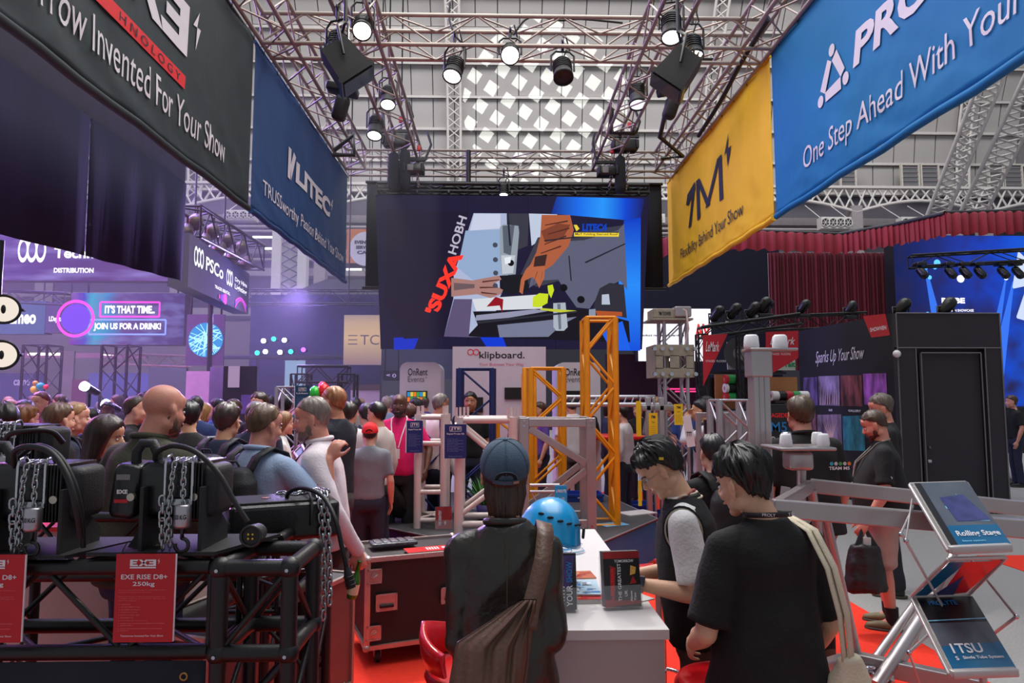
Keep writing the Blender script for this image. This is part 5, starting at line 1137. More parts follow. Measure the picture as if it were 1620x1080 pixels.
h4, Q4, _ = hoist('black chain hoist behind the 350 KG hoist, cut by the left picture edge', (-2.72, 3.45, gz+.10), '500', 0, stand=True, L_=.42)
bkp = thing('riser_plate', 'black riser box under the hoists at the back of the display', 'box', (-2.45, 3.36, TZ1)); MB().bb((-2.95, 3.2, TZ1+.026), (-2.0, 3.56, TZ1+.122)).build('box', m_hb2, bkp)
# lying hoist on the side truss
lh = thing('chain_hoist', 'large black chain hoist lying lengthwise on the right side truss, chain over its end', 'chain hoist', (-1.0, 2.95, gz), 'electric chain hoists on the black truss')
a = P(345, 845, 2.9)
Ml = Matrix.Rotation(R(24), 3, 'Z'); cl_ = P(446, 818, 3.0)
MB().rbox(cl_, (.44, .27, .155), .022, Ml, seg=3).build('body', m_hb, lh); MB().rbox(cl_+Ml @ Vector((-.23, -.02, -.02)), (.09, .22, .09), .02, Ml, seg=3).build('end_cover', m_hb2, lh)
MB().rbox(cl_+Ml @ Vector((-.02, 0, .08)), (.40, .23, .012), .005, Ml).build('top_cover', m_hb2, lh)
MB().lathe([(0, 0), (.016, 0), (.016, .002), (0, .002)], cl_+Ml @ Vector((-.07, -.01, .087)), 16).build('badge', mat('badge_pink', (190, 120, 130), .4), lh)
for dx in (.10, .17): MB().tube([cl_+Ml @ Vector(v) for v in ((dx, .09, .07), (dx, .06, .105), (dx, -.08, .105), (dx, -.145, .085), (dx, -.150, -.02))], .0055, 8).build('staple', m_hb2, lh)
chx = thing('load_chain', None, None, cl_); chx.parent = lh; chx.matrix_parent_inverse = wm(lh).inverted()
p0 = cl_+Ml @ Vector((.135, .06, .10)); p1 = cl_+Ml @ Vector((.135, -.10, .105)); p2 = cl_+Ml @ Vector((.135, -.150, .07)); p3 = p2+Vector((.02, -.015, -.22)); p4 = p3+Vector((.005, 0, -.24))
chain([p0, p1, p2, p3, p4], m_zinc, chx, .028, .0046, .0115)
chain([q_+Vector((.022, .01, 0)) for q_ in (p0, p1, p2, p3, p4+Vector((0, 0, .04)))], m_zinc, chx, .028, .0046, .0115)
chain([cl_+Ml @ Vector(v) for v in ((.00, .09, .092), (.06, .02, .093), (.11, .05, .098), (.18, .09, .097), (.20, .03, .096))], m_zinc, chx, .022, .0038, .0095)
# cables
def cable(label, pts, r_=.011, ends=(None, None), m=m_blk2):
 c = thing('cable', label, 'cable', pts[0]); pp = []
 P_ = [Vector(p_) for p_ in pts]; P_ = [P_[0]*2-P_[1]]+P_+[P_[-1]*2-P_[-2]]
 for i in range(1, len(P_)-2):
  for t in range(6):
   t /= 6; a, b, c_, d = P_[i-1:i+3]; pp.append(.5*((2*b)+(c_-a)*t+(2*a-5*b+4*c_-d)*t*t+(3*b-a-3*c_+d)*t**3))
 pp.append(P_[-2]); MB().tube(pp, r_, 8).build('sheath', m, c)
 for k, e in enumerate(ends):
  if e:
   q0, q1 = (pp[0], pp[1]) if k == 0 else (pp[-1], pp[-2]); d = (q0-q1).normalized(); cn = MB(); cn.cyl(q0-d*.02, q0+d*.01, r_*1.2, r_*1.9, 14).cyl(q0+d*.01, q0+d*.06, r_*2.0, n=16); o = cn.build('connector', m_hb2, c)
   for j in range(3): MB().tube([q0+d*(.015+.016*j)+(frame_from(d)[0]*math.cos(a)+frame_from(d)[1]*math.sin(a))*r_*2.1 for a in [2*PI*i/16 for i in range(16)]], .0025, 5, closed=True).build('grip_ring', m_hb, o)
 return c
g = lambda px, py, D: P(px, py, D)
cable('black cable arching over the 250 KG hoist down to the round plug', [g(245, 735, 2.42), g(250, 715, 2.38), g(275, 705, 2.34), g(310, 715, 2.30), g(345, 748, 2.28), g(372, 795, 2.27), g(392, 825, 2.27)], .009)
cable('thick black cable arching from the left over the 350 KG hoist', [g(22, 735, 2.36), g(24, 714, 2.33), g(45, 706, 2.30), g(80, 715, 2.28), g(105, 750, 2.26), g(120, 800, 2.26), g(128, 850, 2.30)], .010)
cable('second black cable beside the thick one over the 350 KG hoist', [g(28, 725, 2.45), g(60, 704, 2.38), g(95, 722, 2.32), g(118, 765, 2.30), g(130, 820, 2.32), g(132, 865, 2.35)], .008)
cable('black cable loop over the hoist with white letters', [g(8, 720, 3.2), g(12, 690, 3.15), g(40, 682, 3.15), g(80, 682, 3.2), g(100, 700, 3.25)], .012)
cable('black cable loop at the left edge above the hoists', [g(-10, 700, 3.3), g(5, 675, 3.3), g(30, 672, 3.3), g(38, 700, 3.3)], .012)
cable('black cables arching over the lying hoist and dropping to a plug', [g(452, 795, 3.0), g(458, 778, 2.95), g(480, 772, 2.88), g(510, 785, 2.80), g(530, 820, 2.72), g(542, 870, 2.70), g(550, 905, 2.70)], .009, (None, 1))
cable('black cable hanging behind the corner truss to a plug', [g(446, 800, 3.0), g(455, 781, 3.1), g(475, 779, 3.2), g(505, 800, 3.1), g(518, 850, 3.0), g(519, 880, 3.0)], .008, (None, 1))
# round plug lying on the corner truss
pg = thing('round_plug', 'round black multi-pin plug with gold contacts facing out on the corner truss', 'plug', g(397, 850, 2.30)); c = g(397, 848, 2.32)
MB().cyl(c, c+Vector((0, .07, 0)), .037, .03, 24).build('shell', m_hb2, pg); MB().tube([c+Vector((.033*math.cos(a), -.002, .033*math.sin(a))) for a in [2*PI*i/24 for i in range(24)]], .005, 8, closed=True).build('locking_ring', m_hb, pg)
for k in range(4): a = R(45+90*k); MB().cyl(c+Vector((.010*math.cos(a), -.006, .010*math.sin(a))), c+Vector((.010*math.cos(a), .0, .010*math.sin(a))), .0035, n=10).build('contact', m_copp, pg)
# red topped white counter behind the hoists
rt = thing('counter', 'white counter with red top behind the hoist display', 'counter', (-1.95, 4.1, 0)); MB().bb((-2.75, 3.95, 0), (-1.74, 4.5, 1.10)).build('body', m_lamg, rt); MB().bb((-2.77, 3.93, 1.10), (-1.72, 4.52, 1.125)).build('worktop', mat('worktop_red', (205, 20, 26), .35, var=.02), rt)
# two round lamps at the left edge
def blinder(label, px, py, D, r_px):
 c = P(px, py, D); rr = r_px*D/1080; b = thing('round_lamp', label, 'lamp', c, 'round lamps at the left picture edge'); d = (Vector((.55, -1, -.12))).normalized(); q = d.to_track_quat('Z', 'Y').to_matrix()
 MB().lathe([(rr*.5, -rr*.9), (rr*.85, -rr*.7), (rr*1.05, 0), (rr*1.12, .0), (rr*1.12, .02), (rr*.95, .02), (rr*.9, -.01)], c, 30, M=q).build('housing', m_hb, b)
 MB().lathe([(0, .0), (rr*.92, .0), (rr*.92, .006), (0, .010)], c, 30, M=q).build('lens', glow('lens_cream', (250, 236, 222), .95), b)
 MB().ell(c+d*.014, (rr*.16, rr*.34, .01), q, 12, 8).build('reflector', m_hb2, b); MB().tube([c+q @ Vector((rr*1.1, 0, 0)), c+q @ Vector((rr*1.2, 0, -rr)), c+q @ Vector((-rr*1.2, 0, -rr)), c+q @ Vector((-rr*1.1, 0, 0))], .008, 6).build('yoke', m_hb2, b)
blinder('upper round lamp with glowing cream face at the left picture edge', 6, 489, 3.2, 21); blinder('lower round lamp with glowing cream face at the left picture edge', 3, 561, 3.2, 21)
ls = MB().cyl((P(-8, 520, 3.3).x, 3.3, 1.42), (P(-8, 520, 3.3).x, 3.3, 2.6), .018, n=10); ls.build('lamp_pole', m_hb, None, label='black pole holding the two round lamps at the left edge', cat='pole')

# ================================================ BIG SCREEN
TLs, TRs, BLs, BRs = P(594, 308, 11.45), P(1027, 312, 11.45), P(604, 552, 12.2), P(1003, 555, 12.2)
sc = thing('big_screen', 'big LED video screen showing tattooed arms at a machine', 'screen', (TLs+TRs)/2)
U_ = (TRs-TLs); V_ = (BLs-TLs)
wS = U_.length; hS = V_.length; cx_ = (BLs+BRs)/2-(TLs+TRs)/2
pls = Plane(BLs+(Vector((TLs.x, BLs.y, BLs.z))-BLs)*0, (1, 0, 0), (TLs-BLs));
x0s = -(BLs.x-min(TLs.x, BLs.x));
N_ = pls.n; up_ = (TLs-BLs).normalized()
ox = (TLs.x+TRs.x)/2-BLs.x; W2 = wS/2
pls = Plane(Vector(((TLs.x+TRs.x)/2-W2, BLs.y, BLs.z)), (1, 0, 0), Vector((0, TLs.y-BLs.y, TLs.z-BLs.z)))
H2 = Vector((0, TLs.y-BLs.y, TLs.z-BLs.z)).length
MB().prism([pls.p(0, 0, -.06), pls.p(wS, 0, -.06), pls.p(wS, H2, -.06), pls.p(0, H2, -.06)], pls.n*.055).build('cabinet', m_blk2, sc)
nc_, nr_ = 9, 5; lm = glow_grad('screen_navy', [(0, (30, 26, 58)), (.45, (26, 24, 50)), (.62, (24, 26, 60)), (.66, (20, 60, 170)), (.78, (24, 120, 235)), (.88, (14, 50, 180)), (1, (26, 36, 92))], 0, .9)
lm2 = glow('screen_navy_dark', (32, 28, 58), .9)
# image: px coordinates of the photograph's screen mapped onto the panel plane (u right, v up)
def sp(px, py):
 t = (py-308)/(552-308); xl = 594+(604-594)*t; xr = 1027+(1003-1027)*t
 return ((px-xl)/(xr-xl)*wS, (1-t)*H2)
def spoly(pts, m, name, d):
 mb = MB(); mb.poly([pls.p(*sp(x, y), d) for x, y in pts]); return mb.build(name, m, sc)
pw, ph_ = wS/nc_, H2/nr_
for i in range(nc_):
 for j in range(nr_): MB().prism([pls.p(i*pw+.002, j*ph_+.002, -.005), pls.p((i+1)*pw-.002, j*ph_+.002, -.005), pls.p((i+1)*pw-.002, (j+1)*ph_-.002, -.005), pls.p(i*pw+.002, (j+1)*ph_-.002, -.005)], pls.n*.005).build('led_panel', lm2, sc)
C_ = lambda n, c, s=.95: glow('led_'+n, c, s)
blu = glow_grad('led_blue_flare', [(0, (20, 40, 130)), (.3, (24, 110, 235)), (.55, (40, 150, 250)), (.8, (16, 70, 210)), (1, (26, 30, 80))], 0, 1.0)
spoly([(880, 309), (1020, 311), (1012, 340), (998, 345), (870, 335)], blu, 'image_area', .001)
spoly([(985, 345), (1012, 340), (1000, 554), (960, 554), (940, 520), (965, 500)], glow_grad('led_blue_band', [(0, (20, 80, 220)), (.5, (40, 140, 250)), (1, (12, 60, 200))], 2, 1.0), 'image_area', .001)
pic = [((747, 335), (905, 335), (905, 490), (780, 490), (700, 530), (715, 470), (700, 430), (740, 390)), ]
def ip(c, pts, k): spoly(pts, C_('%02x%02x%02x' % c, c), 'image_area', .002+.0012*k)
ip((176, 186, 218), [(748, 335), (800, 335), (800, 440), (785, 470), (770, 532), (700, 531), (715, 470), (716, 430), (728, 395)], 1)
ip((150, 174, 210), [(735, 362), (790, 360), (790, 430), (752, 445), (722, 420)], 2)
ip((205, 212, 235), [(749, 336), (790, 336), (790, 358), (742, 362)], 2)
ip((58, 58, 72), [(800, 335), (835, 335), (832, 385), (815, 392), (800, 380)], 2); ip((196, 206, 228), [(835, 335), (880, 336), (858, 372), (838, 385)], 2)
ip((62, 62, 76), [(848, 372), (985, 352), (985, 425), (940, 420), (880, 440), (845, 450), (815, 440)], 3)
ip((96, 98, 122), [(850, 380), (920, 376), (975, 360), (985, 350), (985, 455), (975, 440), (950, 450), (935, 470), (925, 485), (905, 483), (890, 460), (878, 438), (850, 440), (832, 452)], 4)
ip((48, 48, 60), [(934, 472), (942, 452), (958, 443), (980, 446), (982, 500), (930, 490)], 5)
ip((24, 22, 32), [(745, 490), (920, 486), (985, 505), (985, 540), (735, 531), (752, 512)], 3)
ip((150, 152, 178), [(750, 496), (840, 486), (860, 489), (800, 500), (748, 505)], 5); ip((120, 124, 150), [(782, 512), (850, 505), (905, 498), (880, 512), (860, 531), (785, 532)], 5); ip((220, 224, 230), [(744, 470), (850, 462), (852, 485), (750, 489)], 4)
ip((96, 84, 120), [(700, 531), (716, 470), (744, 470), (738, 532)], 5)
ip((206, 226, 40), [(838, 466), (848, 460), (862, 461), (860, 476), (848, 483), (837, 482)], 6); ip((206, 226, 40), [(861, 448), (869, 446), (871, 455), (866, 468), (862, 460)], 6)
ip((176, 184, 196), [(869, 476), (888, 475), (890, 515), (884, 521), (872, 521), (868, 515)], 7); ip((110, 118, 136), [(875, 477), (880, 477), (880, 518), (876, 519)], 8); ip((186, 196, 214), [(945, 462), (956, 461), (957, 478), (944, 478)], 7); ip((178, 84, 44), [(934, 488), (975, 490), (975, 497), (936, 496)], 7); ip((140, 150, 170), [(924, 486), (934, 485), (934, 498), (923, 500)], 8)
ip((150, 160, 172), [(789, 356), (795, 352), (818, 354), (819, 364), (812, 430), (790, 432), (788, 400)], 7); ip((196, 202, 212), [(790, 400), (812, 400), (808, 428), (791, 430)], 8); ip((24, 26, 34), [(790, 432), (830, 430), (832, 455), (806, 462), (790, 458)], 8); ip((90, 98, 112), [(793, 354), (812, 353), (805, 400), (794, 396)], 8)
ip((22, 20, 34), [(790, 432), (787, 432), (787, 458), (790, 462)], 8)
ip((178, 96, 64), [(855, 337), (900, 337), (905, 360), (896, 385), (870, 415), (855, 425), (835, 415), (845, 395), (852, 370)], 9); ip((130, 66, 48), [(853, 362), (880, 350), (900, 352), (888, 372), (860, 380)], 10); ip((60, 40, 40), [(843, 402), (862, 398), (858, 416), (840, 418)], 11)
ip((186, 104, 70), [(836, 414), (858, 418), (856, 436), (848, 452), (843, 440), (838, 434), (826, 440), (822, 462), (817, 458), (820, 438), (828, 422)], 10)
ip((172, 126, 120), [(712, 436), (745, 440), (775, 434), (786, 432), (790, 438), (776, 446), (792, 455), (788, 462), (772, 468), (752, 462), (712, 466)], 9); ip((110, 90, 96), [(716, 444), (748, 446), (748, 452), (716, 456)], 10); ip((150, 20, 34), [(780, 466), (792, 470), (790, 492), (786, 480), (766, 482)], 10)
ip((30, 24, 48), [(612, 330), (740, 333), (728, 372), (718, 410), (714, 440), (712, 470), (700, 531), (640, 535), (610, 480)], 7)
for px, py in ((781, 384), (781, 407), (781, 428), (780, 448)): ip((70, 76, 92), [(px+4*math.cos(a), py+4*math.sin(a)) for a in [2*PI*i/12 for i in range(12)]], 12)
for px, py, r_ in ((886, 451, 6), (912, 470, 6), (805, 412, 5)): ip((16, 16, 24), [(px+r_*math.cos(a), py+r_*math.sin(a)) for a in [2*PI*i/12 for i in range(12)]], 12)
for a, b in (((896, 345), (860, 352)), ((898, 356), (864, 366)), ((893, 368), (858, 382)), ((884, 384), (852, 396)), ((846, 424), (838, 446)), ((854, 424), (850, 444)), ((760, 441), (786, 438)), ((756, 450), (784, 450)), ((758, 458), (782, 461))): ip((86, 44, 36), [a, b, (b[0], b[1]+1.5), (a[0], a[1]+2.5)], 12)
for q_ in ([(920, 410), (985, 380), (985, 382), (922, 412)], [(897, 400), (899, 440), (897, 440), (895, 400)], [(858, 376), (975, 362), (975, 364), (858, 378)], [(800, 335), (803, 335), (806, 385), (803, 385)]): ip((36, 38, 52), q_, 13)
ip((236, 240, 250), [(795, 404), (806, 402), (804, 412), (796, 414)], 13); ip((44, 46, 58), [(752, 506), (905, 488), (905, 491), (752, 510)], 12); ip((200, 206, 60), [(850, 484), (905, 488), (880, 491), (848, 487)], 12)
def ptext(t, a, b, hgt, m, bold=.05, k=14):
 A_, B_ = Vector(sp(*a)), Vector(sp(*b)); dx = (B_-A_); p2 = Plane(pls.p(A_.x, A_.y, 0), pls.x*dx.x+pls.y*dx.y, pls.y*dx.x-pls.x*dx.y); text(p2, t, 0, 0, dx.length, hgt, m, sc, bold=bold, d=.002+.0012*k)
ptext("'SUXA", (690, 498), (732, 400), .24, C_('red_text', (250, 54, 40), 1.1)); ptext('HOBH', (720, 400), (738, 342), .15, C_('pale_text', (190, 186, 205)), .02)
x_, y_ = sp(918, 362); text(pls, 'LITEC4', x_, y_, sp(985, 0)[0]-x_, sp(0, 350)[1]-y_, C_('blue_text', (10, 66, 190)), sc, bold=.06, d=.02)
ip((240, 214, 70), [(905, 352), (910, 352), (914, 358), (909, 362)], 14)
x_, y_ = sp(905, 370); bx = sp(976, 364); MB().poly([pls.p(x_, y_, .018), pls.p(bx[0], y_, .018), pls.p(bx[0], bx[1], .018), pls.p(x_, bx[1], .018)]).build('caption_bar', C_('yellow', (240, 210, 60), 1.0), sc)
text(pls, 'MyT Folding Steroid Roof', x_+.02, y_+.015, bx[0]-x_-.04, .045, m_navyp, sc, bold=.01, d=.022)
ip((20, 50, 200), [(624, 533), (662, 532), (655, 552), (624, 553)], 3); ip((20, 60, 215), [(755, 532), (790, 532), (797, 553), (768, 553)], 3); ip((30, 100, 240), [(940, 520), (975, 505), (985, 553), (955, 553)], 4)
# drape behind the screen with its top truss
m_drp = mat('black_backdrop', (27, 30, 38), .92, var=.15, vs=2, bump=.4, bs=3, stretch=(2, 1, .2)); a, b, c_, d_ = P(578, 284, 12.0), P(1029, 284, 12.0), P(1055, 0, 12.6), P(0, 0, 12)
dr = MB(); n_ = 70; xa, xb = P(576, 300, 12.35).x, P(1052, 300, 12.35).x; zt, zb_ = P(700, 282, 12.35).z, P(700, 452, 12.35).z
for i in range(n_+1):
 x = xa+(xb-xa)*i/n_; y = 12.62+.03*math.sin(i*.9)+.02*math.sin(i*2.3); dr.v += [(x, y, zb_), (x, 12.62, zt)]
for i in range(n_): dr.f.append((2*i, 2*i+2, 2*i+3, 2*i+1)); dr.m.append(0); dr.sm.append(True)
dp = thing('backdrop', 'black cloth backdrop behind the big screen', 'drape', ((xa+xb)/2, 12.6, zt)); dr.build('cloth', m_drp, dp).modifiers.new('s', 'SOLIDIFY').thickness = .01
MB().cyl((xa-.05, 12.6, zb_), (xb+.05, 12.6, zb_), .03, n=8).build('bottom_pole', m_blk, dp); MB().cyl((xa-.02, 12.6, zt), (xb+.02, 12.6, zt), .03, n=8).build('top_pole', m_blk, dp)
bt = truss('screen_truss', 'slim black truss along the top edge of the big screen', (P(598, 298, 11.6).x, 11.62, P(598, 298, 11.6).z), (P(1025, 298, 11.6).x, 11.62, P(598, 298, 11.6).z), .22, .13, m_blk, rc=.028, rb=.01, pitch=.25)
for k in range(9):
 x = P(610+50*k, 300, 11.55).x; MB().rbox((x, 11.5, P(600, 303, 11.5).z), (.05, .05, .07), .01).build('clamp', m_hb, bt)
# chain hoists above the screen
def ohoist(label, px, py, D, s_=1.0, chain_to=None):
 c = P(px, py, D); r_ = thing('motor_hoist', label, 'chain hoist', c, 'motor hoists above the big screen')
 MB().rbox(c, (.42*s_, .22, .22*s_), .04, seg=3).build('body', m_hb, r_); MB().rbox(c+Vector((-.05, -.115, 0)), (.10, .012, .10), .004).build('control_cover', mat('plate_grey', (120, 120, 124), .5), r_)
 for sx in (-.2, .2): MB().rbox(c+Vector((sx*s_, -.02, 0)), (.05, .24, .16), .02).build('rubber_foot', m_blk2, r_)
 MB().box(c+Vector((0, 0, .17)), (.5*s_, .06, .05)).build('lifting_bar', m_blk, r_)
 MB().tube([c+Vector((-.18, 0, .16)), c+Vector((-.24, .05, .5)), c+Vector((-.2, .1, .72))], .022, 8).build('sling', m_blk2, r_); MB().tube([c+Vector((.18, 0, .16)), c+Vector((.28, .05, .45)), c+Vector((.2, .1, .72))], .022, 8).build('sling', m_blk2, r_)
 MB().rbox(c+Vector((.08, -.02, .36)), (.06, .05, .09), .01).build('hook', mat('hook_red', (190, 30, 36), .4), r_)
 ch = thing('load_chain', None, None, c); ch.parent = r_; ch.matrix_parent_inverse = wm(r_).inverted()
 if chain_to: chain([c+Vector((.06, -.02, -.1)), Vector(chain_to)], m_zinc, ch, .055, .009, .022)
 return r_, c
zt_ = P(600, 300, 11.6).z
for lab, px, py in (('motor hoist in the left inner truss above the screen', 626, 223), ('small motor hoist below the left one, at the screen top', 655, 268), ('motor hoist in the right inner truss above the screen', 988, 231), ('small motor hoist below the right one, at the screen top', 961, 272)):
 sm_ = .75 if 'small' in lab else 1; c = P(px, py, 11.3); ohoist(lab, px, py, 11.3, sm_, (c.x+.06*1, 11.5, zt_))
for lab, px, a, b in (('black chain bag hanging at the left end of the screen', 623, 240, 300), ('black chain bag hanging beside the left chain', 641, 236, 300), ('black chain bag hanging at the right end of the screen', 981, 246, 305)):
 p0, p1 = P(px, a, 11.25), P(px, b, 11.25); q = MB(); q.loft([(p1.z, p0.x, 11.25, .07, .06), (p1.z+.1, p0.x, 11.25, .10, .08), (p0.z-.05, p0.x, 11.25, .085, .07), (p0.z, p0.x, 11.25, .03, .03)], 16); cb_ = thing('chain_bag', lab, 'bag', p1); q.build('sack', m_drp, cb_); MB().tube([p0, p0+Vector((0, .03, .25))], .01, 6).build('strap', m_blk2, cb_)
MB().cyl(P(741, 238, 12.1), P(741, 300, 12.1), .045, n=8).build('drop_pole', m_blk, None, label='black vertical pole between far truss and screen truss', cat='pole')
# ================================================ SPOTLIGHTS
m_lens = glow('lens_white', (255, 252, 244), 7.0); m_lensd = glow('lens_dim', (235, 240, 250), 1.4)
def fixture(label, px, py, D, tgt, L_=.34, r_=.085, lens=None, up=.38, big=False, cable_=True, power=0, clamp_y=None):
 """spotlight hung from the truss: px,py is the middle of its housing"""
 c = P(px, py, D); d = (Vector(tgt)-c).normalized(); q = d.to_track_quat('Z', 'Y').to_matrix(); root = thing('spotlight', label, 'spotlight', c, 'spotlights on the truss grid')
 MB().lathe([(0, -L_/2), (r_*.75, -L_/2), (r_*.95, -L_*.38), (r_, -L_*.1), (r_, L_*.34), (r_*1.12, L_*.36), (r_*1.14, L_/2), (r_*1.0, L_/2), (r_*.98, L_*.44)], c, 24, M=q).build('housing', m_hb2, root)
 for k in range(5): MB().lathe([(r_*1.0, -L_*.30+.03*k), (r_*1.10, -L_*.30+.03*k), (r_*1.10, -L_*.30+.03*k+.006), (r_*1.0, -L_*.30+.03*k+.006)], c, 20, M=q).build('cooling_fin', m_hb, root)
 MB().lathe([(0, L_*.47), (r_*.99, L_*.45)], c, 24, M=q).build('lens', lens or m_hb, root, fix=False)
 top = c+Vector((0, 0, up)); sd = d.cross(Vector((0, 0, 1)));  sd = sd.normalized() if sd.length > .1 else Vector((1, 0, 0)); w = r_*1.3
 MB().tube([c+sd*w-Vector((0, 0, .02)), c+sd*w+Vector((0, 0, up*.55)), c+sd*w*.6+Vector((0, 0, up*.72)), c-sd*w*.6+Vector((0, 0, up*.72)), c-sd*w+Vector((0, 0, up*.55)), c-sd*w-Vector((0, 0, .02))], .013, 6).build('yoke', m_hb, root)
 MB().cyl(top-Vector((0, 0, up*.3)), top+Vector((0, 0, .02)), .018, n=8).build('spigot', m_hb, root); MB().tube([top+Vector((0, .035*math.cos(a), .035*math.sin(a)+.03)) for a in [2*PI*i/14 for i in range(14)]], .014, 6, closed=True).build('clamp', m_hb, root)
 if cable_: MB().tube([c-d*L_*.45, c-d*L_*.7+Vector((.06, 0, .1)), top+Vector((.09, .05, -.05)), top+Vector((.05, .05, .12))], .009, 6).build('cord', m_blk2, root)
 if big:
  for sx, sy in ((-1, 0), (1, 0)):
   b = q @ Vector((sx, sy, 0)); MB().prism([c+q @ Vector((sx*r_*1.1, -r_*1.3, L_/2)), c+q @ Vector((sx*r_*1.1, r_*1.3, L_/2)), c+q @ Vector((sx*r_*2.1, r_*1.3, L_/2+r_*1.9)), c+q @ Vector((sx*r_*2.1, -r_*1.3, L_/2+r_*1.9))], q @ Vector((sx*.004, 0, 0))).build('barn_door', m_hb, root)
 if power:
  l = bpy.data.lights.new('lamp_light', 'SPOT'); l.energy = power; l.color = (1, .96, .90); l.spot_size = R(52); l.spot_blend = .6; l.shadow_soft_size = .07
  o = bpy.data.objects.new('lamp_light', l); COL.objects.link(o); o.location = c+d*(L_/2+.03); o.rotation_euler = d.to_track_quat('-Z', 'Y').to_euler()
 return root
PW = 360
fixture('glowing spotlight shining at the camera on the left inner truss', 574, 42, 7.2, (-1.0, 3.6, 1.9), .30, .095, m_lens, power=PW)
fixture('glowing spotlight tilted left behind the black box light, upper left', 533, 72, 6.9, (-2.4, 5.0, 0), .34, .10, m_lens, power=PW)
fixture('small glowing spotlight low on the left inner truss', 614, 153, 9.3, (-1.2, 6.6, 0), .34, .095, m_lens, power=PW)
fixture('lowest glowing spotlight on the left inner truss beside the motor hoist', 594, 200, 9.9, (-1.9, 7.6, 0), .38, .10, m_lens, power=PW)
fixture('tilted spotlight with bright lens left of centre on the cross truss', 719, 108, 7.75, (-1.6, 5.2, 0), .30, .10, m_lens, power=PW)
fixture('round glowing lamp in the middle of the cross truss', 807, 84, 7.7, (.12, 2.2, 1.0), .22, .10, m_lens, up=.25, power=PW*1.3)
fixture('dark unlit spotlight right of centre on the cross truss', 890, 110, 7.75, (.9, 5.4, 1.0), .30, .105, None, up=.30)
fixture('spotlight tilted left with bright lens, upper right inner truss', 1062, 42, 7.0, (1.4, 5.0, 0), .34, .10, m_lens, power=PW)
fixture('glowing spotlight just above the right box light', 1096, 75, 7.3, (2.2, 5.3, 0), .30, .095, m_lens, power=PW)
fixture('dark spotlight low on the right inner truss', 1008, 150, 9.4, (1.8, 7.4, 0), .38, .11, m_lensd)
fixture('small downlight with bright lens at the top middle of the screen', 797, 300, 11.5, (-.0, 10.6, 0), .20, .07, m_lens, up=.3)
def boxlight(label, px, py, D, yaw, tilt):
 c = P(px, py, D); root = thing('box_light', label, 'spotlight', c, 'box floodlights on the truss grid'); M = (Matrix.Rotation(R(yaw), 3, 'Z') @ Matrix.Rotation(R(tilt), 3, 'Y'))
 MB().box(c, (.34, .30, .34), M, taper=(.8, .9)).build('housing', m_hb2, root); MB().box(c-M @ Vector((0, 0, .19)), (.38, .34, .05), M).build('shade', m_hb, root); MB().box(c-M @ Vector((0, 0, .222)), (.33, .29, .012), M).build('lens', m_hb, root)
 for k in range(6): MB().box(c+M @ Vector((-.12+.048*k, 0, .19)), (.008, .26, .05), M).build('fin', m_hb, root)
 MB().tube([c+M @ Vector((0, .18, 0)), c+M @ Vector((0, .18, .1))+Vector((0, 0, .2)), c+Vector((0, 0, .42)), c+M @ Vector((0, -.18, .1))+Vector((0, 0, .2)), c+M @ Vector((0, -.18, 0))], .015, 6).build('yoke', m_hb, root); MB().cyl(c+Vector((0, 0, .40)), (c.x, c.y, 5.98), .02, n=8).build('spigot', m_hb, root)
boxlight('black box floodlight below the tilted spotlight, left side', 545, 100, 6.4, 10, -38); boxlight('black box floodlight on the right inner truss', 1074, 112, 6.6, -10, 38)
for lab, px, py, yw in (('black moving light under the left outer truss with warm panel behind', 542, 142, 0), ('black moving light under the right outer truss with warm panel behind', 1064, 140, 0)):
 c = P(px, py, 9.0); r_ = thing('moving_light', lab, 'spotlight', c); MB().rbox(c, (.42, .22, .12), .03, Euler((0, R(12 if px < 800 else -12), 0)).to_matrix()).build('base', m_hb, r_); MB().rbox(c+Vector((.08, .05, .13)), (.26, .12, .16), .02).build('power_box', mat('warm_brass_panel', (190, 160, 96), .5, var=.3, vs=12), r_)
 MB().rbox(c+Vector((-.02, 0, -.26)), (.18, .20, .34), .06, Euler((.2, .3, 0)).to_matrix()).build('head', m_hb2, r_); MB().cyl(c+Vector((0, 0, .05)), c+Vector((0, 0, .45)), .02, n=8).build('spigot', m_hb, r_); MB().cyl(c+Vector((0, 0, .42)), (-2.5 if px < 800 else 3.0, c.y, c.z+.42), .025, n=8).build('side_arm', m_hb, r_)
def tcable(label, pts, r_=.02): cable(label, pts, r_)
tcable('black cable sagging from the near cross truss to the centre left spotlight', [P(712, 5, 7.9), P(711, 30, 7.9), P(720, 55, 7.85), P(735, 75, 7.8), P(736, 95, 7.8)], .014)
tcable('black cable running along the near cross truss to the middle lamp', [P(812, 55, 7.9), P(830, 32, 7.9), P(850, 26, 7.95), P(885, 32, 7.95), P(920, 30, 7.95), P(985, 36, 7.95)], .014)
tcable('black cable running up inside the right outer truss', [P(1105, 215, 9.6), P(1140, 160, 8.8), P(1175, 95, 8.0), P(1215, 30, 7.2)], .03)
for lab, pts in (('black hanging frame under the left outer truss', [P(528, 238, 10.4), P(560, 213, 10.4), P(560, 245, 10.4), P(526, 245, 10.4)]), ('black hanging frame under the right inner truss', [P(968, 172, 10.2), P(967, 210, 10.2), P(1003, 211, 10.2), P(1008, 203, 10.2)]), ('black hanging frame under the right outer truss', [P(1057, 158, 9.6), P(1044, 217, 9.6), P(1080, 247, 10.2), P(1046, 251, 10.2)])):
 MB().tube(pts, .035, 6).build('rigging_bracket', m_blk, None, label=lab, cat='bracket')
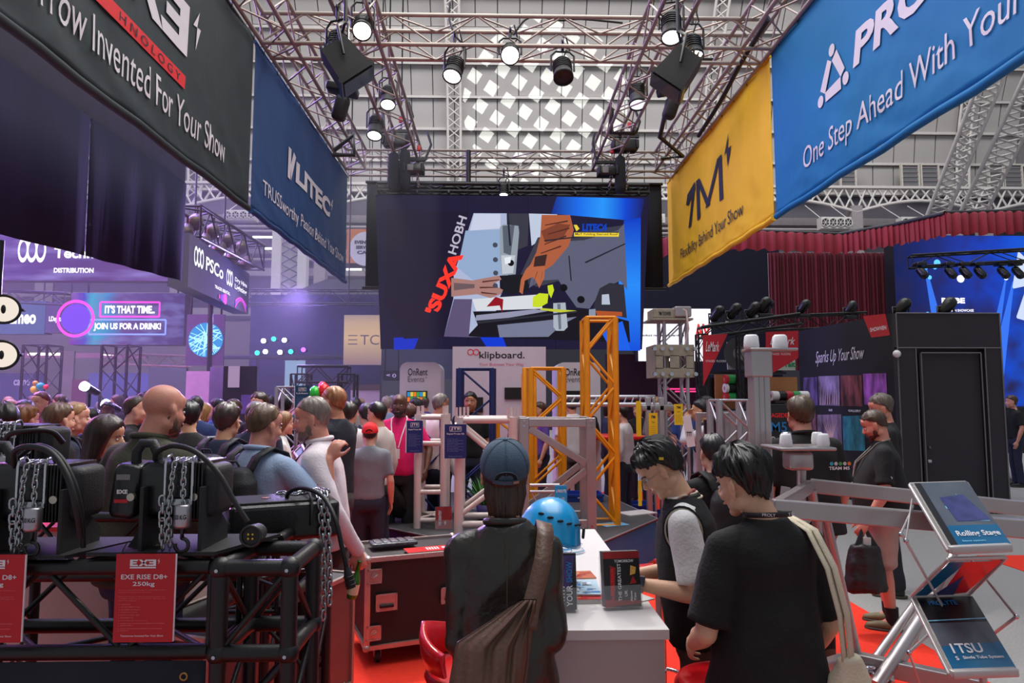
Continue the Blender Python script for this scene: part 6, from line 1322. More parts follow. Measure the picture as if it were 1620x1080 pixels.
# light pattern thrown on the vault
gl = spot('gobo_light', (1.2, 12.4, 6.6), P(862, 172, 42), 76000, (.93, 1.0, .93), 18, .02, .0)
gl.data.use_nodes = True; nt = gl.data.node_tree; N = nt.nodes; em = [n for n in N if n.type == 'EMISSION'][0]
tcg = N.new('ShaderNodeTexCoord'); mpg = N.new('ShaderNodeMapping'); dv_ = N.new('ShaderNodeVectorMath'); dv_.operation = 'DIVIDE'; spg = N.new('ShaderNodeSeparateXYZ'); cbn = N.new('ShaderNodeCombineXYZ')
nt.links.new(tcg.outputs['Normal'], spg.inputs[0])
for i in range(3): nt.links.new(spg.outputs[2], cbn.inputs[i])
nt.links.new(tcg.outputs['Normal'], dv_.inputs[0]); nt.links.new(cbn.outputs[0], dv_.inputs[1]); nt.links.new(dv_.outputs[0], mpg.inputs[0]); mpg.inputs['Rotation'].default_value = (0, 0, R(35)); mpg.inputs['Scale'].default_value = (26, 26, 26)
s2 = N.new('ShaderNodeSeparateXYZ'); nt.links.new(mpg.outputs[0], s2.inputs[0]); prev = None
for i in (0, 1):
 fr = N.new('ShaderNodeMath'); fr.operation = 'FRACT'; nt.links.new(s2.outputs[i], fr.inputs[0]); gt = N.new('ShaderNodeMath'); gt.operation = 'GREATER_THAN'; gt.inputs[1].default_value = .42; nt.links.new(fr.outputs[0], gt.inputs[0])
 if prev is None: prev = gt
 else:
  mu = N.new('ShaderNodeMath'); mu.operation = 'MULTIPLY'; nt.links.new(prev.outputs[0], mu.inputs[0]); nt.links.new(gt.outputs[0], mu.inputs[1]); prev = mu
nt.links.new(prev.outputs[0], em.inputs['Strength'])
# neighbouring stand: hanging navy drape at the left with its grey band
m_nvy = mat('navy_drape', (26, 24, 52), .95, var=.08, vs=1, bump=.3, bs=2, stretch=(1, 3, .2)); nd = thing('hanging_drape', 'large navy black drape hanging below the black banner at the left', 'drape', (-4.5, 6.5, 3.4))
pts = [];
for i, (ya, yb) in enumerate(((2.6, 7.45), (7.47, 9.8))):
 m = MB(); n_ = 24
 zb0 = lambda y: 3.32+.18*(y-6.2)/3.6 if y > 6.2 else 3.32
 for k in range(n_+1):
  y = ya+(yb-ya)*k/n_; x = -4.5+.02*math.sin(k*.9+i); m.v += [(x, y, zb0(y)), (-4.5, y, 4.93)]
 for k in range(n_): m.f.append((2*k, 2*k+2, 2*k+3, 2*k+1)); m.m.append(0); m.sm.append(True)
 m.build('cloth', m_nvy, nd).modifiers.new('s', 'SOLIDIFY').thickness = .01
MB().prism([(-4.52, 2.6, 4.93), (-4.52, 9.8, 4.93), (-4.52, 9.8, 5.42), (-4.52, 2.6, 5.42)], (-.03, 0, 0)).build('upper_band', mat('grey_band', (62, 60, 74), .9), nd)

# ================================================ PLINTHS AND THE TRUSS DISPLAY
m_pt = mat('plinth_top_charcoal', (58, 56, 60), .8, var=.12, vs=8, bump=.3, bs=200); m_pp = mat('plinth_purple', (58, 34, 110), .5, var=.03); m_pb = mat('plinth_blue', (4, 112, 172), .5, var=.03)
PT = .45; base = [(-1.45, 7.75), (-.51, 6.84), (.12, 6.22), (.58, 6.10), (.96, 6.6), (1.86, 7.95), (1.5, 10.2), (-1.3, 10.2)]
ph = thing('display_plinth', 'low polygonal plinth with charcoal top, purple left front and blue right front', 'plinth', (.2, 8, 0))
MB().prism([(x, y, PT-.02) for x, y in base], (0, 0, .02)).build('top', m_pt, ph, fix=True)
n = len(base)
for i in range(n):
 a, b = Vector((*base[i], 0)), Vector((*base[(i+1) % n], 0)); m_ = m_pb if i in (3, 4, 5) else m_pp; d = (b-a).normalized(); nr = Vector((d.y, -d.x, 0))
 MB().prism([a-nr*.03, b-nr*.03, b-nr*.03+Vector((0, 0, PT-.02)), a-nr*.03+Vector((0, 0, PT-.02))], nr*.012).build('side_panel', m_, ph, fix=True)
 MB().cyl(a+Vector((0, 0, PT)), b+Vector((0, 0, PT)), .008, n=6).build('edge_trim', m_alu2, ph)
m_wt = mat('white_truss_paint', (214, 196, 192), .38, var=.04); m_bt = mat('navy_truss_paint', (22, 36, 92), .35, var=.06); m_yt = mat('yellow_truss_paint', (238, 152, 10), .36, var=.06)
def Z(py, D): return CZ+(627-py)*D/1080
def Xp(px, D): return P(px, 627, D).x
def bars(root, lst, m, name='brace'):
 for a, b, r_ in lst: MB().cyl(a, b, r_, n=10).build(name, m, root)
# white frame truss A
D = 7.45; wa = thing('display_truss', 'white painted truss section standing at the left of the plinth', 'truss', (Xp(680, D), D, PT))
xl, xr, zt = Xp(662, D), Xp(703, D), Z(655, D)
for x, m_ in ((xl, m_wt), (xr, m_wt)):
 for y in (D, D+.42): MB().cyl((x, y, PT+.0), (x, y, zt), .04, n=14).build('chord', m_, wa)
for z in (zt-.03, Z(700, D), Z(775, D), Z(818, D)):
 for y in (D, D+.42): MB().cyl((xl, y, z), (xr, y, z), .026, n=10).build('rung', m_wt, wa)
bars(wa, [((x, D, z0_), (x, D+.42, z1_), .016) for x in (xl, xr) for z0_, z1_ in ((PT+.05, .85), (.85, 1.25), (1.25, 1.6))]+[((xl, D+.42, PT+.1), (xr, D, PT+.1), .014), ((xl, D, PT+.1), (xr, D+.42, PT+.1), .014)], m_wt)
for x in (xl, xr):
 for y in (D, D+.42): MB().cyl((x, y, zt), (x, y, zt+.09), .018, n=10).build('spigot', m_wt, wa)
# white frame truss B
D = 7.0; wb = thing('display_truss', 'wide white painted truss frame partly hidden by the blue cap', 'truss', (Xp(770, D), D, PT)); xl, xr, zt = Xp(727, D), Xp(812, D), Z(664, D)
for x in (xl, xr):
 for y in (D, D+.5): MB().cyl((x, y, PT), (x, y, zt+.03), .048 if y == D else .04, n=14).build('chord', m_wt, wb)
for y in (D, D+.5):
 for z in (zt, PT+.12): MB().cyl((xl, y, z), (xr, y, z), .034, n=12).build('chord', m_wt, wb)
bars(wb, [((xl, D, zt-.05), (xr, D, 1.10), .026), ((xl, D+.5, zt-.05), (xr, D+.5, 1.10), .026), ((xr, D, 1.06), (xl, D, PT+.2), .026), ((xr, D+.5, 1.06), (xl, D+.5, PT+.2), .026), ((xl, D, 1.2), (xl, D+.5, 1.5), .018), ((xr, D, 1.2), (xr, D+.5, 1.5), .018)], m_wt)
for k in range(4):
 for x in (xl-.03, xr-.05): MB().cyl((x+.035*k, D-.02+.1*k, zt), (x+.035*k, D-.02+.1*k, zt+.13), .013, n=8).build('spigot', m_wt, wb)
# navy truss tower and posts
D = 8.2; truss('truss_tower', 'dark blue truss tower standing behind the white trusses', (Xp(753, D), D+.2, PT), (Xp(753, D), D+.2, Z(583, D)), .40, .40, m_bt, up=(0, 1, 0), rc=.042, rb=.014, pitch=.36)
truss('truss_tower', 'lower dark blue truss beside the left white truss', (Xp(676, 8.1), 8.3, PT), (Xp(676, 8.1), 8.3, Z(662, 8.1)), .36, .36, m_bt, up=(0, 1, 0), rc=.038, rb=.013, pitch=.33)
# blue signs on the white trusses
m_sb = mat('sign_navy', (22, 36, 108), .45, var=.02); m_sbt = mat('sign_pale_blue_print', (150, 160, 205), .6, var=0)
def bsign(label, px0, py0, px1, py1, D, t1, t2, m=None, cat='sign', tm=None, foot='Professional truss'):
 a, b = P(px0, py1, D), P(px1, py0, D); r_ = thing('info_sign', label, cat, a, 'information signs on the truss display'); MB().bb((a.x, D, a.z), (b.x, D+.012, b.z)).build('board', m or m_sb, r_)
 MB().bb((a.x-.01, D+.002, a.z), (a.x, D+.014, b.z)).build('board_edge', m_white, r_)
 pl = Plane((a.x, D, a.z), (1, 0, 0), (0, 0, 1)); w, h = b.x-a.x, b.z-a.z; tm = tm or m_white
 text(pl, t1, w*.28, h*.82, w*.44, h*.09, tm, r_, .03); mb = MB(); line_strip(pl, [(w*.24, h*.80), (w*.76, h*.80), (w*.76, h*.93), (w*.24, h*.93), (w*.24, h*.80)], w*.02, mb); mb.build('logo_frame', tm, r_)
 if t2: text(pl, t2, w*.10, h*.69, w*.80, h*.055, tm, r_, .03)
 mb = MB()
 for k in range(9): text(pl, ['Large section truss for long spans', 'made of aluminium', 'with 50 mm chords and 25 mm braces', 'conical connection', 'high loading and low own weight', 'fast assembly on site', 'also in white', 'for roofs and towers', 'grandstand and stage'][k], w*.12, h*(.56-.045*k), w*(.74 if k % 2 else .5), h*.022, m_sbt, r_, mb=mb)
 mb.build('small_print', m_sbt, r_, kind='stuff'); text(pl, foot, w*.2, h*.05, w*.6, h*.025, m_sbt, r_)
 MB().cyl((a.x+w/2, D+.02, b.z+.01), (a.x+w/2, D+.06, b.z-.02), .01, n=6).build('clip', m_chr, r_)
bsign('smaller navy blue sign on the left white truss', 643, 665, 669, 716, 7.35, 'JTE', 'SuperTruss 50')
bsign('larger navy blue sign on the wide white truss', 703, 671, 738, 725, 6.9, 'JTE', 'SuperTruss 52')
# small red leaflet holder standing on the plinth
hd, pl = holder('small dark red leaflet holder standing on the plinth beside the white truss', tuple(PZ(702, 838, PT)), 8, .17, .24, 10); flat_fig(pl, [(0, [(0, 0), (.17, 0), (.17, .225), (0, .225)])], [m_rprint], 'leaflet_cover', hd); vtext(pl, 'THE GREATEST', .03, .03, .03, .16, m_white, hd); vtext(pl, 'UK', .09, .04, .02, .04, m_white, hd)
# yellow trusses
D = 7.55; truss('truss_tower', 'tall yellow truss tower in front of the screen corner', (Xp(952, D), D+.19, PT), (Xp(952, D), D+.19, Z(501, D)), .32, .38, m_yt, up=(0, 1, 0), rc=.034, rb=.017, pitch=.36)
D = 8.0; truss('truss_tower', 'shorter yellow truss tower behind the square aluminium frame', (Xp(866, D), D+.2, PT), (Xp(866, D), D+.2, Z(582, D)), .38, .40, m_yt, up=(0, 1, 0), rc=.034, rb=.015, pitch=.36)
truss('truss_tower', 'narrow yellow truss ladder edge-on beside the shorter yellow tower', (Xp(838, 8.6), 8.5, PT), (Xp(838, 8.6), 8.9, Z(586, 8.6)), .12, .30, m_yt, up=(0, 1, 0), rc=.03, rb=.012, pitch=.3)
truss('truss_tower', 'short yellow ladder truss behind the left white frame, by the cap', (Xp(806, 8.6), 8.6, PT), (Xp(806, 8.6), 8.6, Z(665, 8.6)), .30, .28, m_yt, up=(0, 1, 0), rc=.03, rb=.012, pitch=.24)
# square aluminium frame
D = 7.0; sf = thing('box_truss', 'square aluminium truss frame with diagonal beams behind the leather jacket', 'truss', (Xp(880, D), D, PT)); m_ab = mat('box_section_aluminium', (172, 166, 168), .32, .6, var=.05)
xl, xr, zt = Xp(829, D), Xp(934, D), Z(668, D)
for y in (D, D+.55):
 for x in (xl, xr): MB().rbox((x, y, (PT+zt)/2), (.095, .07, zt-PT+.1), .008).build('beam', m_ab, sf)
 for z in (zt, PT+.12): MB().rbox(((xl+xr)/2, y, z), (xr-xl-.09, .055, .085), .008).build('beam', m_ab, sf)
 for p0, p1 in (((xl+.05, zt-.06), (xr-.05, 1.17)), ((xr-.05, 1.10), (xl+.05, PT+.2))):
  a, b = Vector((p0[0], y, p0[1])), Vector((p1[0], y, p1[1])); d = b-a; MB().rbox((a+b)/2, (d.length, .05, .07), .006, Euler((0, -math.atan2(d.z, d.x), 0)).to_matrix()).build('diagonal_beam', m_ab, sf)
for x in (xl, xr):
 MB().rbox((x, D+.275, zt), (.05, .5, .06), .006).build('beam', m_ab, sf)
 for z in (zt+.02, zt-.03, PT+.1): MB().cyl((x, D-.045, z), (x, D-.035, z), .012, n=10).build('bolt', m_chr, sf)
# low aluminium rails between frame and towers
lr = thing('aluminium_rail', 'thin aluminium ladder rail low behind the square frame', 'truss', P(850, 800, 6.6))
for z in (Z(765, 6.6), Z(775, 6.6), PT+.05): MB().cyl((Xp(838, 6.6), 6.6, z), (Xp(884, 6.6), 6.6, z), .016, n=8).build('chord', m_alu2, lr)
bars(lr, [((Xp(840, 6.6), 6.6, Z(776, 6.6)), (Xp(880, 6.6), 6.6, PT+.08), .009), ((Xp(880, 6.6), 6.6, Z(776, 6.6)), (Xp(840, 6.6), 6.6, PT+.08), .009)], m_alu2)
# long silver rails with uprights and yellow tags
D = 8.8; hr = thing('aluminium_goalpost', 'long horizontal silver truss rails on two uprights with yellow tags', 'truss', (Xp(1000, D), D, 0))
for y, py in ((D, 640), (D+.3, 628)): MB().cyl((Xp(888, D), y, Z(py, D)), (Xp(1045, D), y, Z(py, D)), .030, n=12).build('chord', m_alu2, hr)
bars(hr, [((Xp(890+12*k, D), D, Z(640, D)), (Xp(902+12*k, D), D+.3, Z(628, D)), .010) for k in range(12)], m_alu2)
for px, w_ in ((1025, .07), (1046, .07), (1186/1.0*0+1034, .03)): MB().rbox((Xp(px, D), D, Z(628, D)/2), (w_, .07, Z(628, D)), .012).build('upright', m_ab, hr)
MB().rbox((Xp(1044, D), D, Z(645, D)), (.5, .07, .08), .012).build('beam', m_ab, hr)
m_tag = mat('tag_yellow', (240, 200, 20), .5, var=.03)
for lab, x0, y0, x1, y1, dd in (('plain narrow yellow tag hanging left of the silver upright', 1007, 634, 1014, 690, 8.6), ('yellow tag with dark mark hanging at the silver upright, lower one', 1027, 653, 1040, 693, 8.6), ('yellow tag with dark mark on the right upright, higher one', 1067, 639, 1080, 672, 8.6), ('thin yellow strip hanging low behind the young man', 1010, 760, 1015, 800, 8.4)):
 a, b = P(x0, y1, dd), P(x1, y0, dd); t_ = thing('hanging_tag', lab, 'tag', a, 'yellow tags on the silver truss'); MB().bb((a.x, dd, a.z), (b.x, dd+.006, b.z)).build('card', m_tag, t_); MB().cyl(((a.x+b.x)/2, dd, b.z), ((a.x+b.x)/2, dd, b.z+.08), .004, n=5).build('string', m_blk2, t_)
 if 'mark' in lab:
  pl = Plane((a.x, dd, a.z), (1, 0, 0), (0, 0, 1)); w, h = b.x-a.x, b.z-a.z; text(pl, '7M', w*.25, h*.78, w*.5, h*.12, m_navyp, t_, .03, d=.003); text(pl, 'Tower', w*.3, h*.6, w*.4, h*.08, m_navyp, t_, d=.003)
  mb = MB()
  for k in range(5): text(pl, 'telescopic lifting tower', w*.15, h*(.45-.08*k), w*.7, h*.03, m_navyp, t_, mb=mb)
  mb.build('small_print', m_navyp, t_, kind='stuff')
# lifting tower with sleeve block and motor head
D = 8.9; tw = truss('truss_tower', 'tall silver lifting tower with sleeve block and motor head in front of the white screen', (Xp(1072, D), D+.2, 0), (Xp(1072, D), D+.2, Z(505, D)), .30, .30, m_alu2, up=(0, 1, 0), rc=.026, rb=.011, pitch=.30)
m_gal = mat('galvanised_plate', (170, 160, 142), .4, .6, var=.12, vs=12); zc1 = Z(571, D); hh = Z(545, D)-Z(597, D)
for y in (D-.06, D+.46):
 x0, x1 = Xp(1036, D), Xp(1097, D)
 for (xa, xb, za, zb_) in ((x0, x1, Z(597, D), Z(582, D)), (x0, x1, Z(563, D), Z(545, D)), (x0, x0+.10, Z(583, D), Z(562, D)), (x1-.10, x1, Z(583, D), Z(562, D)), ((x0+x1)/2-.06, (x0+x1)/2+.06, Z(583, D), Z(562, D))): MB().bb((xa, y, za), (xb, y+.01, zb_)).build('sleeve_plate', m_gal, tw)
for x in (Xp(1036, D), Xp(1097, D)): MB().bb((x-.005, D-.06, Z(597, D)), (x+.005, D+.46, Z(545, D))).build('sleeve_plate', m_gal, tw)
for x in (1034, 1046, 1060, 1085, 1098):
 for py in (552, 592): MB().cyl((Xp(x, D), D-.12, Z(py, D)), (Xp(x, D), D-.05, Z(py, D)), .025, n=12).build('guide_roller', m_chr, tw)
MB().rbox((Xp(1060, D), D+.1, Z(495, D)), (.44, .36, .12), .01).build('motor_head', m_gal, tw); MB().rbox((Xp(1080, D), D-.02, Z(493, D)), (.22, .2, .14), .02).build('motor_box', m_ab, tw); MB().bb((Xp(1030, D), D-.1, Z(506, D)), (Xp(1096, D), D+.4, Z(503, D))).build('head_plate', m_gal, tw)
pl = Plane((Xp(1042, D), D-.085, Z(499, D)), (1, 0, 0), (0, 0, 1)); text(pl, '7M TOWER', 0, 0, .16, .05, m_blkp, tw, .02, d=.004); MB().tube([(Xp(1075, D), D-.1, Z(487, D)), (Xp(1084, D), D-.12, Z(492, D)), (Xp(1088, D), D-.1, Z(520, D)), (Xp(1084, D), D-.05, Z(545, D))], .014, 6).build('cord', m_wt, tw)
# silver card hanging
a = P(1080, 706, 7.5); wc = thing('price_card', 'small white card with dark boxes hanging beside the silver tower', 'card', a); MB().box(P(1090, 682, 7.5), (.09, .006, .34), Euler((0, R(-8), 0)).to_matrix()).build('card', m_white, wc); text(Plane(P(1083, 690, 7.49), (1, 0, 0), (0, 0, 1)), 'TTT', .02, 0, .06, .05, m_blkp, wc, .03)
# right hand trusses beside the black t-shirt man's head
D = 6.0; truss('truss_tower', 'short silver truss tower left of the square aluminium mast', (Xp(1163, D), D+.16, 0), (Xp(1163, D), D+.16, Z(633, D)), .27, .27, m_alu2, up=(0, 1, 0), rc=.032, rb=.011, pitch=.27)
D = 6.4; gf = thing('aluminium_goalpost', 'slim aluminium door-shaped frame left of the short silver truss tower', 'truss', (Xp(1115, D), D, 0))
for px in (1104, 1148): MB().rbox((Xp(px, D), D, Z(658, D)/2), (.045, .045, Z(658, D)), .006).build('upright', m_ab, gf)
MB().rbox((Xp(1126, D), D, Z(656, D)), (.31, .045, .045), .006).build('beam', m_ab, gf); MB().bb((Xp(1116, D), D+.05, 0), (Xp(1140, D), D+.08, Z(664, D))).build('dark_panel', mat('panel_aubergine', (48, 24, 36), .5), gf)
gp = thing('grey_panel', 'grey board leaning behind the short silver truss tower', 'board', (Xp(1165, 6.8), 6.8, 0)); MB().bb((Xp(1145, 6.8), 6.8, 0), (Xp(1190, 6.8), 6.84, Z(650, 6.8))).build('board', mat('board_grey', (140, 140, 146), .6), gp)
# equipment rack with moving lights on black bars
D = 7.9; er = thing('equipment_rack', 'black frame with dark fixtures on the red carpet left of the plinth', 'rack', (Xp(620, D), D, 0)); x0, x1 = Xp(582, D), Xp(655, D)
for z in (Z(715, D), Z(727, D), Z(745, D), Z(758, D)): MB().cyl((x0, D, z), (x1, D, z), .022, n=8).build('bar', m_blk, er)
for x in (x0, x1): MB().cyl((x, D, 0), (x, D, Z(714, D)), .03, n=8).build('post', m_blk, er)
for k in range(6): MB().rbox((x0+.09+.095*k, D-.04, Z(728+4*(k % 3), D)), (.075, .09, .12), .015).build('bracket', m_hb, er); MB().cyl((x0+.09+.095*k, D-.08, Z(733, D)), (x0+.09+.095*k, D-.10, Z(733, D)), .014, n=8).build('bolt', m_chr, er)
for px, py in ((622, 785),): c = P(px, py, D-.15); MB().cap(c+Vector((-.10, -.06, .10)), c+Vector((.08, .05, -.12)), .15, .13, 18).build('fixture_head', m_hb, er); MB().cyl(c+Vector((-.14, -.10, .14)), c+Vector((-.16, -.12, .16)), .125, n=20).build('lens_ring', m_hb2, er)
MB().cyl((c.x, D, c.z+.1), (c.x, D, Z(758, D)), .03, n=8).build('bracket_arm', m_hb, er)
# acrylic panelled aluminium barrier
D = 7.6; bf = thing('barrier', 'aluminium barrier with clear mesh panels behind the man in white shirt', 'barrier', (Xp(575, D), D, 0)); m_mesh = mat('clear_mesh_panel', (176, 168, 172), .2, alpha=.45, var=.1, vs=20)
xs = (Xp(546, D), Xp(572, D), Xp(592, D)); zt = Z(691, D)
for x in xs: MB().rbox((x, D, zt/2+.05), (.05, .05, zt-.06), .006).build('post', m_ab, bf)
for z in (zt, Z(738, D), Z(812, D)): MB().rbox(((xs[0]+xs[2])/2, D, z), (xs[2]-xs[0]+.04, .05, .05), .006).build('rail', m_ab, bf)
for a, b in ((xs[0], xs[1]), (xs[1], xs[2])):
 for za, zb_ in ((Z(812, D), Z(738, D)), (Z(738, D), zt)): MB().bb((a+.02, D-.006, za), (b-.02, D+.006, zb_)).build('mesh_panel', m_mesh, bf)
MB().rbox((Xp(575, D), D, .06), (.5, .35, .04), .01).build('foot', m_ab, bf)
# white lattice truss tower with navy sign behind the man in white
D = 7.8; truss('truss_tower', 'silver lattice truss tower behind the two talking men', (Xp(452, D), D+.15, 0), (Xp(452, D), D+.15, Z(612, D)), .23, .23, m_alu2, up=(0, 1, 0), rc=.022, rb=.009, pitch=.23)
bsign('dark teal blue sign beside the silver lattice tower, white heading', 466, 610, 490, 652, 7.7, 'LITEC', 'Urban', m=mat('sign_teal', (16, 66, 104), .45, var=.02))
MB().cyl((Xp(470, 7.72), 7.73, 0), (Xp(470, 7.72), 7.73, Z(652, 7.7)), .015, n=8).build('sign_pole', m_ab, None, label='thin pole under the dark teal sign', cat='pole')
# tilted lectern frames
for lab, q_, m_ in (('tilted silver framed lectern board behind the lying hoist, left', [(329, 692), (362, 691), (386, 733), (352, 737)], mat('lectern_photo', (96, 98, 104), .3, var=.4, vs=20)), ('small tilted brochure lectern between the two talking men', [(466, 716), (478, 704), (488, 726), (476, 732)], mat('lectern_teal', (60, 130, 140), .4, var=.4, vs=12))):
 D = 5.2; ln_ = thing('lectern', lab, 'lectern', P(360, 760, D)); w = [P(q_[0][0], q_[0][1], D+.15), P(q_[1][0], q_[1][1], D+.15), P(q_[2][0], q_[2][1], D-.1), P(q_[3][0], q_[3][1], D-.1)]; nn = (w[1]-w[0]).cross(w[3]-w[0]).normalized()*-1
 MB().prism(w, nn*-.01).build('board', m_, ln_, fix=True)
 for i in range(4): MB().cyl(w[i], w[(i+1) % 4], .011, n=6).build('frame_bar', m_alu2, ln_)
 c = (w[0]+w[1]+w[2]+w[3])/4; MB().cyl((c.x, c.y+.05, 0), c, .02, n=8).build('pole', m_ab, ln_); MB().cyl((c.x, c.y+.05, 0), (c.x, c.y+.05, .012), .16, n=20).build('base', m_ab, ln_)
# plant, crates, small things on the right of the plinth
pt_ = thing('potted_plant', 'small green grassy plant behind the blue cap on the plinth', 'plant', P(765, 800, 7.7)); c = PZ(768, 790, .70); c = Vector((P(768, 790, 7.9).x, 7.9, PT)); MB().lathe([(0, 0), (.08, 0), (.11, .18), (.095, .18), (.0, .16)], c, 20).build('pot', mat('pot_violet', (60, 50, 110), .5), pt_)
mg = mat('leaf_green', (52, 110, 34), .6, var=.3, vs=30); rs = random.Random(2)
for k in range(70):
 a = rs.random()*6.28; l = .22+.22*rs.random(); t = .3+.9*rs.random(); b = c+Vector((.04*math.cos(a), .04*math.sin(a), .17)); m = MB(); pp = [b+Vector((math.cos(a)*l*t*s_*.7, math.sin(a)*l*t*s_*.7, l*s_-l*.35*t*s_*s_)) for s_ in (0, .35, .7, 1)]; sdv = Vector((-math.sin(a), math.cos(a), 0))
 for i, p_ in enumerate(pp): w = (.006, .008, .006, .001)[i]; m.v += [tuple(p_-sdv*w), tuple(p_+sdv*w)]
 for i in range(3): m.f.append((2*i, 2*i+1, 2*i+3, 2*i+2)); m.m.append(0); m.sm.append(True)
 m.build('leaf', mg, pt_)
m_cr_ = mat('crate_blue', (26, 60, 150), .5, var=.05)
for lab, px, py, D, zb_ in (('blue plastic crate on the floor behind the plinth, right of the tall yellow tower', 1020, 800, 9.2, 0), ('second blue plastic crate stacked behind the first', 1000, 790, 10.0, 0), ('blue crate seen through the square aluminium frame', 918, 806, 9.4, PT)):
 x = Xp(px, D); r_ = thing('crate', lab, 'crate', (x, D, zb_), 'blue plastic crates'); w, dd_, h = .55, .38, (.32 if zb_ == 0 else .10)
 for (a, b) in (((x-w/2, D-dd_/2), (x+w/2, D-dd_/2+.015)), ((x-w/2, D+dd_/2-.015), (x+w/2, D+dd_/2)), ((x-w/2, D-dd_/2), (x-w/2+.015, D+dd_/2)), ((x+w/2-.015, D-dd_/2), (x+w/2, D+dd_/2))): MB().bb((*a, zb_+.01), (*b, zb_+h)).build('wall', m_cr_, r_)
 MB().bb((x-w/2, D-dd_/2, zb_+.005), (x+w/2, D+dd_/2, zb_+.02)).build('bottom', m_cr_, r_); MB().bb((x-w/2-.012, D-dd_/2-.012, zb_+h-.03), (x+w/2+.012, D-dd_/2, zb_+h)).build('rim', m_cr_, r_); MB().bb((x-.07, D-dd_/2-.014, zb_+h*.5), (x+.07, D-dd_/2-.004, zb_+h*.62)).build('label_card', m_white, r_)
fl = thing('leaflet', 'pale blue leaflet lying on the plinth under the tall yellow truss', 'leaflet', PZ(968, 826, PT+.002)); c = PZ(970, 829, PT+.003); MB().box(c, (.30, .20, .004), Euler((0, 0, .4)).to_matrix()).build('sheet', mat('leaflet_pale_blue', (110, 180, 220), .4), fl)
c = PZ(1010, 814, PT); MB().box(c+Vector((0, .1, .006)), (.42, .26, .012), Euler((0, 0, .5)).to_matrix()).build('white_board', m_lam, None, label='white board lying on the plinth corner right of the tall yellow truss', cat='board')
# red tables, seating behind the display
m_rtab = mat('table_red', (214, 28, 30), .35, var=.02)
for lab, px, py, D in (('red round table in the background left of the navy sign', 624, 700, 8.3), ('red table behind the tall yellow truss', 975, 690, 10.5)):
 x = Xp(px, D); z = Z(py, D); r_ = thing('table', lab, 'table', (x, D, 0)); MB().rbox((x, D, z), (.75, .7, .06), .02).build('tabletop', m_rtab, r_); MB().cyl((x, D, 0), (x, D, z), .04, n=12).build('leg', m_chr, r_); MB().cyl((x, D, 0), (x, D, .02), .26, n=24).build('base', m_chr, r_)
# ================================================ ALUMINIUM STAGE FRAME AT THE RIGHT
m_mill = mat('mill_aluminium', (178, 172, 172), .30, .72, var=.07, vs=5, stretch=(1, 1, .3)); m_capw = mat('white_plastic_cap', (232, 230, 234), .4, var=.02)
def beam(root, a, b, w, h, name='beam', roll=0, m=m_mill):
 a, b = Vector(a), Vector(b); d = (b-a); q = d.normalized(); u = Vector((0, 0, 1)); s_ = q.cross(u).normalized(); u = s_.cross(q); M = Matrix((q, s_*-1, u)).transposed()
 o = MB().rbox((a+b)/2, (d.length, w, h), .006, M, seg=2).build(name, m, root); return o
sfm = thing('rolling_stage', 'aluminium rolling stage frame of box beams and round tubes at the right', 'stage frame', (1.8, 3.6, 0)); D1, D2 = 3.05, 3.75
a, b, c, d = P(1222, 803, D1), P(1640, 838, D1-.15), P(1283, 768, D2), P(1640, 806, D2-.15)
beam(sfm, a, b, .05, .078); beam(sfm, c, d, .05, .075); beam(sfm, a+Vector((.03, .03, 0)), c, .045, .06)
beam(sfm, P(1335, 1040, 3.3), P(1560, 1090, 3.0), .06, .075, 'lower_beam'); beam(sfm, P(1345, 1044, 3.3), P(1250, 1075, 2.9), .05, .07, 'lower_beam')
for (p0, D0), (p1, D1_), r_ in ((((1304, 812), 3.1), ((1357, 1042), 3.3), .022), (((1284, 775), 3.7), ((1318, 1000), 3.9), .024), (((1268, 740), 3.7), ((1268, 930), 3.8), .024), (((1243, 770), 3.4), ((1222, 960), 3.4), .022), (((1382, 1046), 3.25), ((1462, 935), 3.55), .020), (((1386, 1085), 3.1), ((1475, 950), 3.4), .030), (((1425, 1050), 3.3), ((1530, 830), 3.6), .020), (((1296, 800), 3.5), ((1240, 860), 3.2), .02)):
 MB().cyl(P(*p0, D0), P(*p1, D1_), r_, n=16).build('tube', m_mill, sfm)
for px, py, D in ((1262, 728, 3.7),):
 c = P(px, py, D); MB().rbox(c, (.13, .12, .10), .02).build('node_block', m_mill, sfm); MB().rbox(c+Vector((0, 0, .07)), (.30, .28, .018), .008).build('cap_plate', m_mill, sfm)
 for dx, dy in ((-.10, -.09), (.10, -.09), (-.02, .09), (.14, .06)): MB().lathe([(0, 0), (.030, 0), (.033, .02), (.028, .062), (.022, .070), (0, .071)], c+Vector((dx, dy, .079)), 20).build('plastic_cap', m_capw if dx != -.02 else m_chr, sfm)
for p_, D in (((1375, 1062), 3.2), ((1403, 1075), 3.15)): MB().rbox(P(*p_, D), (.05, .05, .06), .01).build('bracket', m_chr, sfm); MB().cyl(P(*p_, D)+Vector((0, -.05, 0)), P(*p_, D)+Vector((0, .03, 0)), .012, n=10).build('bolt', m_chr, sfm)
for p_, D in (((1340, 1042), 3.3), ((1555, 1095), 3.02)): q_ = P(*p_, D); MB().cyl((q_.x, q_.y, 0), q_, .024, n=12).build('leg', m_mill, sfm)
D = 4.0; mast = thing('mast', 'square aluminium mast with two white plastic caps at its top', 'mast', (Xp(1201, D), D, 0)); x = Xp(1201, D)
MB().rbox((x, D, Z(560, D)/2), (.10, .10, Z(560, D)), .008).build('column', m_mill, mast)
for sx in (-.051, .051): MB().box((x+sx*.3, D-.0525, Z(560, D)/2), (.006, .004, Z(560, D)-.1)).build('slot', m_ab, mast)
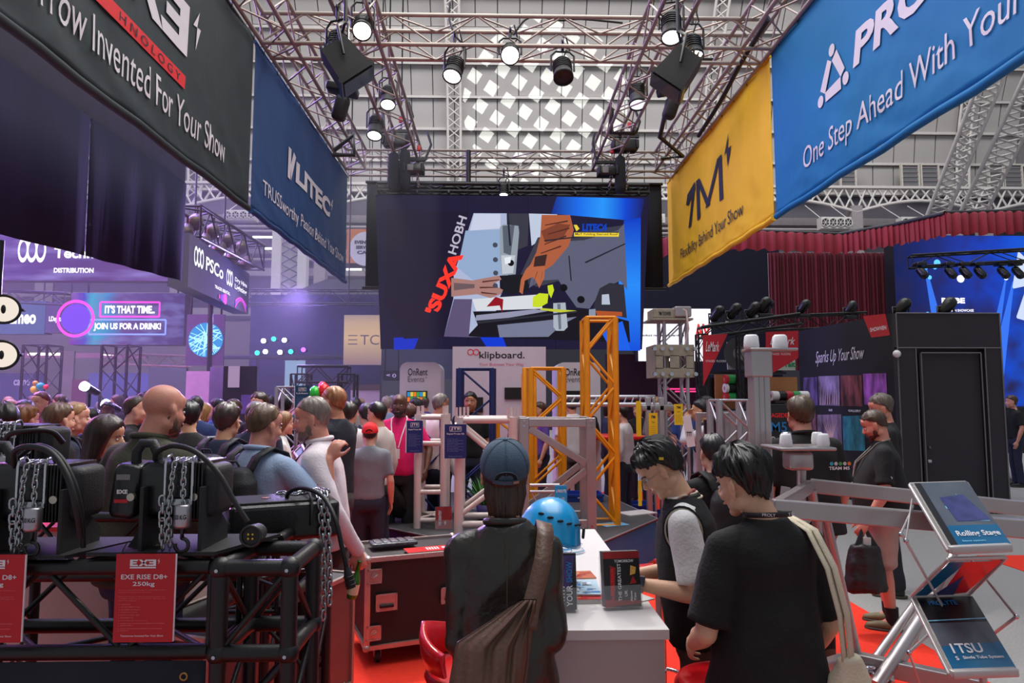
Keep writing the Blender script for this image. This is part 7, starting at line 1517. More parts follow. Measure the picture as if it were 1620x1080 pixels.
MB().rbox((x+.0, D, Z(575, D)), (.125, .125, .16), .01).build('sleeve', m_mill, mast); MB().rbox((x+.07, D, Z(553, D)), (.28, .16, .018), .008).build('cap_plate', m_mill, mast)
for dx in (-.045, .125): MB().lathe([(0, 0), (.042, 0), (.045, .02), (.040, .075), (.03, .085), (0, .086)], (x+dx, D-.02, Z(552, D)), 24).build('plastic_cap', m_capw, mast)
# brochure rack
m_rk = mat('rack_grey', (190, 186, 186), .35, .3, var=.03); br_ = thing('brochure_rack', 'folding zigzag brochure rack with three tilted trays at the right', 'rack', P(1520, 900, 2.7))
T1 = [P(1438, 766, 3.02), P(1529, 763, 3.02), P(1596, 868, 2.70), P(1500, 872, 2.70)]; T2 = [P(1500, 884, 2.70), P(1592, 881, 2.70), P(1533, 940, 3.0), P(1442, 943, 3.0)]; T3 = [P(1442, 947, 3.0), P(1538, 944, 3.0), P(1606, 1064, 2.66), P(1502, 1068, 2.66)]
def tray(T, mb_, nm):
 n_ = (T[1]-T[0]).cross(T[3]-T[0]).normalized(); n_ = n_ if n_.y < 0 else -n_
 o = MB().prism(T, n_*-.006).build('tray', mb_, br_, fix=True)
 for i in range(4): beam(o, T[i], T[(i+1) % 4], .012, .016, 'tray_rim', m=m_rk)
 return n_, o
n1, o1 = tray(T1, m_rk, 1); n3, o3 = tray(T3, m_rk, 3); n2, o2 = tray(T2, mat('tray_acrylic', (150, 90, 100), .1, alpha=.35, var=.1), 2)
for T, o in ((T1, o1), (T3, o3)): beam(o, T[3]+Vector((0, -.01, .008)), T[2]+Vector((0, -.01, .008)), .03, .032, 'ledge', m=m_rk)
def brochure_on(T, n_, label, u0, u1, v0, v1, mats, polys, texts):
 U = T[1]-T[0]; V = (T[0]-T[3]); V2 = V; o_ = T[3]+U*u0+V*v0+n_*.004; pl = Plane(o_, U, V); w, h = U.length*(u1-u0), V.length*(v1-v0)
 r_ = thing('brochure', label, 'brochure', o_, 'brochures in the folding rack'); sk_ = (V.normalized()).dot(U.normalized()); P_ = lambda x, y, d=0: o_+U.normalized()*x+V.normalized()*y+n_*d
 MB().prism([P_(0, 0), P_(w, 0), P_(w, h), P_(0, h)], n_*.012).build('pages', mat('page_block', (200, 196, 190), .8), r_, fix=True)
 class SP:
  x = pl.x; y = V.normalized(); n = n_
  def p(s_, a, b, d=0): return P_(a, b, .0125+d)
 sp_ = SP(); flat_fig(sp_, [(mi, [(x*w, y*h) for x, y in pts]) for mi, pts in polys], mats, 'cover', r_, d=.0005)
 for t, x, y, ww, hh, m_ in texts: text(sp_, t, x*w, y*h, ww*w, hh*h, m_, r_, .02, d=.004)
m_gy = mat('print_slate', (84, 92, 104), .3, var=.2, vs=6); m_ice = mat('print_ice_blue', (130, 200, 230), .3, var=.3, vs=30); m_dv = mat('print_dusk_violet', (60, 66, 120), .3, var=.3, vs=20); m_pcy = mat('print_ocean', (10, 96, 140), .3, var=.05)
brochure_on(T1, n1, 'grey blue brochure titled Rolling Stage in the top tray of the rack', .05, .97, .02, .97, [m_blkp, m_gy, m_pcy, m_ice, m_dv], [(0, [(0, 0), (.12, 0), (.12, 1), (0, 1)]), (1, [(.12, .3), (1, .3), (1, 1), (.12, 1)]), (2, [(.12, 0), (1, 0), (1, .3), (.12, .3)]), (4, [(.35, .36), (.95, .36), (.75, .78), (.3, .74)])]+[(3, [(.35+.13*k, .46), (.42+.13*k, .46), (.37+.13*k, .52+.28*((k*7) % 3)/3+.1), (.35+.13*k, .5)]) for k in range(4)]+[(3, [(.3, .56), (.75, .55), (.76, .585), (.3, .60)]), (3, [(.35, .37), (.92, .35), (.92, .375), (.35, .395)])], [('Rolling Stage', .2, .115, .74, .1, m_white), ('Stage system', .22, .05, .4, .03, m_ice)])
brochure_on(T3, n3, 'dark blue brochure titled 1TSU in the lowest tray of the rack', .05, .97, .02, .97, [m_blkp, m_gy, m_pcy, m_ice, m_dv], [(0, [(0, .55), (1, .55), (1, 1), (0, 1)]), (1, [(0, .3), (1, .3), (1, .62), (0, .62)]), (2, [(0, 0), (1, 0), (1, .34), (0, .30)]), (0, [(0, 0), (.09, 0), (.09, .4), (0, .4)]), (3, [(.0, .645), (1, .66), (1, .675), (0, .66)])], [('1TSU', .14, .2, .5, .13, m_white), ('Single Tube System', .25, .115, .65, .05, m_white), ('PROLYTE', .15, .87, .5, .07, m_blup), ('S', .13, .115, .05, .05, m_white)])
flat_fig(type('S', (), {'p': staticmethod(lambda x, y, d=0: T2[0]+(T2[1]-T2[0])*x+(T2[3]-T2[0])*y-n2*-(.004+d))}), [(0, [(.05, .05), (.35, .05), (.25, .95), (.02, .95)]), (1, [(.30, .05), (.96, .05), (.95, .9), (.5, .95)]), (2, [(.35, .95), (.55, .4), (.75, .95)])], [m_pcy, mat('print_scarlet', (206, 30, 40), .3), m_dv], 'leaflet_in_tray', o2)
for px, lst in ((0, [(1443, 790), (1433, 855), (1500, 975), (1438, 1032), (1455, 1080)]), (1, [(1532, 880), (1608, 975), (1568, 1005)]), (2, [(1445, 800), (1425, 845), (1437, 856)])):
 pts = [P(x, y, 2.72 if i % 2 else 2.98) for i, (x, y) in enumerate(lst)]
 for i in range(len(pts)-1): beam(br_, pts[i], pts[i+1], .006, .014, 'scissor_arm', m=m_rk)
 for q_ in pts[1:-1]: MB().ell(q_, .010, nu=10, nv=8).build('rivet', m_chr, br_)
MB().cyl(P(1555, 1070, 2.75), (P(1555, 1070, 2.75).x, 2.75, 0), .014, n=8).build('support', m_rk, br_); MB().rbox((P(1555, 1070, 2.75).x, 2.8, .01), (.35, .35, .018), .006).build('foot_plate', m_rk, br_)

# ================================================ PEOPLE FURTHER BACK
def pp(label, px, D, H, yaw, **k): return person(label, P(px, 627, D).x, D, H, yaw, **k)
HANGR = dict(el=(-.24, -.03, 1.11), wl=(-.22, .12, .89))
# bald man in olive shirt
r_, RT, TR, HM = pp('bald man from behind in olive green shirt beyond the hoists', 243, 3.5, 1.91, -22, skin='pink', top=(66, 66, 52), sleeve='long', bottom=(34, 44, 78), hairs=None, head=(-8, 8), fat=.045, shoulder=1.10, loose=.02, hem=.86, fold=.008, seed=41, collar=True,
 arms=dict(el=(-.30, -.02, 1.13), wl=(-.22, .20, .98), er=(.29, .0, 1.12), wr=(.16, .24, 1.05)), beard=(86, 60, 44), headtilt=0, hx=.03)
pp('long haired woman in black top facing the bald man', 162, 4.15, 1.72, -80, skin='olive', top=(18, 18, 22), sleeve='short', bottom=(24, 24, 30), hairs='long', hc=(44, 26, 18), head=(-4, 6), hem=.86, seed=9, arms=dict(er=(.22, .02, 1.12), wr=(.16, .25, 1.17), el=(-.22, .04, 1.10), wl=(-.16, .26, 1.16)), face=True)
# man in pale blue shirt with backpack
r_, RT, TR, HM = pp('man from behind in pale blue shirt touching the shoulder of the man in white', 414, 4.0, 1.80, -24, skin='pink', top=(158, 178, 208), sleeve='short', bottom=(40, 42, 54), hairs='bald_ring', hc=(92, 70, 50), head=(-14, 8), loose=.03, shoulder=1.05, seed=15, collar=True, fold=.006,
 arms=dict(er=(.38, .10, 1.18), wr=(.34, .16, 1.42)), handdir={'r': ((.25, .3, .8), (.2, -1, .3), 1, 35)}, lany=(24, 26, 34))
backpack('black backpack worn by the man in the pale blue shirt', RT, TR)
# man in white embroidered shirt holding a bottle
r_, RT, TR, HM = pp('stout man in white shirt with red badges holding a green bottle behind him', 504, 4.2, 1.84, 98, skin='pink', top=(214, 204, 210), sleeve='long', bottom=(28, 30, 38), hairs='crop', hc=(120, 108, 100), head=(4, 8), fat=.055, shoulder=1.08, loose=.015, seed=22, collar=True, beard=(120, 96, 84), fold=.006, face=True,
 arms=dict(el=(-.27, -.12, 1.12), wl=(-.16, -.24, .90), er=(.27, .0, 1.12), wr=(.22, .14, .92)), handdir={'l': ((.0, -.2, -1), (-1, -.2, 0), 1, 55)}, lany=(70, 40, 60))
w = RT @ TR @ Vector((-.16, -.25, .90)); a = w+Vector((.0, -.02, -.10)); bt = thing('beer_bottle', 'green glass beer bottle held behind the back of the man in white', 'bottle', a)
Mb = Matrix.Rotation(R(12), 3, 'Y'); MB().lathe([(0, -.17), (.028, -.17), (.030, -.16), (.030, -.07), (.024, -.045), (.013, -.02), (.0115, .035), (.014, .036), (.014, .045), (0, .045)], a, 22, M=Mb).build('glass', mat('bottle_green', (40, 110, 20), .12, var=.05, coat=.5), bt); MB().lathe([(.0308, -.145), (.0308, -.085)], a, 22, M=Mb).build('paper_label', mat('label_cream', (220, 216, 180), .5), bt)
fl_ = Plane(RT @ TR @ Vector((-.10, .17, 1.30)), (RT.to_3x3() @ Vector((-1, 0, 0))), (0, 0, 1)); shape(fl_, [(0, 0), (.03, .012), (.012, .03)], m_redp, r_, d=.01, name='embroidery'); q = RT @ TR @ Vector((-.275, -.02, 1.24)); fl_ = Plane(q, (RT.to_3x3() @ Vector((0, -1, 0))), (0, 0, 1)); shape(fl_, [(0, 0), (.045, -.01), (.015, .012), (.035, .05), (-.005, .015)], m_redp, r_, d=.012, name='embroidery')
# right side
r_, RT, TR, HM = pp('large man from behind in black polo shirt with coloured dots on the back', 1268, 4.9, 1.84, 4, skin='pink', top=(18, 18, 20), bottom=(140, 118, 104), bottomk='cotton', shorts=True, hairs='short', hc=(74, 56, 40), fat=.05, shoulder=1.14, loose=.03, seed=31, hem=.84, shoe=(80, 60, 46), collar=True)
q = RT @ TR @ Vector((.06, -.19, 1.28)); pl = Plane(q, RT.to_3x3() @ Vector((1, 0, 0)), (0, 0, 1))
for k, c in enumerate(((40, 170, 190), (200, 200, 205), (70, 160, 80), (200, 60, 50), (230, 120, 50))): shape(pl, disc_pts(.02+.032*k, .022, .013, 12), mat('dot_%d' % c[0], c, .6), r_, d=.012, name='printed_dot')
text(pl, 'TEAM M5', .0, -.02, .15, .022, m_white, r_, .03, d=.012)
r_, RT, TR, HM = pp('bearded man in black t-shirt and grey shorts looking down at a black bag', 1389, 5.6, 1.73, 66, skin='pink', top=(17, 18, 22), bottom=(176, 148, 140), bottomk='cotton', shorts=True, hairs='crop', hc=(66, 48, 36), fat=.06, head=(-4, 24), beard=(70, 42, 30), seed=33, shoe=(112, 100, 72), face=True, gl='up', lany=(120, 116, 110), loose=.015, hem=.86, arms=dict(el=(-.27, .0, 1.10), wl=(-.25, .14, .86), er=(.27, -.02, 1.10), wr=(.24, .10, .86)))
q = RT @ TR @ Vector((-.10, .165, 1.22)); pl = Plane(RT @ TR @ Vector((.03, .19, 1.25)), RT.to_3x3() @ Vector((-1, 0, 0)), (0, 0, 1)); text(pl, 'LE MARK', 0, 0, .10, .03, mat('print_crimson', (170, 30, 50), .6), r_, .03, d=.016)
pl = Plane(RT @ TR @ Vector((-.262, .03, 1.20)), RT.to_3x3() @ Vector((0, -1, 0)), (0, 0, 1)); text(pl, 'ETCO', 0, 0, .08, .022, m_white, r_, .04, d=.02)
w = RT @ Vector((-.25, .16, .82)); cb_ = thing('carrier_bag', 'black plastic carrier bag with a white box held by the bearded man', 'bag', w-Vector((0, 0, .4))); mbg = mat('bag_black', (26, 22, 26), .5, var=.1, bump=.5, bs=12, bdist=.03)
q = MB(); q.loft([(w.z-.50, w.x-.01, w.y, .16, .07), (w.z-.46, w.x-.01, w.y, .165, .09), (w.z-.25, w.x, w.y, .13, .08), (w.z-.14, w.x, w.y, .105, .06)], 24, power=2.6); remesh(q, .014, 'body', mbg, cb_, smooth=1, disp=folds(.010, 14, 3))
for sx in (-1, 1): MB().prism([(w.x+sx*.10, w.y-.03, w.z-.16), (w.x+sx*.04, w.y-.03, w.z-.17), (w.x+sx*.005, w.y, w.z-.02), (w.x+sx*.02, w.y, w.z-.01)], (0, .012, 0)).build('handle', mbg, cb_, fix=True)
MB().rbox((w.x+.01, w.y, w.z-.16), (.06, .05, .16), .004).build('box', m_lam, cb_)
pp('grey haired man in dark jumper looking at the black poster wall', 1399, 6.5, 1.86, 68, skin='pink', top=(22, 22, 26), sleeve='long', bottom=(30, 32, 44), hairs='short', hc=(96, 86, 78), head=(10, 14), seed=35, lod=1, gl='on')
# table: label, px, D, H, yaw, kwargs
BK = (20, 20, 24); NV = (34, 40, 62); GY = (120, 124, 134); WH = (206, 202, 204)
T_ = [
 ('dark haired person cut by the left picture edge behind the cables', 8, 4.6, 1.80, 60, dict(hc=(24, 18, 16), top=BK, skin='pink')),
 ('ginger haired man lit orange behind the left hoists', 36, 5.6, 1.77, -20, dict(hc=(120, 72, 32), top=WH, skin='pink')),
 ('brown haired man from behind in black near the left hoists', 89, 5.2, 1.79, -30, dict(hc=(92, 66, 46), top=BK, sleeve='long')),
 ('fair haired man wearing a grey backpack left of the long haired woman', 113, 5.4, 1.80, -55, dict(hc=(150, 112, 70), top=NV, hairs='crop')),
 ('tall man in pink striped shirt in the left crowd', 68, 8.0, 1.90, 170, dict(hc=(120, 60, 70), top=(186, 84, 152), hairs='crop', sleeve='long')),
 ('bald man with pink lit head at the far left of the crowd', 20, 8.2, 1.82, 150, dict(hairs=None, top=BK)),
 ('dark haired man beside the pink lit bald man', 38, 7.4, 1.80, 10, dict(top=BK, hc=(24, 20, 22))),
 ('man with dark cropped hair behind the backpack wearer on the left', 143, 6.6, 1.74, 0, dict(top=NV, hairs='crop', hc=(30, 24, 24))),
 ('balding man in black coat facing right, left of the bald man', 210, 6.4, 1.85, -70, dict(top=BK, sleeve='long', hairs='bald_ring', hc=(60, 40, 34), fat=.04)),
 ('dark haired man facing left against the head of the bald man', 236, 6.6, 1.88, 60, dict(top=NV, hc=(24, 18, 18), skin='olive')),
 ('man in black coat right of the bald man', 300, 5.8, 1.80, 40, dict(top=BK, sleeve='long', hc=(20, 18, 20), skin='olive')),
 ('man in blue jacket seen between black coat and pink banner', 309, 7.8, 1.84, 20, dict(top=(40, 60, 110), sleeve='long', hc=(30, 22, 20))),
 ('blond woman in dark coat before the pink lit banner', 319, 8.6, 1.76, -20, dict(top=BK, sleeve='long', hairs='bob', hc=(176, 134, 80))),
 ('bearded man in black facing the camera near the black booth', 413, 7.4, 1.88, 165, dict(top=(22, 20, 26), beard=(40, 28, 24), hc=(60, 42, 32))),
 ('grey haired man from behind in navy right of the backpack wearer', 404, 6.2, 1.80, 10, dict(top=NV, hc=(90, 84, 82), hairs='crop')),
 ('dark haired man seen through the silver lattice tower', 451, 8.6, 1.86, 30, dict(top=BK, hc=(20, 18, 18), skin='olive')),
 ('long haired woman facing right behind the silver lattice tower', 446, 7.2, 1.68, -70, dict(top=WH, hairs='bob', hc=(130, 90, 56))),
 ('person in dark cap under the coloured balloon cluster', 500, 8.4, 1.84, 40, dict(top=(30, 40, 44), cap=(26, 32, 40), hairs='crop', hc=(40, 30, 26))),
 ('muscular man in black t-shirt with folded arms facing left', 533, 5.9, 1.93, 70, dict(top=(24, 28, 40), hairs='crop', hc=(150, 100, 64), arms=dict(el=(-.27, .06, 1.14), wl=(-.02, .22, 1.20), er=(.27, .08, 1.12), wr=(.04, .24, 1.16)), shoulder=1.08, skin='tan')),
 ('man from behind in white polo with red badge', 552, 7.4, 1.78, 0, dict(top=WH, hc=(40, 28, 22), skin='tan')),
 ('man in olive shirt with dark hair near the white stand', 562, 10.5, 1.82, 10, dict(top=(150, 146, 140), sleeve='long', hc=(22, 18, 18))),
 ('man with dark strap across a grey t-shirt', 581, 7.8, 1.76, 20, dict(top=(110, 122, 140), hc=(24, 20, 20))),
 ('dark haired man in cream shirt facing left', 600, 7.2, 1.78, 65, dict(top=(200, 192, 186), hc=(18, 16, 16), skin='asian', sleeve='long')),
 ('grey haired man in light blue in the far aisle', 612, 11.5, 1.84, 15, dict(top=(140, 160, 196), hc=(150, 140, 130))),
 ('bald man with black beard in bright pink shirt facing the camera', 633, 7.8, 1.88, 178, dict(top=(222, 20, 104), hairs=None, skin='dark', beard=(16, 14, 14), fat=.03, lany=(230, 220, 225), arms=dict(el=(-.31, .0, 1.16), wl=(-.30, .16, .96), er=(.31, .0, 1.16), wr=(.30, .16, .96)))),
 ('curly haired person from behind in turquoise top at the red table', 645, 8.6, 1.72, -10, dict(top=(0, 150, 186), hairs='curly', hc=(70, 40, 30), skin='tan')),
 ('person with red baseball cap seen from behind', 586, 6.9, 1.58, 5, dict(top=GY, cap=(222, 34, 40), hairs='crop', hc=(40, 30, 30))),
 ('bald man in white shirt behind the navy signs', 694, 8.3, 1.88, -50, dict(top=(216, 208, 206), hairs='bald_ring', hc=(120, 112, 108), skin='tan', sleeve='long', fat=.03)),
 ('young man in black facing the camera inside the dark blue truss', 744, 9.6, 1.90, 178, dict(top=BK, hc=(18, 16, 16), skin='tan')),
 ('dark haired person behind the shorter yellow truss', 905, 10.5, 1.84, 10, dict(top=WH, hc=(30, 24, 24), skin='tan')),
 ('person in white leaning behind the tall yellow truss', 986, 9.6, 1.72, 60, dict(top=WH, sleeve='long', hc=(24, 20, 20))),
 ('man in white shirt and backpack holding his face beside the silver tower', 1112, 8.0, 1.80, 70, dict(top=(190, 190, 204), sleeve='long', hc=(20, 20, 26), skin='olive', arms=dict(er=(.20, .2, 1.30), wr=(.06, .16, 1.52), el=(-.2, .2, 1.28), wl=(-.05, .17, 1.50)))),
 ('second man with dark hair just behind the one in white shirt and backpack', 1120, 9.0, 1.84, 60, dict(top=(30, 34, 50), sleeve='long', hc=(18, 18, 20))),
 ('dark haired man at the black equipment behind the rails', 925, 12.0, 1.80, 20, dict(top=BK, hc=(24, 22, 22))),
 ('person in black with backpack between the young man and the t-shirt man', 1128, 4.3, 1.60, 10, dict(top=BK, sleeve='long', hc=(20, 18, 20))),
]
BPK = {}
for lab, px, D, H, yaw, k in T_:
 k = dict(k); k.setdefault('lod', 1 if D < 6.3 else 2); k.setdefault('bottom', random.choice([(34, 38, 56), (44, 44, 48), (70, 66, 66), (28, 30, 36)]))
 if k['lod'] == 2: k.setdefault('face', abs(((yaw+180) % 360)-180) > 55)
 BPK[lab] = pp(lab, px, D, H, yaw, **k)
for lab, key, c in (('navy black backpack on the man left of the pale blue shirt', None, (34, 34, 48)),):
 r_, RT, TR, HM = pp('man from behind in navy t-shirt left of the pale blue shirt', 357, 5.0, 1.79, -12, top=(44, 52, 74), hc=(48, 32, 26), skin='olive', seed=51, bottom=(40, 40, 46)); backpack(lab, RT, TR, c, .9)
for key, lab, c in (('fair haired man wearing a grey backpack left of the long haired woman', 'grey black backpack on the fair haired man at the left', (64, 58, 60)), ('man with dark strap across a grey t-shirt', 'small dark backpack on the man in grey t-shirt', (30, 30, 36)), ('person in black with backpack between the young man and the t-shirt man', 'black backpack between the young man and the black t-shirt man', (22, 22, 25)), ('man in white shirt and backpack holding his face beside the silver tower', 'dark backpack on the man holding his face', (32, 34, 44))):
 r_, RT, TR, HM = BPK[key]; backpack(lab, RT, TR, c, .9)
# far crowd: every figure its own object, bodies copied from two built figures
def recol(o, m):
 for s_ in o.material_slots: s_.link = 'OBJECT'; s_.material = m
proto = [person('proto', 0, 0, 1.78, 0, top=BK, bottom=NV, hairs='short', lod=2, seed=61, face=False), person('proto', 0, 0, 1.78, 0, top=BK, bottom=NV, hairs='bob', lod=2, sleeve='long', seed=62, face=False)]
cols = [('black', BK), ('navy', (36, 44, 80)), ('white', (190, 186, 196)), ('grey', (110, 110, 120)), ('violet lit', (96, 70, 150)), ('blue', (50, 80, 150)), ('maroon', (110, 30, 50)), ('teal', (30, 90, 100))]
hcs = [('dark hair', (24, 20, 22)), ('brown hair', (72, 48, 34)), ('fair hair', (150, 116, 76)), ('grey hair', (120, 116, 116))]
where = [(52, 12), (98, 10.5), (128, 13), (158, 15), (172, 10), (188, 12.5), (204, 16), (226, 13.5), (250, 11.5), (272, 14), (286, 10.5), (332, 12), (346, 9.5), (372, 9), (388, 12), (396, 15), (426, 10), (438, 13), (468, 11), (482, 10), (520, 12), (544, 10.5), (570, 13), (622, 13), (660, 10.5), (672, 12.5), (14, 14), (76, 15), (112, 16), (1010, 12), (1040, 11), (1058, 13), (962, 11.5), (856, 11), (820, 12), (1180, 12.5), (1084, 12), (1602, 14)]
for i, (px, D) in enumerate(where):
 rs = random.Random(i*7+1); cn, cc = cols[(i*3+1) % 8]; hn, hh = hcs[(i*5) % 4]; w_ = i % 3 == 2; pr = proto[1 if w_ else 0][0]
 zone = 'in the far left crowd' if px < 160 else 'below the drink sign' if px < 300 else 'near the dark stage' if px < 500 else 'before the white kiosk' if px < 700 else 'behind the yellow trusses' if px < 1000 else 'by the white screen' if px < 1200 else 'at the right stage'
 near_ = {0: 'near row', 1: 'middle row', 2: 'back row'}[0 if D < 11 else 1 if D < 13.2 else 2]
 c = dup(pr, Matrix.Translation((P(px, 627, D).x, D, 0)) @ Matrix.Rotation(rs.random()*6.28, 4, 'Z') @ Matrix.Diagonal((1, 1, .96+.09*rs.random(), 1)), '%s with %s in %s top, %s, %s%s' % ('woman' if w_ else 'man', hn, cn, zone, near_, ', rearmost' if i == 27 else ' under the gallery' if i in (36, 14, 24) else ''), 'visitors in the far crowd')
 for ch in c.children:
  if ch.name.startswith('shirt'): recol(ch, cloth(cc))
  if ch.name.startswith('hair'): recol(ch, hair_mat(hh))
  if ch.name.startswith('body'): recol(ch, skin_mat(['pale', 'pink', 'tan', 'olive', 'dark', 'asian'][i % 6]))
for r_, *_x in proto:
 def rm(o):
  for ch in list(o.children): rm(ch)
  bpy.data.objects.remove(o)
 rm(r_)
# coloured balloon cluster
bl = thing('balloon_cluster', 'shiny cluster of green, red, blue and yellow balloons above the crowd', 'balloons', P(505, 625, 9.0))
for k, (px, py, r_, c) in enumerate(((498, 622, .085, (40, 200, 60)), (512, 618, .09, (230, 30, 40)), (505, 632, .085, (60, 90, 230)), (516, 632, .08, (40, 190, 70)), (509, 641, .08, (235, 210, 60)), (496, 634, .07, (30, 180, 80)), (510, 611, .06, (240, 40, 80)))): MB().ell(P(px, py, 9.0+.03*k), (r_, r_, r_*1.15)).build('balloon', mat('balloon_%d' % k, c, .12, var=0, coat=.6), bl)
MB().cyl(P(506, 640, 9.05), (P(506, 640, 9.05).x, 9.05, 0), .008, n=6).build('ribbon_pole', m_white, bl)
for k, (px, py, c) in enumerate(((64, 611, (30, 170, 170)), (55, 616, (220, 190, 50)), (73, 612, (220, 40, 60)), (56, 606, (200, 150, 50)))): b_ = thing('balloon', 'small %s balloon above the left crowd' % ('teal', 'yellow', 'red', 'amber')[k], 'balloon', P(px, py, 13), 'small balloons above the left crowd'); MB().ell(P(px, py, 13), .075 if k < 2 else .05).build('skin', mat('balloon_s%d' % k, c, .2, var=0), b_); MB().cyl(P(px, py, 13), (P(px, py, 13).x, 13, 1.2), .004, n=4).build('string', m_white, b_)

# ================================================ SIGNS, SCREENS AND STANDS IN THE BACKGROUND
def board(name, label, cat, px0, py0, px1, py1, D, m, th=.12, D2=None, edge=None, drop=False, group=None):
 """flat board facing the aisle; D2: depth of its right end"""
 D2 = D2 or D; a = P(px0, py1, D); b = P(px1, py1, D2); zt = P(px0, py0, D).z; ux = Vector((b.x-a.x, D2-D, 0)); w = ux.length; h = zt-a.z; pl = Plane(a, ux, (0, 0, 1))
 r_ = thing(name, label, cat, a, group); MB().prism([pl.p(0, 0, -th), pl.p(w, 0, -th), pl.p(w, h, -th), pl.p(0, h, -th)], pl.n*(th-.005)).build('cabinet', edge or m_blk2, r_, fix=True)
 MB().prism([pl.p(0, 0, -.005), pl.p(w, 0, -.005), pl.p(w, h, -.005), pl.p(0, h, -.005)], pl.n*.005).build('face', m, r_, fix=True)
 if drop:
  for u in (.1*w, .9*w): MB().cyl(pl.p(u, h, -th/2), pl.p(u, h, -th/2)+Vector((0, 0, 12-h)), .02, n=5).build('hanger', m_blk, r_)
 elif drop is None:
  for u in (.03*w, .97*w): q = pl.p(u, 0, -th/2); MB().cyl(q, (q.x, q.y, 0), .05, n=6).build('post', m_blk, r_)
 return r_, pl, w, h
gw = glow('sign_white_light', (250, 250, 255), 1.3); m_hz = lambda n, c, s=.8: glow(n, c, s)
def nlogo(pl, x, y, w, h, m, r_):
 mb = MB();
 for k in range(3): ring(pl, x+w*(.22+.28*k), y+h/2, w*.17, w*.06, m, r_, mb=mb, ry=h*.5, n=24, d=.01+.002*k)
 mb.build('logo', m, r_)
r_, pl, w, h = board('led_sign', 'wide violet LED sign with white lettering under the navy drape, upper left', 'sign', -70, 370, 292, 443, 14, glow_grad('led_violet', [(0, (60, 60, 120)), (.3, (74, 48, 130)), (.55, (70, 44, 110)), (1, (110, 64, 130))], 0, .95, wob=.2, cloud=((130, 120, 190), 4)), .3, drop=True)
U = lambda px: P(px, 400, 14).x-pl.o.x; V = lambda py: P(200, py, 14).z-pl.o.z
text(pl, 'Technology', U(86), V(414), U(206)-U(86), V(392)-V(414), gw, r_, .03, d=.01); text(pl, 'DISTRIBUTION', U(87), V(432), U(150)-U(87), V(424)-V(432), gw, r_, .04, d=.01); nlogo(pl, U(26), V(416), U(76)-U(26), V(376)-V(416), gw, r_)
a0, b0 = P(297, 455, 10.6), P(393, 487, 14.2); zt0 = P(297, 368, 10.6).z
r_ = thing('led_sign', 'dark LED sign with two white logos receding to the right beside the navy drape', 'sign', a0); pl = Plane((a0.x, a0.y, 3.55), (b0.x-a0.x, b0.y-a0.y, 0), (0, 0, 1)); w = Vector((b0.x-a0.x, b0.y-a0.y, 0)).length; h = zt0-3.55
MB().prism([pl.p(0, 0, -.3), pl.p(w, 0, -.3), pl.p(w, h, -.3), pl.p(0, h, -.3)], pl.n*.3).build('face', glow_grad('led_slate', [(0, (84, 78, 96)), (.35, (48, 44, 74)), (.6, (40, 44, 96)), (1, (50, 46, 74))], 1, .9), r_, fix=True)
text(pl, 'PSCo', w*.22, h*.48, w*.27, h*.28, gw, r_, .02, d=.01); nlogo(pl, w*.05, h*.45, w*.14, h*.38, gw, r_); text(pl, 'Dry Hire', w*.70, h*.58, w*.24, h*.13, gw, r_, .02, d=.01); text(pl, 'Lighting', w*.70, h*.40, w*.24, h*.15, gw, r_, .02, d=.01); nlogo(pl, w*.54, h*.42, w*.12, h*.36, gw, r_); text(pl, 'TRADE RENTAL', w*.36, h*.22, w*.26, h*.07, gw, r_, .03, d=.01)
for k, c in enumerate(((230, 40, 150), (90, 60, 220), (160, 60, 230), (220, 60, 180))): mb = MB(); line_strip(pl, [(w*(.72+.22*t/10), h*(.02+.05*k+.22*math.sin(t/10*PI)*(1-.15*k))) for t in range(11)], .03, mb, d=.01); mb.build('curve_print', glow('curve_%d' % k, c, 1.4), r_)
for k in range(4): shape(pl, disc_pts(w*(.44+.03*k), h*.09, h*.05+.02*k, 14), glow('curve_%d' % (k % 4), (230, 40, 150)), r_, d=.01+.003*k, name='blob_print')
for lab, px0, px1, py in (('black truss with small lamps above the receding LED sign', 292, 400, 350),):
 truss('truss', lab, P(292, 350, 10.9), P(398, 408, 14.2), .5, .5, m_blk, pitch=.4, rc=.03, rb=.015)
 for k in range(9): c = P(292, 350, 10.9).lerp(P(398, 408, 14.2), (k+.3)/9)+Vector((0, 0, -.1+.25*(k % 2))); f = thing('lamp', '%s dark lamp on the black truss above the receding LED sign' % ('nearest', 'second', 'third', 'fourth', 'fifth', 'sixth', 'seventh', 'eighth', 'farthest')[k], 'lamp', c, 'small lamps on the left truss'); MB().cap(c, c+Vector((.05, -.2, -.12)), .10, .13, 12).build('head', mat('bronze_lamp', (96, 78, 60), .35, .5), f); MB().cyl(c, c+Vector((0, 0, .2)), .02, n=6).build('clamp', m_blk, f)
r_, pl, w, h = board('led_sign', 'curved LED sign inviting visitors for a drink', 'sign', 109, 463, 290, 545, 15.5, glow_grad('led_drink', [(0, (120, 40, 160)), (.12, (60, 60, 190)), (.2, (20, 170, 200)), (.34, (40, 130, 190)), (.45, (90, 66, 130)), (1, (62, 44, 100))], 0, 1.0, wob=.25, cloud=((120, 120, 180), 5)), .4, drop=True)
pk = glow('neon_pink', (255, 60, 200), 1.8); lb = glow('neon_blue', (130, 150, 255), 1.5)
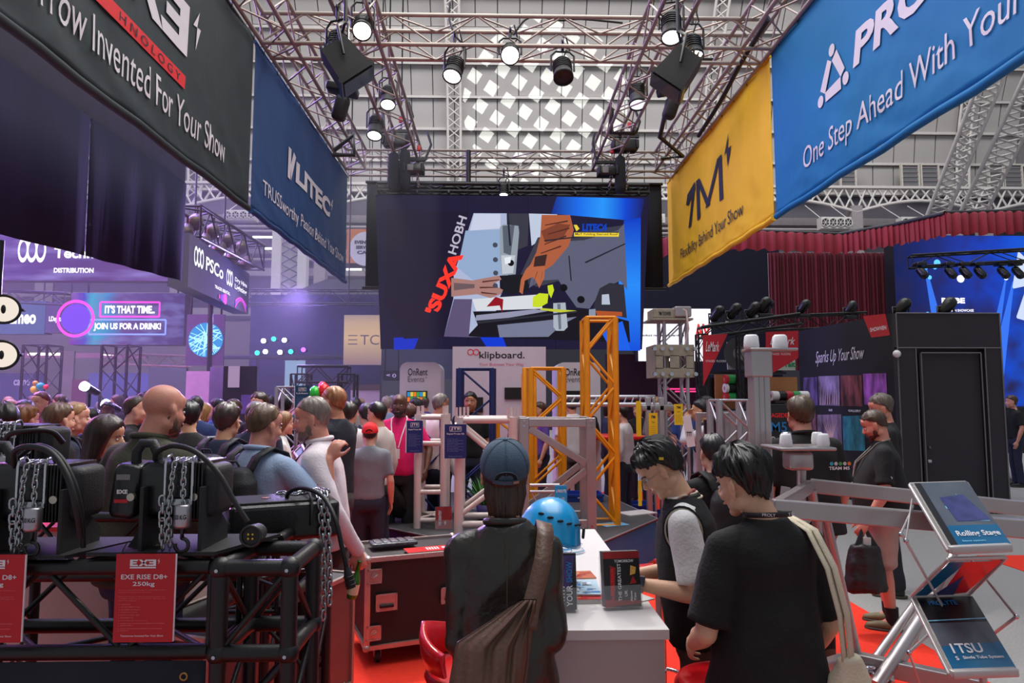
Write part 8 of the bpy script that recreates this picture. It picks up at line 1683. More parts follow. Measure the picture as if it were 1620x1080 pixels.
for t, x0, x1, y0, y1, m_ in (("IT'S THAT TIME..", .30, .74, .60, .76, pk), ('JOIN US FOR A DRINK!', .21, .80, .26, .42, lb)):
 text(pl, t, w*x0, h*y0, w*(x1-x0), h*(y1-y0), gw, r_, .05, d=.01); mb = MB(); line_strip(pl, [(w*(x0-.04), h*(y0-.06)), (w*(x1+.04), h*(y0-.06)), (w*(x1+.04), h*(y1+.06)), (w*(x0-.04), h*(y1+.06)), (w*(x0-.04), h*(y0-.06))], .035, mb, d=.01); mb.build('neon_frame', m_, r_)
ring(pl, w*.05, h*.5, h*.36, h*.05, pk, r_, d=.02); shape(pl, disc_pts(w*.05, h*.5, h*.28, 24), glow('disc_violet', (110, 60, 220), 1.2), r_, d=.012)
r_, pl, w, h = board('led_sign', 'blue grey sign reading cameo at the left edge', 'sign', -30, 476, 70, 528, 17, m_hz('led_bluegrey', (74, 104, 158), .8), .3, drop=True); text(pl, 'cameo', w*.36, h*.30, w*.5, h*.30, gw, r_, .04, d=.01)
r_, pl, w, h = board('led_sign', 'purple sign with small white lettering left of the drink sign', 'sign', 71, 478, 108, 526, 17, m_hz('led_plum', (84, 68, 130), .8), .3, drop=True); text(pl, 'LDsystems', w*.15, h*.32, w*.8, h*.22, gw, r_, .04, d=.01)
mb = truss('truss', 'thin black lighting truss above the cameo sign', P(-20, 468, 17), P(108, 474, 17), .3, .3, m_blk, pitch=.5, stuff=True)
r_, pl, w, h = board('projection_banner', 'pale banner with a glowing blue tangled circle', 'banner', 293, 497, 353, 578, 13.5, mat('banner_mauve', (98, 84, 120), .7), .03, drop=True)
shape(pl, disc_pts(w*.52, h*.50, w*.46, 36), glow('cyan_disc', (40, 150, 225), 1.0), r_, d=.01, name='disc'); rs = random.Random(4)
mb = MB()
for k in range(26):
 a, b = rs.random()*6.28, rs.random()*6.28; line_strip(pl, [(w*(.52+.44*math.cos(a)), h*.5+w*.44*math.sin(a)), (w*(.52+.2*math.cos(b)*rs.random()), h*.5+w*.25*math.sin(a+b)), (w*(.52+.44*math.cos(b)), h*.5+w*.44*math.sin(b))], .012, mb, d=.014)
mb.build('line_print', glow('ice_lines', (170, 235, 255), 1.4), r_)
MB().cyl((P(333, 600, 13).x, 13, 0), (P(333, 480, 13).x, 13, 4.2), .05, n=8).build('mast_pole', m_blk, None, label='dark vertical pole crossing the blue circle banner', cat='pole')
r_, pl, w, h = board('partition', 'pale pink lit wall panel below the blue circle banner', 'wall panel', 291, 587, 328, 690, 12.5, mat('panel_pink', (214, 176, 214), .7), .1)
r_, pl, w, h = board('partition', 'violet photo panel with a dark curve beside the pink lit wall panel', 'wall panel', 329, 580, 350, 680, 11.5, mat('panel_violet_photo', (150, 130, 190), .6, var=.6, vs=1.2), .1)
r_, pl, w, h = board('partition', 'black booth wall with a small white notice', 'wall panel', 350, 579, 400, 700, 11, mat('panel_black', (24, 24, 32), .7), .1); MB().box(pl.p(w*.34, h*.86, .01), (.18, .01, .34)).build('notice', m_white, r_); MB().box(pl.p(w*.8, h*.5, .01), (.2, .01, .3)).build('notice', m_hz('notice_violet', (90, 60, 140)), r_)
# dark show stage with blue light
r_, pl, w, h = board('stage_backdrop', 'dark blue show stage behind the crowd with violet beams', 'stage', 392, 466, 602, 640, 20, mat('stage_navy', (26, 30, 66), .9, var=.3, vs=.6), .2)
truss('truss', 'dark truss with violet glow along the top of the blue stage', P(392, 470, 19.6), P(602, 470, 19.6), .4, .4, m_blk, pitch=.5, stuff=True)
vio = glow('violet_lamp', (120, 60, 255), 6); wl = glow('white_lamp', (235, 245, 255), 9); cyl_ = glow('cyan_lamp', (30, 220, 200), 3)
for k, (px, py, m_, nm) in enumerate(((417, 539, wl, 'left white'), (433, 536, cyl_, 'middle cyan'), (450, 538, wl, 'right white'), (407, 558, cyl_, 'lower left cyan'), (420, 556, wl, 'lower white'), (460, 556, cyl_, 'lower right green'), (480, 553, vio, 'violet'), (443, 557, wl, 'lower middle white'))):
 c = P(px, py, 19.2); f = thing('stage_lamp', '%s lamp shining on the dark blue stage' % nm, 'lamp', c, 'lamps on the dark blue stage'); MB().cyl(c, c+Vector((0, .25, 0)), .08, .06, 12).build('housing', m_hb, f); MB().cyl(c-Vector((0, .02, 0)), c, .065, n=14).build('lens', m_, f)
bm_ = mat('beam_bar', (20, 20, 30), .6); lb_ = thing('lamp_bar', 'black bar under the lamps of the dark blue stage', 'bar', P(440, 565, 19.4)); MB().rbox(P(440, 565, 19.4), (4.0, .2, .12), .02).build('crossbar', bm_, lb_)
for px in (408, 472): q = P(px, 565, 19.4); MB().cyl((q.x, q.y, 0), q, .04, n=6).build('post', bm_, lb_)
for k in range(5): px = 470+k*5; spot('beam_light', P(480, 552, 18.9), P(450+k*16, 470, 19.9), 1500, (.35, .2, 1.0), 8, .4, .02)
# black tent roof behind
tr_ = thing('canopy', 'black pitched canopy roof above the dark blue stage', 'canopy', P(530, 460, 22)); a, b, c, d = P(455, 466, 22), P(600, 466, 22), P(575, 443, 24), P(515, 443, 24); MB().prism([a, b, c, d], (0, .1, .05)).build('cloth', m_drp, tr_, fix=True); MB().cyl(a, b, .06, n=6).build('edge_bar', m_blk, tr_)
for q in (a, b): MB().cyl((q.x, 22.1, 0), q, .05, n=6).build('post', m_blk, tr_)
r_, pl, w, h = board('illuminated_banner', 'glowing cream banner with thin grey letters left of the big screen', 'banner', 543, 498, 603, 577, 19, glow_grad('cream_light', [(0, (150, 120, 128)), (.55, (222, 186, 140)), (.85, (206, 172, 140)), (1, (170, 146, 140))], 2, .85), .1, drop=True)
m_gl = mat('letter_grey', (104, 92, 88), .6)
text(pl, 'TC', w*.44, h*.40, w*.50, h*.20, m_gl, r_, d=.01)
for k in range(3): shape(pl, [(w*.12, h*(.405+.085*k)), (w*.36, h*(.405+.085*k)), (w*.36, h*(.425+.085*k)), (w*.12, h*(.425+.085*k))], m_gl, r_, d=.01, name='letter_bar')
r_, pl, w, h = board('event_sign', 'orange and white event sign cut by the black backdrop', 'sign', 548, 362, 590, 416, 26, mat('sign_orange', (226, 140, 66), .5), .1, drop=True); shape(pl, disc_pts(w*.72, h*.42, w*.62, 30, ry=h*.5)[:], m_white, r_, d=.01)
for k, t in enumerate(('EVENTS', 'SERVICE', 'CALL')): text(pl, t, w*(.30+.05*k), h*(.56-.15*k), w*.62, h*.10, m_navyp, r_, .05, d=.02)
# white kiosks
m_kw = mat('kiosk_white', (206, 200, 210), .5, var=.02)
for lab, px0, px1, py0, D in (('white rounded kiosk with two line logo and coloured screen left of the dark blue truss', 632, 697, 573, 12.5), ('white rounded kiosk behind the yellow trusses', 880, 950, 573, 12.2)):
 x0, x1 = Xp(px0, D), Xp(px1, D); zt = Z(py0, D); r_ = thing('kiosk', lab, 'kiosk', ((x0+x1)/2, D, 0), 'white rounded kiosks'); mb = MB(); rr = .14; prof = [(x0, 0), (x1, 0)]+[(x1-rr+rr*math.cos(a), zt-rr+rr*math.sin(a)) for a in [R(t) for t in range(0, 91, 15)]]+[(x0+rr+rr*math.cos(a), zt-rr+rr*math.sin(a)) for a in [R(t) for t in range(90, 181, 15)]]
 mb.prism([(x, D, z) for x, z in prof], (0, .9, 0)); mb.build('body', m_kw, r_, fix=True); pl = Plane((x0, D-.004, 0), (1, 0, 0), (0, 0, 1)); w = x1-x0
 text(pl, 'OnRent', w*.20, Z(594, D), w*.48, .13, m_blkp, r_, .01, d=.006); text(pl, 'Events', w*.20, Z(604, D), w*.40, .10, m_gl, r_, d=.006); text(pl, '*', w*.62, Z(599, D), w*.05, .04, m_gl, r_, d=.006)
 MB().bb((x0+w*.18, D-.05, Z(637, D)), (x0+w*.68, D-.004, Z(618, D))).build('screen', m_blk2, r_)
 if px0 == 632:
  for k in range(12): c = [(230, 120, 30), (60, 160, 60), (40, 140, 200), (220, 200, 60)][k % 4]; MB().bb((x0+w*(.20+.075*(k % 6)), D-.055, Z(635-8*(k//6), D)), (x0+w*(.265+.075*(k % 6)), D-.05, Z(628-8*(k//6), D))).build('screen_tile', glow('tile_%d' % (k % 4), c, 1.0), r_)
r_, pl, w, h = board('exhibition_wall', 'white stand wall with pink ring logo and dark lettering below the big screen', 'wall panel', 715, 548, 864, 700, 11.8, mat('wall_lilac_white', (208, 196, 210), .55, var=.02), .12)
u = lambda px: Xp(px, 11.8)-pl.o.x; v = lambda py: Z(py, 11.8)-pl.o.z
text(pl, 'klipboard.', u(758), v(570), u(830)-u(758), v(556)-v(570), m_blkp, r_, .01, d=.006); text(pl, 'Your Business Your Way', u(758), v(580), u(829)-u(758), v(574)-v(580), mat('print_pink', (214, 90, 120), .6), r_, d=.006); ring(pl, u(744), v(557), .055, .014, m_redp, r_, d=.006); ring(pl, u(753), v(557), .055, .014, m_redp, r_, d=.008)
MB().box(pl.p(u(812), v(622), .02), (.3, .03, .2)).build('wall_screen', m_blk2, r_); MB().box(pl.p(u(746), v(640), .02), (.4, .03, .26)).build('wall_screen', m_blk2, r_)
r_, pl, w, h = board('exhibition_wall', 'small white stand with dark top in the gap left of the white kiosk', 'wall panel', 554, 610, 600, 660, 15, mat('wall_lilac_white', (208, 196, 210)), .1); MB().box(pl.p(w*.5, h*.95, .01), (w, .02, .12)).build('header', m_gl, r_)
r_, pl, w, h = board('notice_board', 'dark board with white arrow and accessibility pictogram', 'sign', 606, 586, 632, 602, 17, m_blkp, .05, drop=True); text(pl, '< ()', w*.2, h*.3, w*.6, h*.4, m_white, r_, .04, d=.01)
r_, pl, w, h = board('video_panel', 'pale blue lit panel standing left of the dark truss gate', 'screen', 450, 570, 482, 612, 16, m_hz('pale_blue_light', (150, 180, 215), .8), .1, drop=None)
# dark block under the screen
r_, pl, w, h = board('partition', 'dark partition behind the white stand wall below the screen', 'wall panel', 600, 545, 720, 600, 22, mat('dark_teal_wall', (30, 40, 62), .8), .1)
# white LED screen with dark text line and red letters
r_, pl, w, h = board('led_screen', 'bright white LED screen behind the silver lifting tower', 'screen', 1010, 488, 1126, 571, 14, glow('screen_bright_white', (250, 246, 255), 1.25), .3)
text(pl, 'product range and services', w*.01, h*.46, w*.62, h*.05, m_blkp, r_, .04, d=.01)
rl = thing('sign_letters', 'red letters AV standing above the black roof truss at the white screen edge', 'sign', P(1110, 540, 13)); pl = Plane(P(1099, 537, 13), (1, 0, .05), (0, 0, 1)); text(pl, 'AV', 0, 0, .33, .30, glow('letter_red', (236, 60, 60), 1.0), rl, .04); MB().cyl(P(1104, 537, 13.02), P(1104, 545, 13.02), .01, n=5).build('support', m_blk, rl)
# dark hall drapes at the right
m_dn = mat('hall_drape_navy', (30, 33, 46), .95, var=.1, vs=.4); board('dark_wall', 'tall dark drape wall behind the white LED screen', 'drape', 1004, 385, 1240, 640, 18, m_dn, .2)  # right end runs on dark in place of the curtain's shaded left part
board('maroon_wall', 'dark maroon stand wall with pink light line behind the rails', 'wall panel', 960, 560, 1110, 690, 14.5, mat('wall_maroon', (52, 22, 44), .8), .1)
for k, (x0, x1) in enumerate(((1050, 1100), (1068, 1108))): MB().box(P((x0+x1)/2, 615+4*k, 14.2), (Xp(x1, 14.2)-Xp(x0, 14.2), .03, .03)).build('light_line', glow('pink_line', (255, 60, 130), 1.5), None, label='%s pink light line on the maroon stand wall' % ('upper', 'lower')[k], cat='light')
# red curtain with pelmet
m_cur = mat('curtain_crimson', (118, 22, 42), .85, var=.12, vs=1.5, stretch=(1, 1, .1), sheen=.3)
cu = thing('stage_curtain', 'dark red pleated stage curtain with swagged pelmet at the right', 'curtain', (Xp(1300, 17), 17, 0)); m = MB(); n_ = 220; x0, x1 = Xp(1222, 17), Xp(1426, 17)
for i in range(n_+1):
 x = x0+(x1-x0)*i/n_; y = 17+.07*math.sin(i*1.15)+.03*math.sin(i*.37); m.v += [(x, y, 2.5), (x, y, Z(395+((1300-1120)*.0), 17))]
for i in range(n_): m.f.append((2*i, 2*i+2, 2*i+3, 2*i+1)); m.m.append(0); m.sm.append(True)
m.build('curtain', m_cur, cu); m = MB(); path = [P(1028, 376, 14.0), P(1180, 362, 13.6), P(1330, 368, 13.2), P(1420, 352, 12.4), P(1500, 334, 11.5), P(1640, 330, 11.2)]
pts = []
for i in range(len(path)-1): pts += [path[i].lerp(path[i+1], t/48) for t in range(48)]
m_pel = mat('pelmet_crimson', (150, 28, 48), .8, var=.1, vs=3, sheen=.3)
for i, p_ in enumerate(pts): o_ = .05*math.sin(i*1.3)+.02*math.sin(i*.5); m.v += [(p_.x, p_.y+o_, p_.z-.42+.025*math.sin(i*.8)), (p_.x, p_.y+o_*.6, p_.z-.06), (p_.x, p_.y+.05, p_.z)]
for i in range(len(pts)-1): m.f += [(3*i, 3*i+3, 3*i+4, 3*i+1), (3*i+1, 3*i+4, 3*i+5, 3*i+2)]; m.m += [0, 0]; m.sm += [True, True]
m.build('pelmet', m_pel, cu)
for i in range(len(path)-1): MB().cyl(path[i]+Vector((0, .08, -.02)), path[i+1]+Vector((0, .08, -.02)), .05, n=8).build('track', m_blk, cu)
# blue LED stage far right
r_, pl, w, h = board('led_wall', 'huge blue LED stage wall with white beams at the right edge', 'screen', 1425, 372, 1700, 642, 15.5, glow_grad('led_blue_stage', [(0, (22, 34, 86)), (.22, (30, 44, 120)), (.45, (34, 60, 170)), (.6, (26, 70, 200)), (.8, (24, 90, 225)), (1, (30, 60, 180))], 0, .95, wob=.35, cloud=((40, 40, 84), 5)), .4)
u = lambda px: P(px, 500, 15.5).x-pl.o.x; v = lambda py: P(1500, py, 15.5).z-pl.o.z
text(pl, 'ROBE', u(1490), v(480), u(1527)-u(1490), v(471)-v(480), gw, r_, .05, d=.02); text(pl, 'PRODUCTION SHOWCASE', u(1482), v(493), u(1540)-u(1482), v(489)-v(493), gw, r_, .02, d=.02)
for k, (a, b, c_) in enumerate((((1606, 445), (1560, 640), .22), ((1605, 455), (1640, 420), .5), ((1608, 502), (1640, 486), .5), ((1466, 415), (1480, 500), .10), ((1594, 440), (1570, 540), .1))):
 x0_, y0_, x1_, y1_ = u(a[0]), v(a[1]), u(b[0]), v(b[1]); l = math.hypot(x1_-x0_, y1_-y0_); nx, ny = -(y1_-y0_)/l, (x1_-x0_)/l; shape(pl, [(x0_+nx*.02, y0_+ny*.02), (x0_-nx*.02, y0_-ny*.02), (x1_-nx*c_, y1_-ny*c_), (x1_+nx*c_, y1_+ny*c_)], glow('beam_pale' if k in (1, 2) else 'beam_blue', (210, 225, 255) if k in (1, 2) else (60, 120, 245), 1.0), r_, d=.006+.002*k, name='beam_image')
for k, (px, py, s_) in enumerate(((1522, 441, .09), (1594, 439, .06), (1468, 423, .05), (1482, 423, .05), (1473, 439, .05), (1467, 496, .04), (1486, 416, .08), (1465, 430, .04))): shape(pl, disc_pts(u(px), v(py), s_, 12), gw if k < 2 else glow('led_cyan', (90, 180, 255), 1.6), r_, d=.02, name='light_spot')
MB().rbox((Xp(1600, 15), 15, Z(650, 15)-.4), (4.5, .8, 1.0), .02).build('stage_edge', m_blkp, None, label='black stage edge below the blue LED wall', cat='stage')
tt = truss('truss', 'black truss hanging before the blue LED wall', P(1440, 414, 14.6), P(1660, 402, 14.0), .25, .25, m_blk, pitch=.5, stuff=True)
for k, px in enumerate((1455, 1500, 1523, 1546, 1583, 1606)): c = P(px, 418, 14.2); f = thing('moving_light', '%s dark moving light on the truss before the blue LED wall' % ('first', 'second', 'third', 'fourth', 'fifth', 'sixth')[k], 'spotlight', c, 'moving lights before the blue LED wall'); MB().rbox(c, (.2, .2, .08), .02).build('base', m_hb, f); MB().cap(c-Vector((0, 0, .12)), c-Vector((-.04, .08, .25)), .08, .085, 12).build('head', m_hb, f)
# black booth with door
m_bb = mat('booth_black', (44, 41, 47), .7, var=.06, vs=2); m_ln = mat('panel_joint_grey', (112, 108, 112), .5); D = 10.8; x0, x1 = Xp(1423, D), Xp(1588, D); zt = Z(493, D)
bo = thing('black_booth', 'tall black panelled booth with a closed door at the right', 'booth', ((x0+x1)/2, D, 0)); zh = Z(549, D)
for a, b, z0_, z1_, dd in ((x0, x1, zh+.01, zt, 0), (x0, Xp(1452, D)-.005, 0, zh-.01, 0), (Xp(1562, D)+.005, x1, 0, zh-.01, 0), (Xp(1460, D), Xp(1555, D), 0, Z(557, D), .05)): MB().bb((a, D+dd, z0_), (b, D+.12, z1_)).build('panel' if dd == 0 else 'door', m_bb, bo)
for a, b, c, d in ((x0, zh, x1, zh), (Xp(1452, D), 0, Xp(1452, D), zh), (Xp(1562, D), 0, Xp(1562, D), zh), (Xp(1460, D), 0, Xp(1460, D), Z(557, D)), (Xp(1555, D), 0, Xp(1555, D), Z(557, D)), (Xp(1460, D), Z(557, D), Xp(1555, D), Z(557, D)), (x0, 0, x0, zt), (x1, 0, x1, zt), (x0, zt, x1, zt)): MB().cyl((a, D-.006, b), (c, D-.006, d), .011, n=5).build('joint_trim', m_ln, bo)
MB().bb((x0+.18, D+.12, 0), (x1-.02, D+2.5, zt-.02)).build('core', m_bb, bo); MB().rbox((Xp(1464, D), D-.02, Z(729, D)), (.06, .05, .05), .01).build('handle', m_chr, bo); MB().ell((Xp(1419, D), D-.05, Z(559, D)), .06).build('lamp_knob', m_capw, bo); MB().rbox((Xp(1469, D), D+.03, Z(708, D)), (.03, .02, .04), .004).build('lock', m_gl, bo)
# poster wall receding to the left of it
a, b = P(1266, 620, 14.0), P(1418, 620, 10.9); pw_ = thing('poster_wall', 'black exhibition wall with show photographs and script slogan', 'wall panel', ((a.x+b.x)/2, 12.4, 0)); pl = Plane((a.x, a.y, 0), (b.x-a.x, b.y-a.y, 0), (0, 0, 1)); w = Vector((b.x-a.x, b.y-a.y, 0)).length; zt = Z(493, 10.9)
MB().prism([pl.p(0, 0, -.1), pl.p(w, 0, -.1), pl.p(w, zt, -.1), pl.p(0, zt, -.1)], pl.n*.1).build('panel', mat('poster_black', (22, 20, 30), .6, var=.05), pw_, fix=True)
def up(px):                            # distance along the wall seen at that pixel column
 lo, hi = 0, w
 for _i in range(30):
  m_ = (lo+hi)/2; q = RC.transposed() @ (pl.p(m_, 1.85)-CAM); lo, hi = (m_, hi) if 810+q.x/-q.z*F < px else (lo, m_)
 return lo
def vz(px, py): q = pl.p(up(px), 0); return P(px, py, q.y).z
def quad(p4, m, name, d=.006): return shape(pl, [(up(x), vz(x, y)) for x, y in p4], m, pw_, d=d, name=name)
quad([(1383, 534), (1408, 531), (1414, 497), (1371, 499)][::-1] and [(1383, 534), (1413, 530), (1407, 496), (1371, 500)], m_sred, 'red_tag'); text(pl, 'SHOWVEN', up(1382), vz(1395, 523), up(1408)-up(1382), .07, m_white, pw_, .02, d=.012)
text(pl, 'Sparks Up Your Show', up(1293), vz(1330, 577), up(1371)-up(1293), .30, m_white, pw_, 0, shear=.5, d=.012)
def shot(name, c0, c1): return mat(name, c0, .5, var=.7, vs=5) if False else glow_grad(name, [(0, c0), (.5, c1), (1, c0)], 0, .35, wob=1.2, cloud=((30, 20, 40), 9))
for k, (x0_, x1_, y0_, y1_, c0, c1) in enumerate(((1272, 1294, 597, 640, (40, 40, 90), (150, 110, 160)), (1296, 1329, 595, 641, (60, 70, 120), (220, 180, 190)), (1331, 1365, 594, 642, (40, 40, 80), (220, 90, 50)), (1367, 1404, 591, 640, (110, 60, 150), (200, 110, 210)), (1272, 1290, 652, 700, (50, 30, 60), (200, 110, 110)), (1292, 1330, 656, 705, (40, 50, 90), (220, 170, 160)), (1332, 1366, 658, 712, (20, 60, 80), (60, 190, 210)))): quad([(x0_, y1_), (x1_, y1_+1), (x1_, y0_-1), (x0_, y0_)], mat('photo_print_%d' % k, tuple(int(.55*q+.45*r) for q, r in zip(c0, c1)), .5, var=.8, vs=7, stretch=(1, 1, .4)), 'photograph', .006)
for px0, px1, py in ((1311, 1317, 648), (1342, 1362, 649)): text(pl, 'GALLERY', up(px0), vz(px0, py+2), up(px1)-up(px0), .04, m_white, pw_, .03, d=.01)
jets = MB()
for k in range(9): x_ = 1298+k*3.6; shape(pl, [(up(x_), vz(x_, 640)), (up(x_+1), vz(x_, 640)), (up(x_+2), vz(x_, 606+(k % 3)*6))], m_white, pw_, mb=jets, d=.01)
for k in range(7): x_ = 1300+k*4; shape(pl, [(up(1312), vz(1312, 700)), (up(1314), vz(1312, 700)), (up(x_), vz(x_, 662))], m_white, pw_, mb=jets, d=.01)
jets.build('spark_print', mat('print_peach', (226, 190, 170), .6), pw_)
# lighting truss with heads above it
truss('truss', 'black truss with small lamps behind the poster wall', P(1200, 513, 14.6), P(1365, 506, 14.6), .35, .3, m_blk, pitch=.4)
for k, (px, py, D) in enumerate(((1213, 488, 14.5), (1270, 488, 14.5), (1344, 490, 14.5), (1425, 490, 11.2), (1496, 489, 11), (1133, 500, 12.6), (1160, 496, 12.6), (1190, 494, 12.6), (1207, 486, 12.6))): c = P(px, py, D); f = thing('moving_light', 'black moving light %s' % ('first from left on the poster wall truss', 'second on the poster wall truss', 'third on the poster wall truss', 'at the left corner of the black booth', 'on top of the black booth', 'at the left end of the triangle banner roof', 'second on the triangle banner roof', 'third on the triangle banner roof', 'highest on the triangle banner roof')[k], 'spotlight', c, 'moving lights along the right stands'); MB().rbox(c-Vector((0, 0, .16)), (.24, .2, .08), .02).build('base', m_hb, f); MB().cap(c-Vector((.04, 0, .03)), c+Vector((.05, -.05, .10)), .085, .10, 12).build('head', m_hb, f); MB().tube([c+Vector((-.13, 0, -.14)), c+Vector((-.14, 0, .04)), c+Vector((.14, 0, .04)), c+Vector((.13, 0, -.14))], .02, 6).build('yoke', m_hb, f)
# red triangle banners, truss posts, shelves of goods
D = 11.6; m_rb = mat('pennant_red', (190, 24, 44), .6, var=.04)
for lab, pts, tx in (('red triangular pennant with white script at the left of the goods stand', [(1112, 530), (1151, 528), (1113, 610)], (1116, 1138, 556, 540)), ('red pennant with white script right of the aluminium mast', [(1212, 525), (1263, 523), (1263, 566), (1212, 596)], (1218, 1258, 545, 533))):
 q = [P(x, y, D) for x, y in pts]; t_ = thing('pennant', lab, 'banner', q[0], 'red pennants of the goods stand'); MB().prism(q, (0, .02, 0)).build('cloth', m_rb, t_, fix=True); pl = Plane(P(tx[0], tx[2], D), (1, 0, 0), (0, 0, 1)); text(pl, 'LeMark', 0, 0, Xp(tx[1], D)-Xp(tx[0], D), Z(tx[3], D)-Z(tx[2], D), m_white, t_, .01, shear=.4, d=.01); text(pl, 'STAGES  FLOORS', 0, -.18, .35, .035, m_white, t_, d=.01)
gs = thing('goods_stand', 'black truss stand with wooden shelf backs behind the mast', 'stand', (Xp(1180, 12), 12, 0)); m_wd = mat('shelf_wood', (196, 136, 84), .6, var=.15, vs=4, stretch=(1, 1, .2))
for x0_, x1_, y0_, y1_ in ((1132, 1166, 592, 646), (1212, 1262, 596, 634)): MB().bb((Xp(x0_, 12.4), 12.4, Z(y1_, 12.4)), (Xp(x1_, 12.4), 12.45, Z(y0_, 12.4))).build('back_panel', m_wd, gs); MB().bb((Xp(x0_, 12.4), 12.0, Z(y1_+3, 12.4)), (Xp(x1_, 12.4), 12.45, Z(y1_, 12.4))).build('shelf', m_blkp, gs)
MB().bb((Xp(1112, 12), 12.5, Z(590, 12)), (Xp(1264, 12), 12.6, Z(586, 12))).build('header', m_blkp, gs); MB().bb((Xp(1125, 12), 12.55, 0), (Xp(1262, 12), 12.6, Z(596, 12))).build('rear_wall', m_blkp, gs)
for px in (1112, 1176, 1192): truss('truss_post', '', (Xp(px, 12), 12, 0), (Xp(px, 12), 12, Z(528, 12)), .16, .16, m_blk, up=(0, 1, 0), rc=.02, rb=.008, pitch=.3, parent=gs, stuff=True)
truss('truss_beam', '', P(1108, 526, 12), P(1262, 505, 12), .25, .18, m_blk, pitch=.3, parent=gs, stuff=True)
pl = Plane(P(1152, 583, 12.3), (1, 0, 0), (0, 0, 1)); ring(pl, .22, .28, .30, .17, mat('tape_grey', (90, 96, 100), .5), gs, d=.02, name='poster_ring'); MB().bb((Xp(1150, 12.4), 12.32, Z(584, 12.3)), (Xp(1176, 12.4), 12.35, Z(540, 12.3))).build('poster', mat('poster_pale', (196, 204, 200), .6), gs)
pst = MB().bb((Xp(1212, 12.2), 12.25, Z(585, 12.2)), (Xp(1262, 12.2), 12.28, Z(562, 12.2))).build('poster', mat('poster_mint', (196, 224, 206), .6), gs); text(Plane((Xp(1246, 12.2), 12.25, Z(580, 12.2)), (1, 0, 0), (0, 0, 1)), 'rait.', 0, 0, .2, .1, mat('print_green_d', (30, 140, 80), .6), gs, .03, d=.01)
for k in range(11):
 px, py = ((1146+5*(k % 2), 600+14*(k//2)) if k < 6 else (1220+11*(k-6), 626)); c = P(px, py, 12.15); cc = [(190, 40, 50), (40, 160, 80), (230, 228, 224), (24, 24, 28)][k % 4]; t_ = thing('tape_roll', '%s tape roll on the %s, %s' % (('red', 'green', 'white', 'black')[k % 4], 'left shelf back' if k < 6 else 'right shelf', ('top', 'top right', 'middle', 'middle right', 'low', 'low right', 'first', 'second', 'third', 'fourth', 'fifth')[k]), 'tape', c, 'tape rolls of the goods stand'); MB().cyl(c, c+Vector((.16, .02, 0)), .085, n=16).build('roll', mat('tape_%d' % (k % 4), cc, .4), t_); MB().cyl(c-Vector((.004, 0, 0)), c+Vector((.0, 0, 0)), .035, n=12).build('core', m_wd, t_)
r_, pl, w, h = board('poster_counter', 'dark counter front with red and blue block lettering behind the man in polo shirt', 'counter', 1212, 640, 1262, 760, 9.6, m_blkp, .5); text(pl, 'STAGEDEX', -.25*w+w*.3, h*.83, w*.8, h*.06, m_redp, r_, .03, d=.01); text(pl, 'M5', w*.2, h*.64, w*.5, h*.13, m_blup, r_, .01, d=.01); text(pl, 'PRO', w*.02, h*.52, w*.3, h*.06, m_white, r_, .03, d=.01)
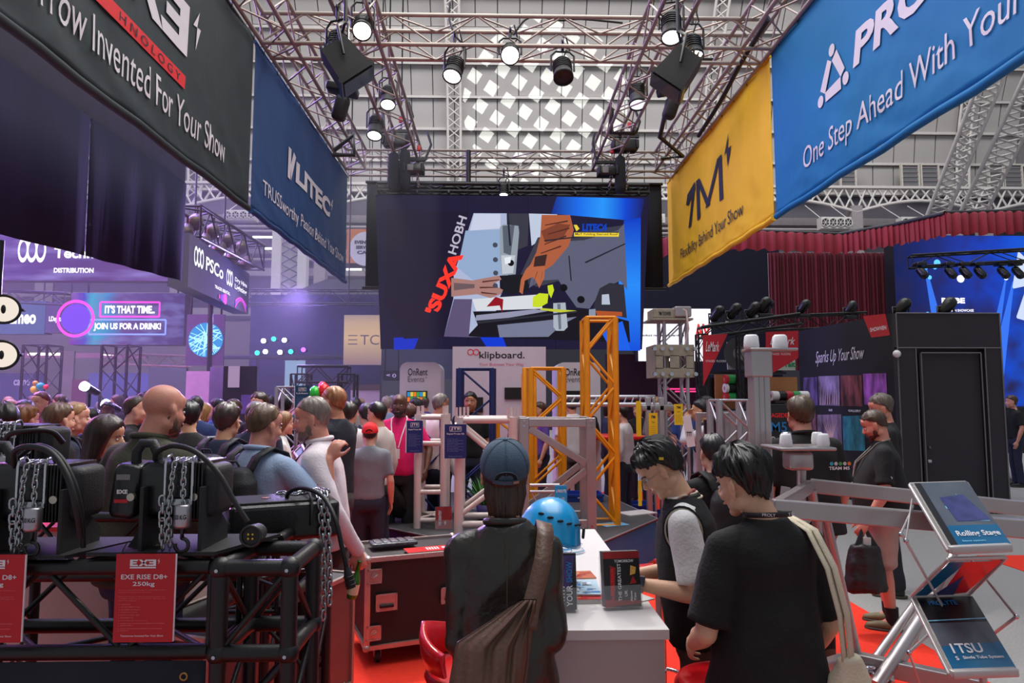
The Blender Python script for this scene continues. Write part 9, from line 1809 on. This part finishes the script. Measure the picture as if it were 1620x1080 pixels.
# left background under the signs
r_, pl, w, h = board('partition', 'grey stand wall with faint sign lettering at the far left', 'wall panel', -20, 590, 66, 660, 18, mat('wall_slate_blue', (74, 80, 112), .8, var=.15, vs=1), .1); text(pl, 'came', w*.45, h*.72, w*.3, h*.13, m_white, r_, .02, d=.01)
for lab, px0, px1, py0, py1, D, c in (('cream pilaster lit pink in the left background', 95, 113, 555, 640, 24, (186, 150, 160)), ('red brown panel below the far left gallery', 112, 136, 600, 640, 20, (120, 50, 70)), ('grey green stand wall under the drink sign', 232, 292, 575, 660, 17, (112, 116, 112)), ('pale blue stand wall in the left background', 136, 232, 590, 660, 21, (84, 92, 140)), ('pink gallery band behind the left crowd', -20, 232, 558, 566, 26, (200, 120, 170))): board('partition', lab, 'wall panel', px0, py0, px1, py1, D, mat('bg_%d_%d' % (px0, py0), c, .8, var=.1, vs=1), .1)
for lab, x0_, x1_, y_, D in (('long white strip light behind the left crowd', 45, 95, 560, 22), ('short white strip light below the drink sign', 165, 178, 560, 20)): a, b = P(x0_, y_, D), P(x1_, y_, D); MB().box((a+b)/2, (b.x-a.x, .08, .08)).build('strip_light', gl_w, None, label=lab, cat='light')
for lab, px, w_, D in (('black truss tower under the left LED signs', 64, .5, 15), ('black truss tower below the drink sign', 189, .5, 14)): truss('truss_tower', lab, (Xp(px, D), D, 0), (Xp(px, D), D, Z(548, D)), w_, w_, m_blk, up=(0, 1, 0), rc=.03, rb=.015, pitch=.5)
truss('truss', 'silver truss spanning below the drink sign', P(165, 567, 16), P(300, 572, 16), .25, .25, m_alu, pitch=.3)
for k, (px, py) in enumerate(((170, 640), (136, 612))): c = P(px, py, 10); f = thing('beam_lamp', '%s white beam lamp in the left crowd haze' % ('lower', 'upper')[k], 'lamp', c, 'beam lamps in the crowd'); MB().cyl(c, c+Vector((.05, .2, -.08)), .07, .05, 14).build('housing', m_hb, f); MB().cyl(c-Vector((.012, .05, -.02)), c, .066, n=14).build('lens', wl, f); MB().cyl(c+Vector((0, .1, 0)), (c.x, c.y+.1, 0), .02, n=6).build('stand', m_blk, f)
sp0 = spot('beam_light', P(165, 632, 10.1), P(120, 560, 14), 900, (.85, .9, 1), 7, .3, .02)
spot('beam_light', P(480, 470, 15), P(40, 620, 7), 1800, (.5, .35, 1.0), 60, .6, .2)
# dark truss gate by the aisle
truss('truss_gate', 'black truss gate in the background left of the white stand', P(474, 592, 13), P(552, 592, 13), .3, .3, m_blk, pitch=.35, stuff=True)
for px in (476, 550): truss('truss_tower', 'black truss upright of the gate, %s' % ('left' if px < 500 else 'right'), (Xp(px, 13), 13, 0), (Xp(px, 13), 13, Z(592, 13)), .3, .3, m_blk, up=(0, 1, 0), pitch=.4, stuff=True)

bpy.data.scenes.remove(S2)
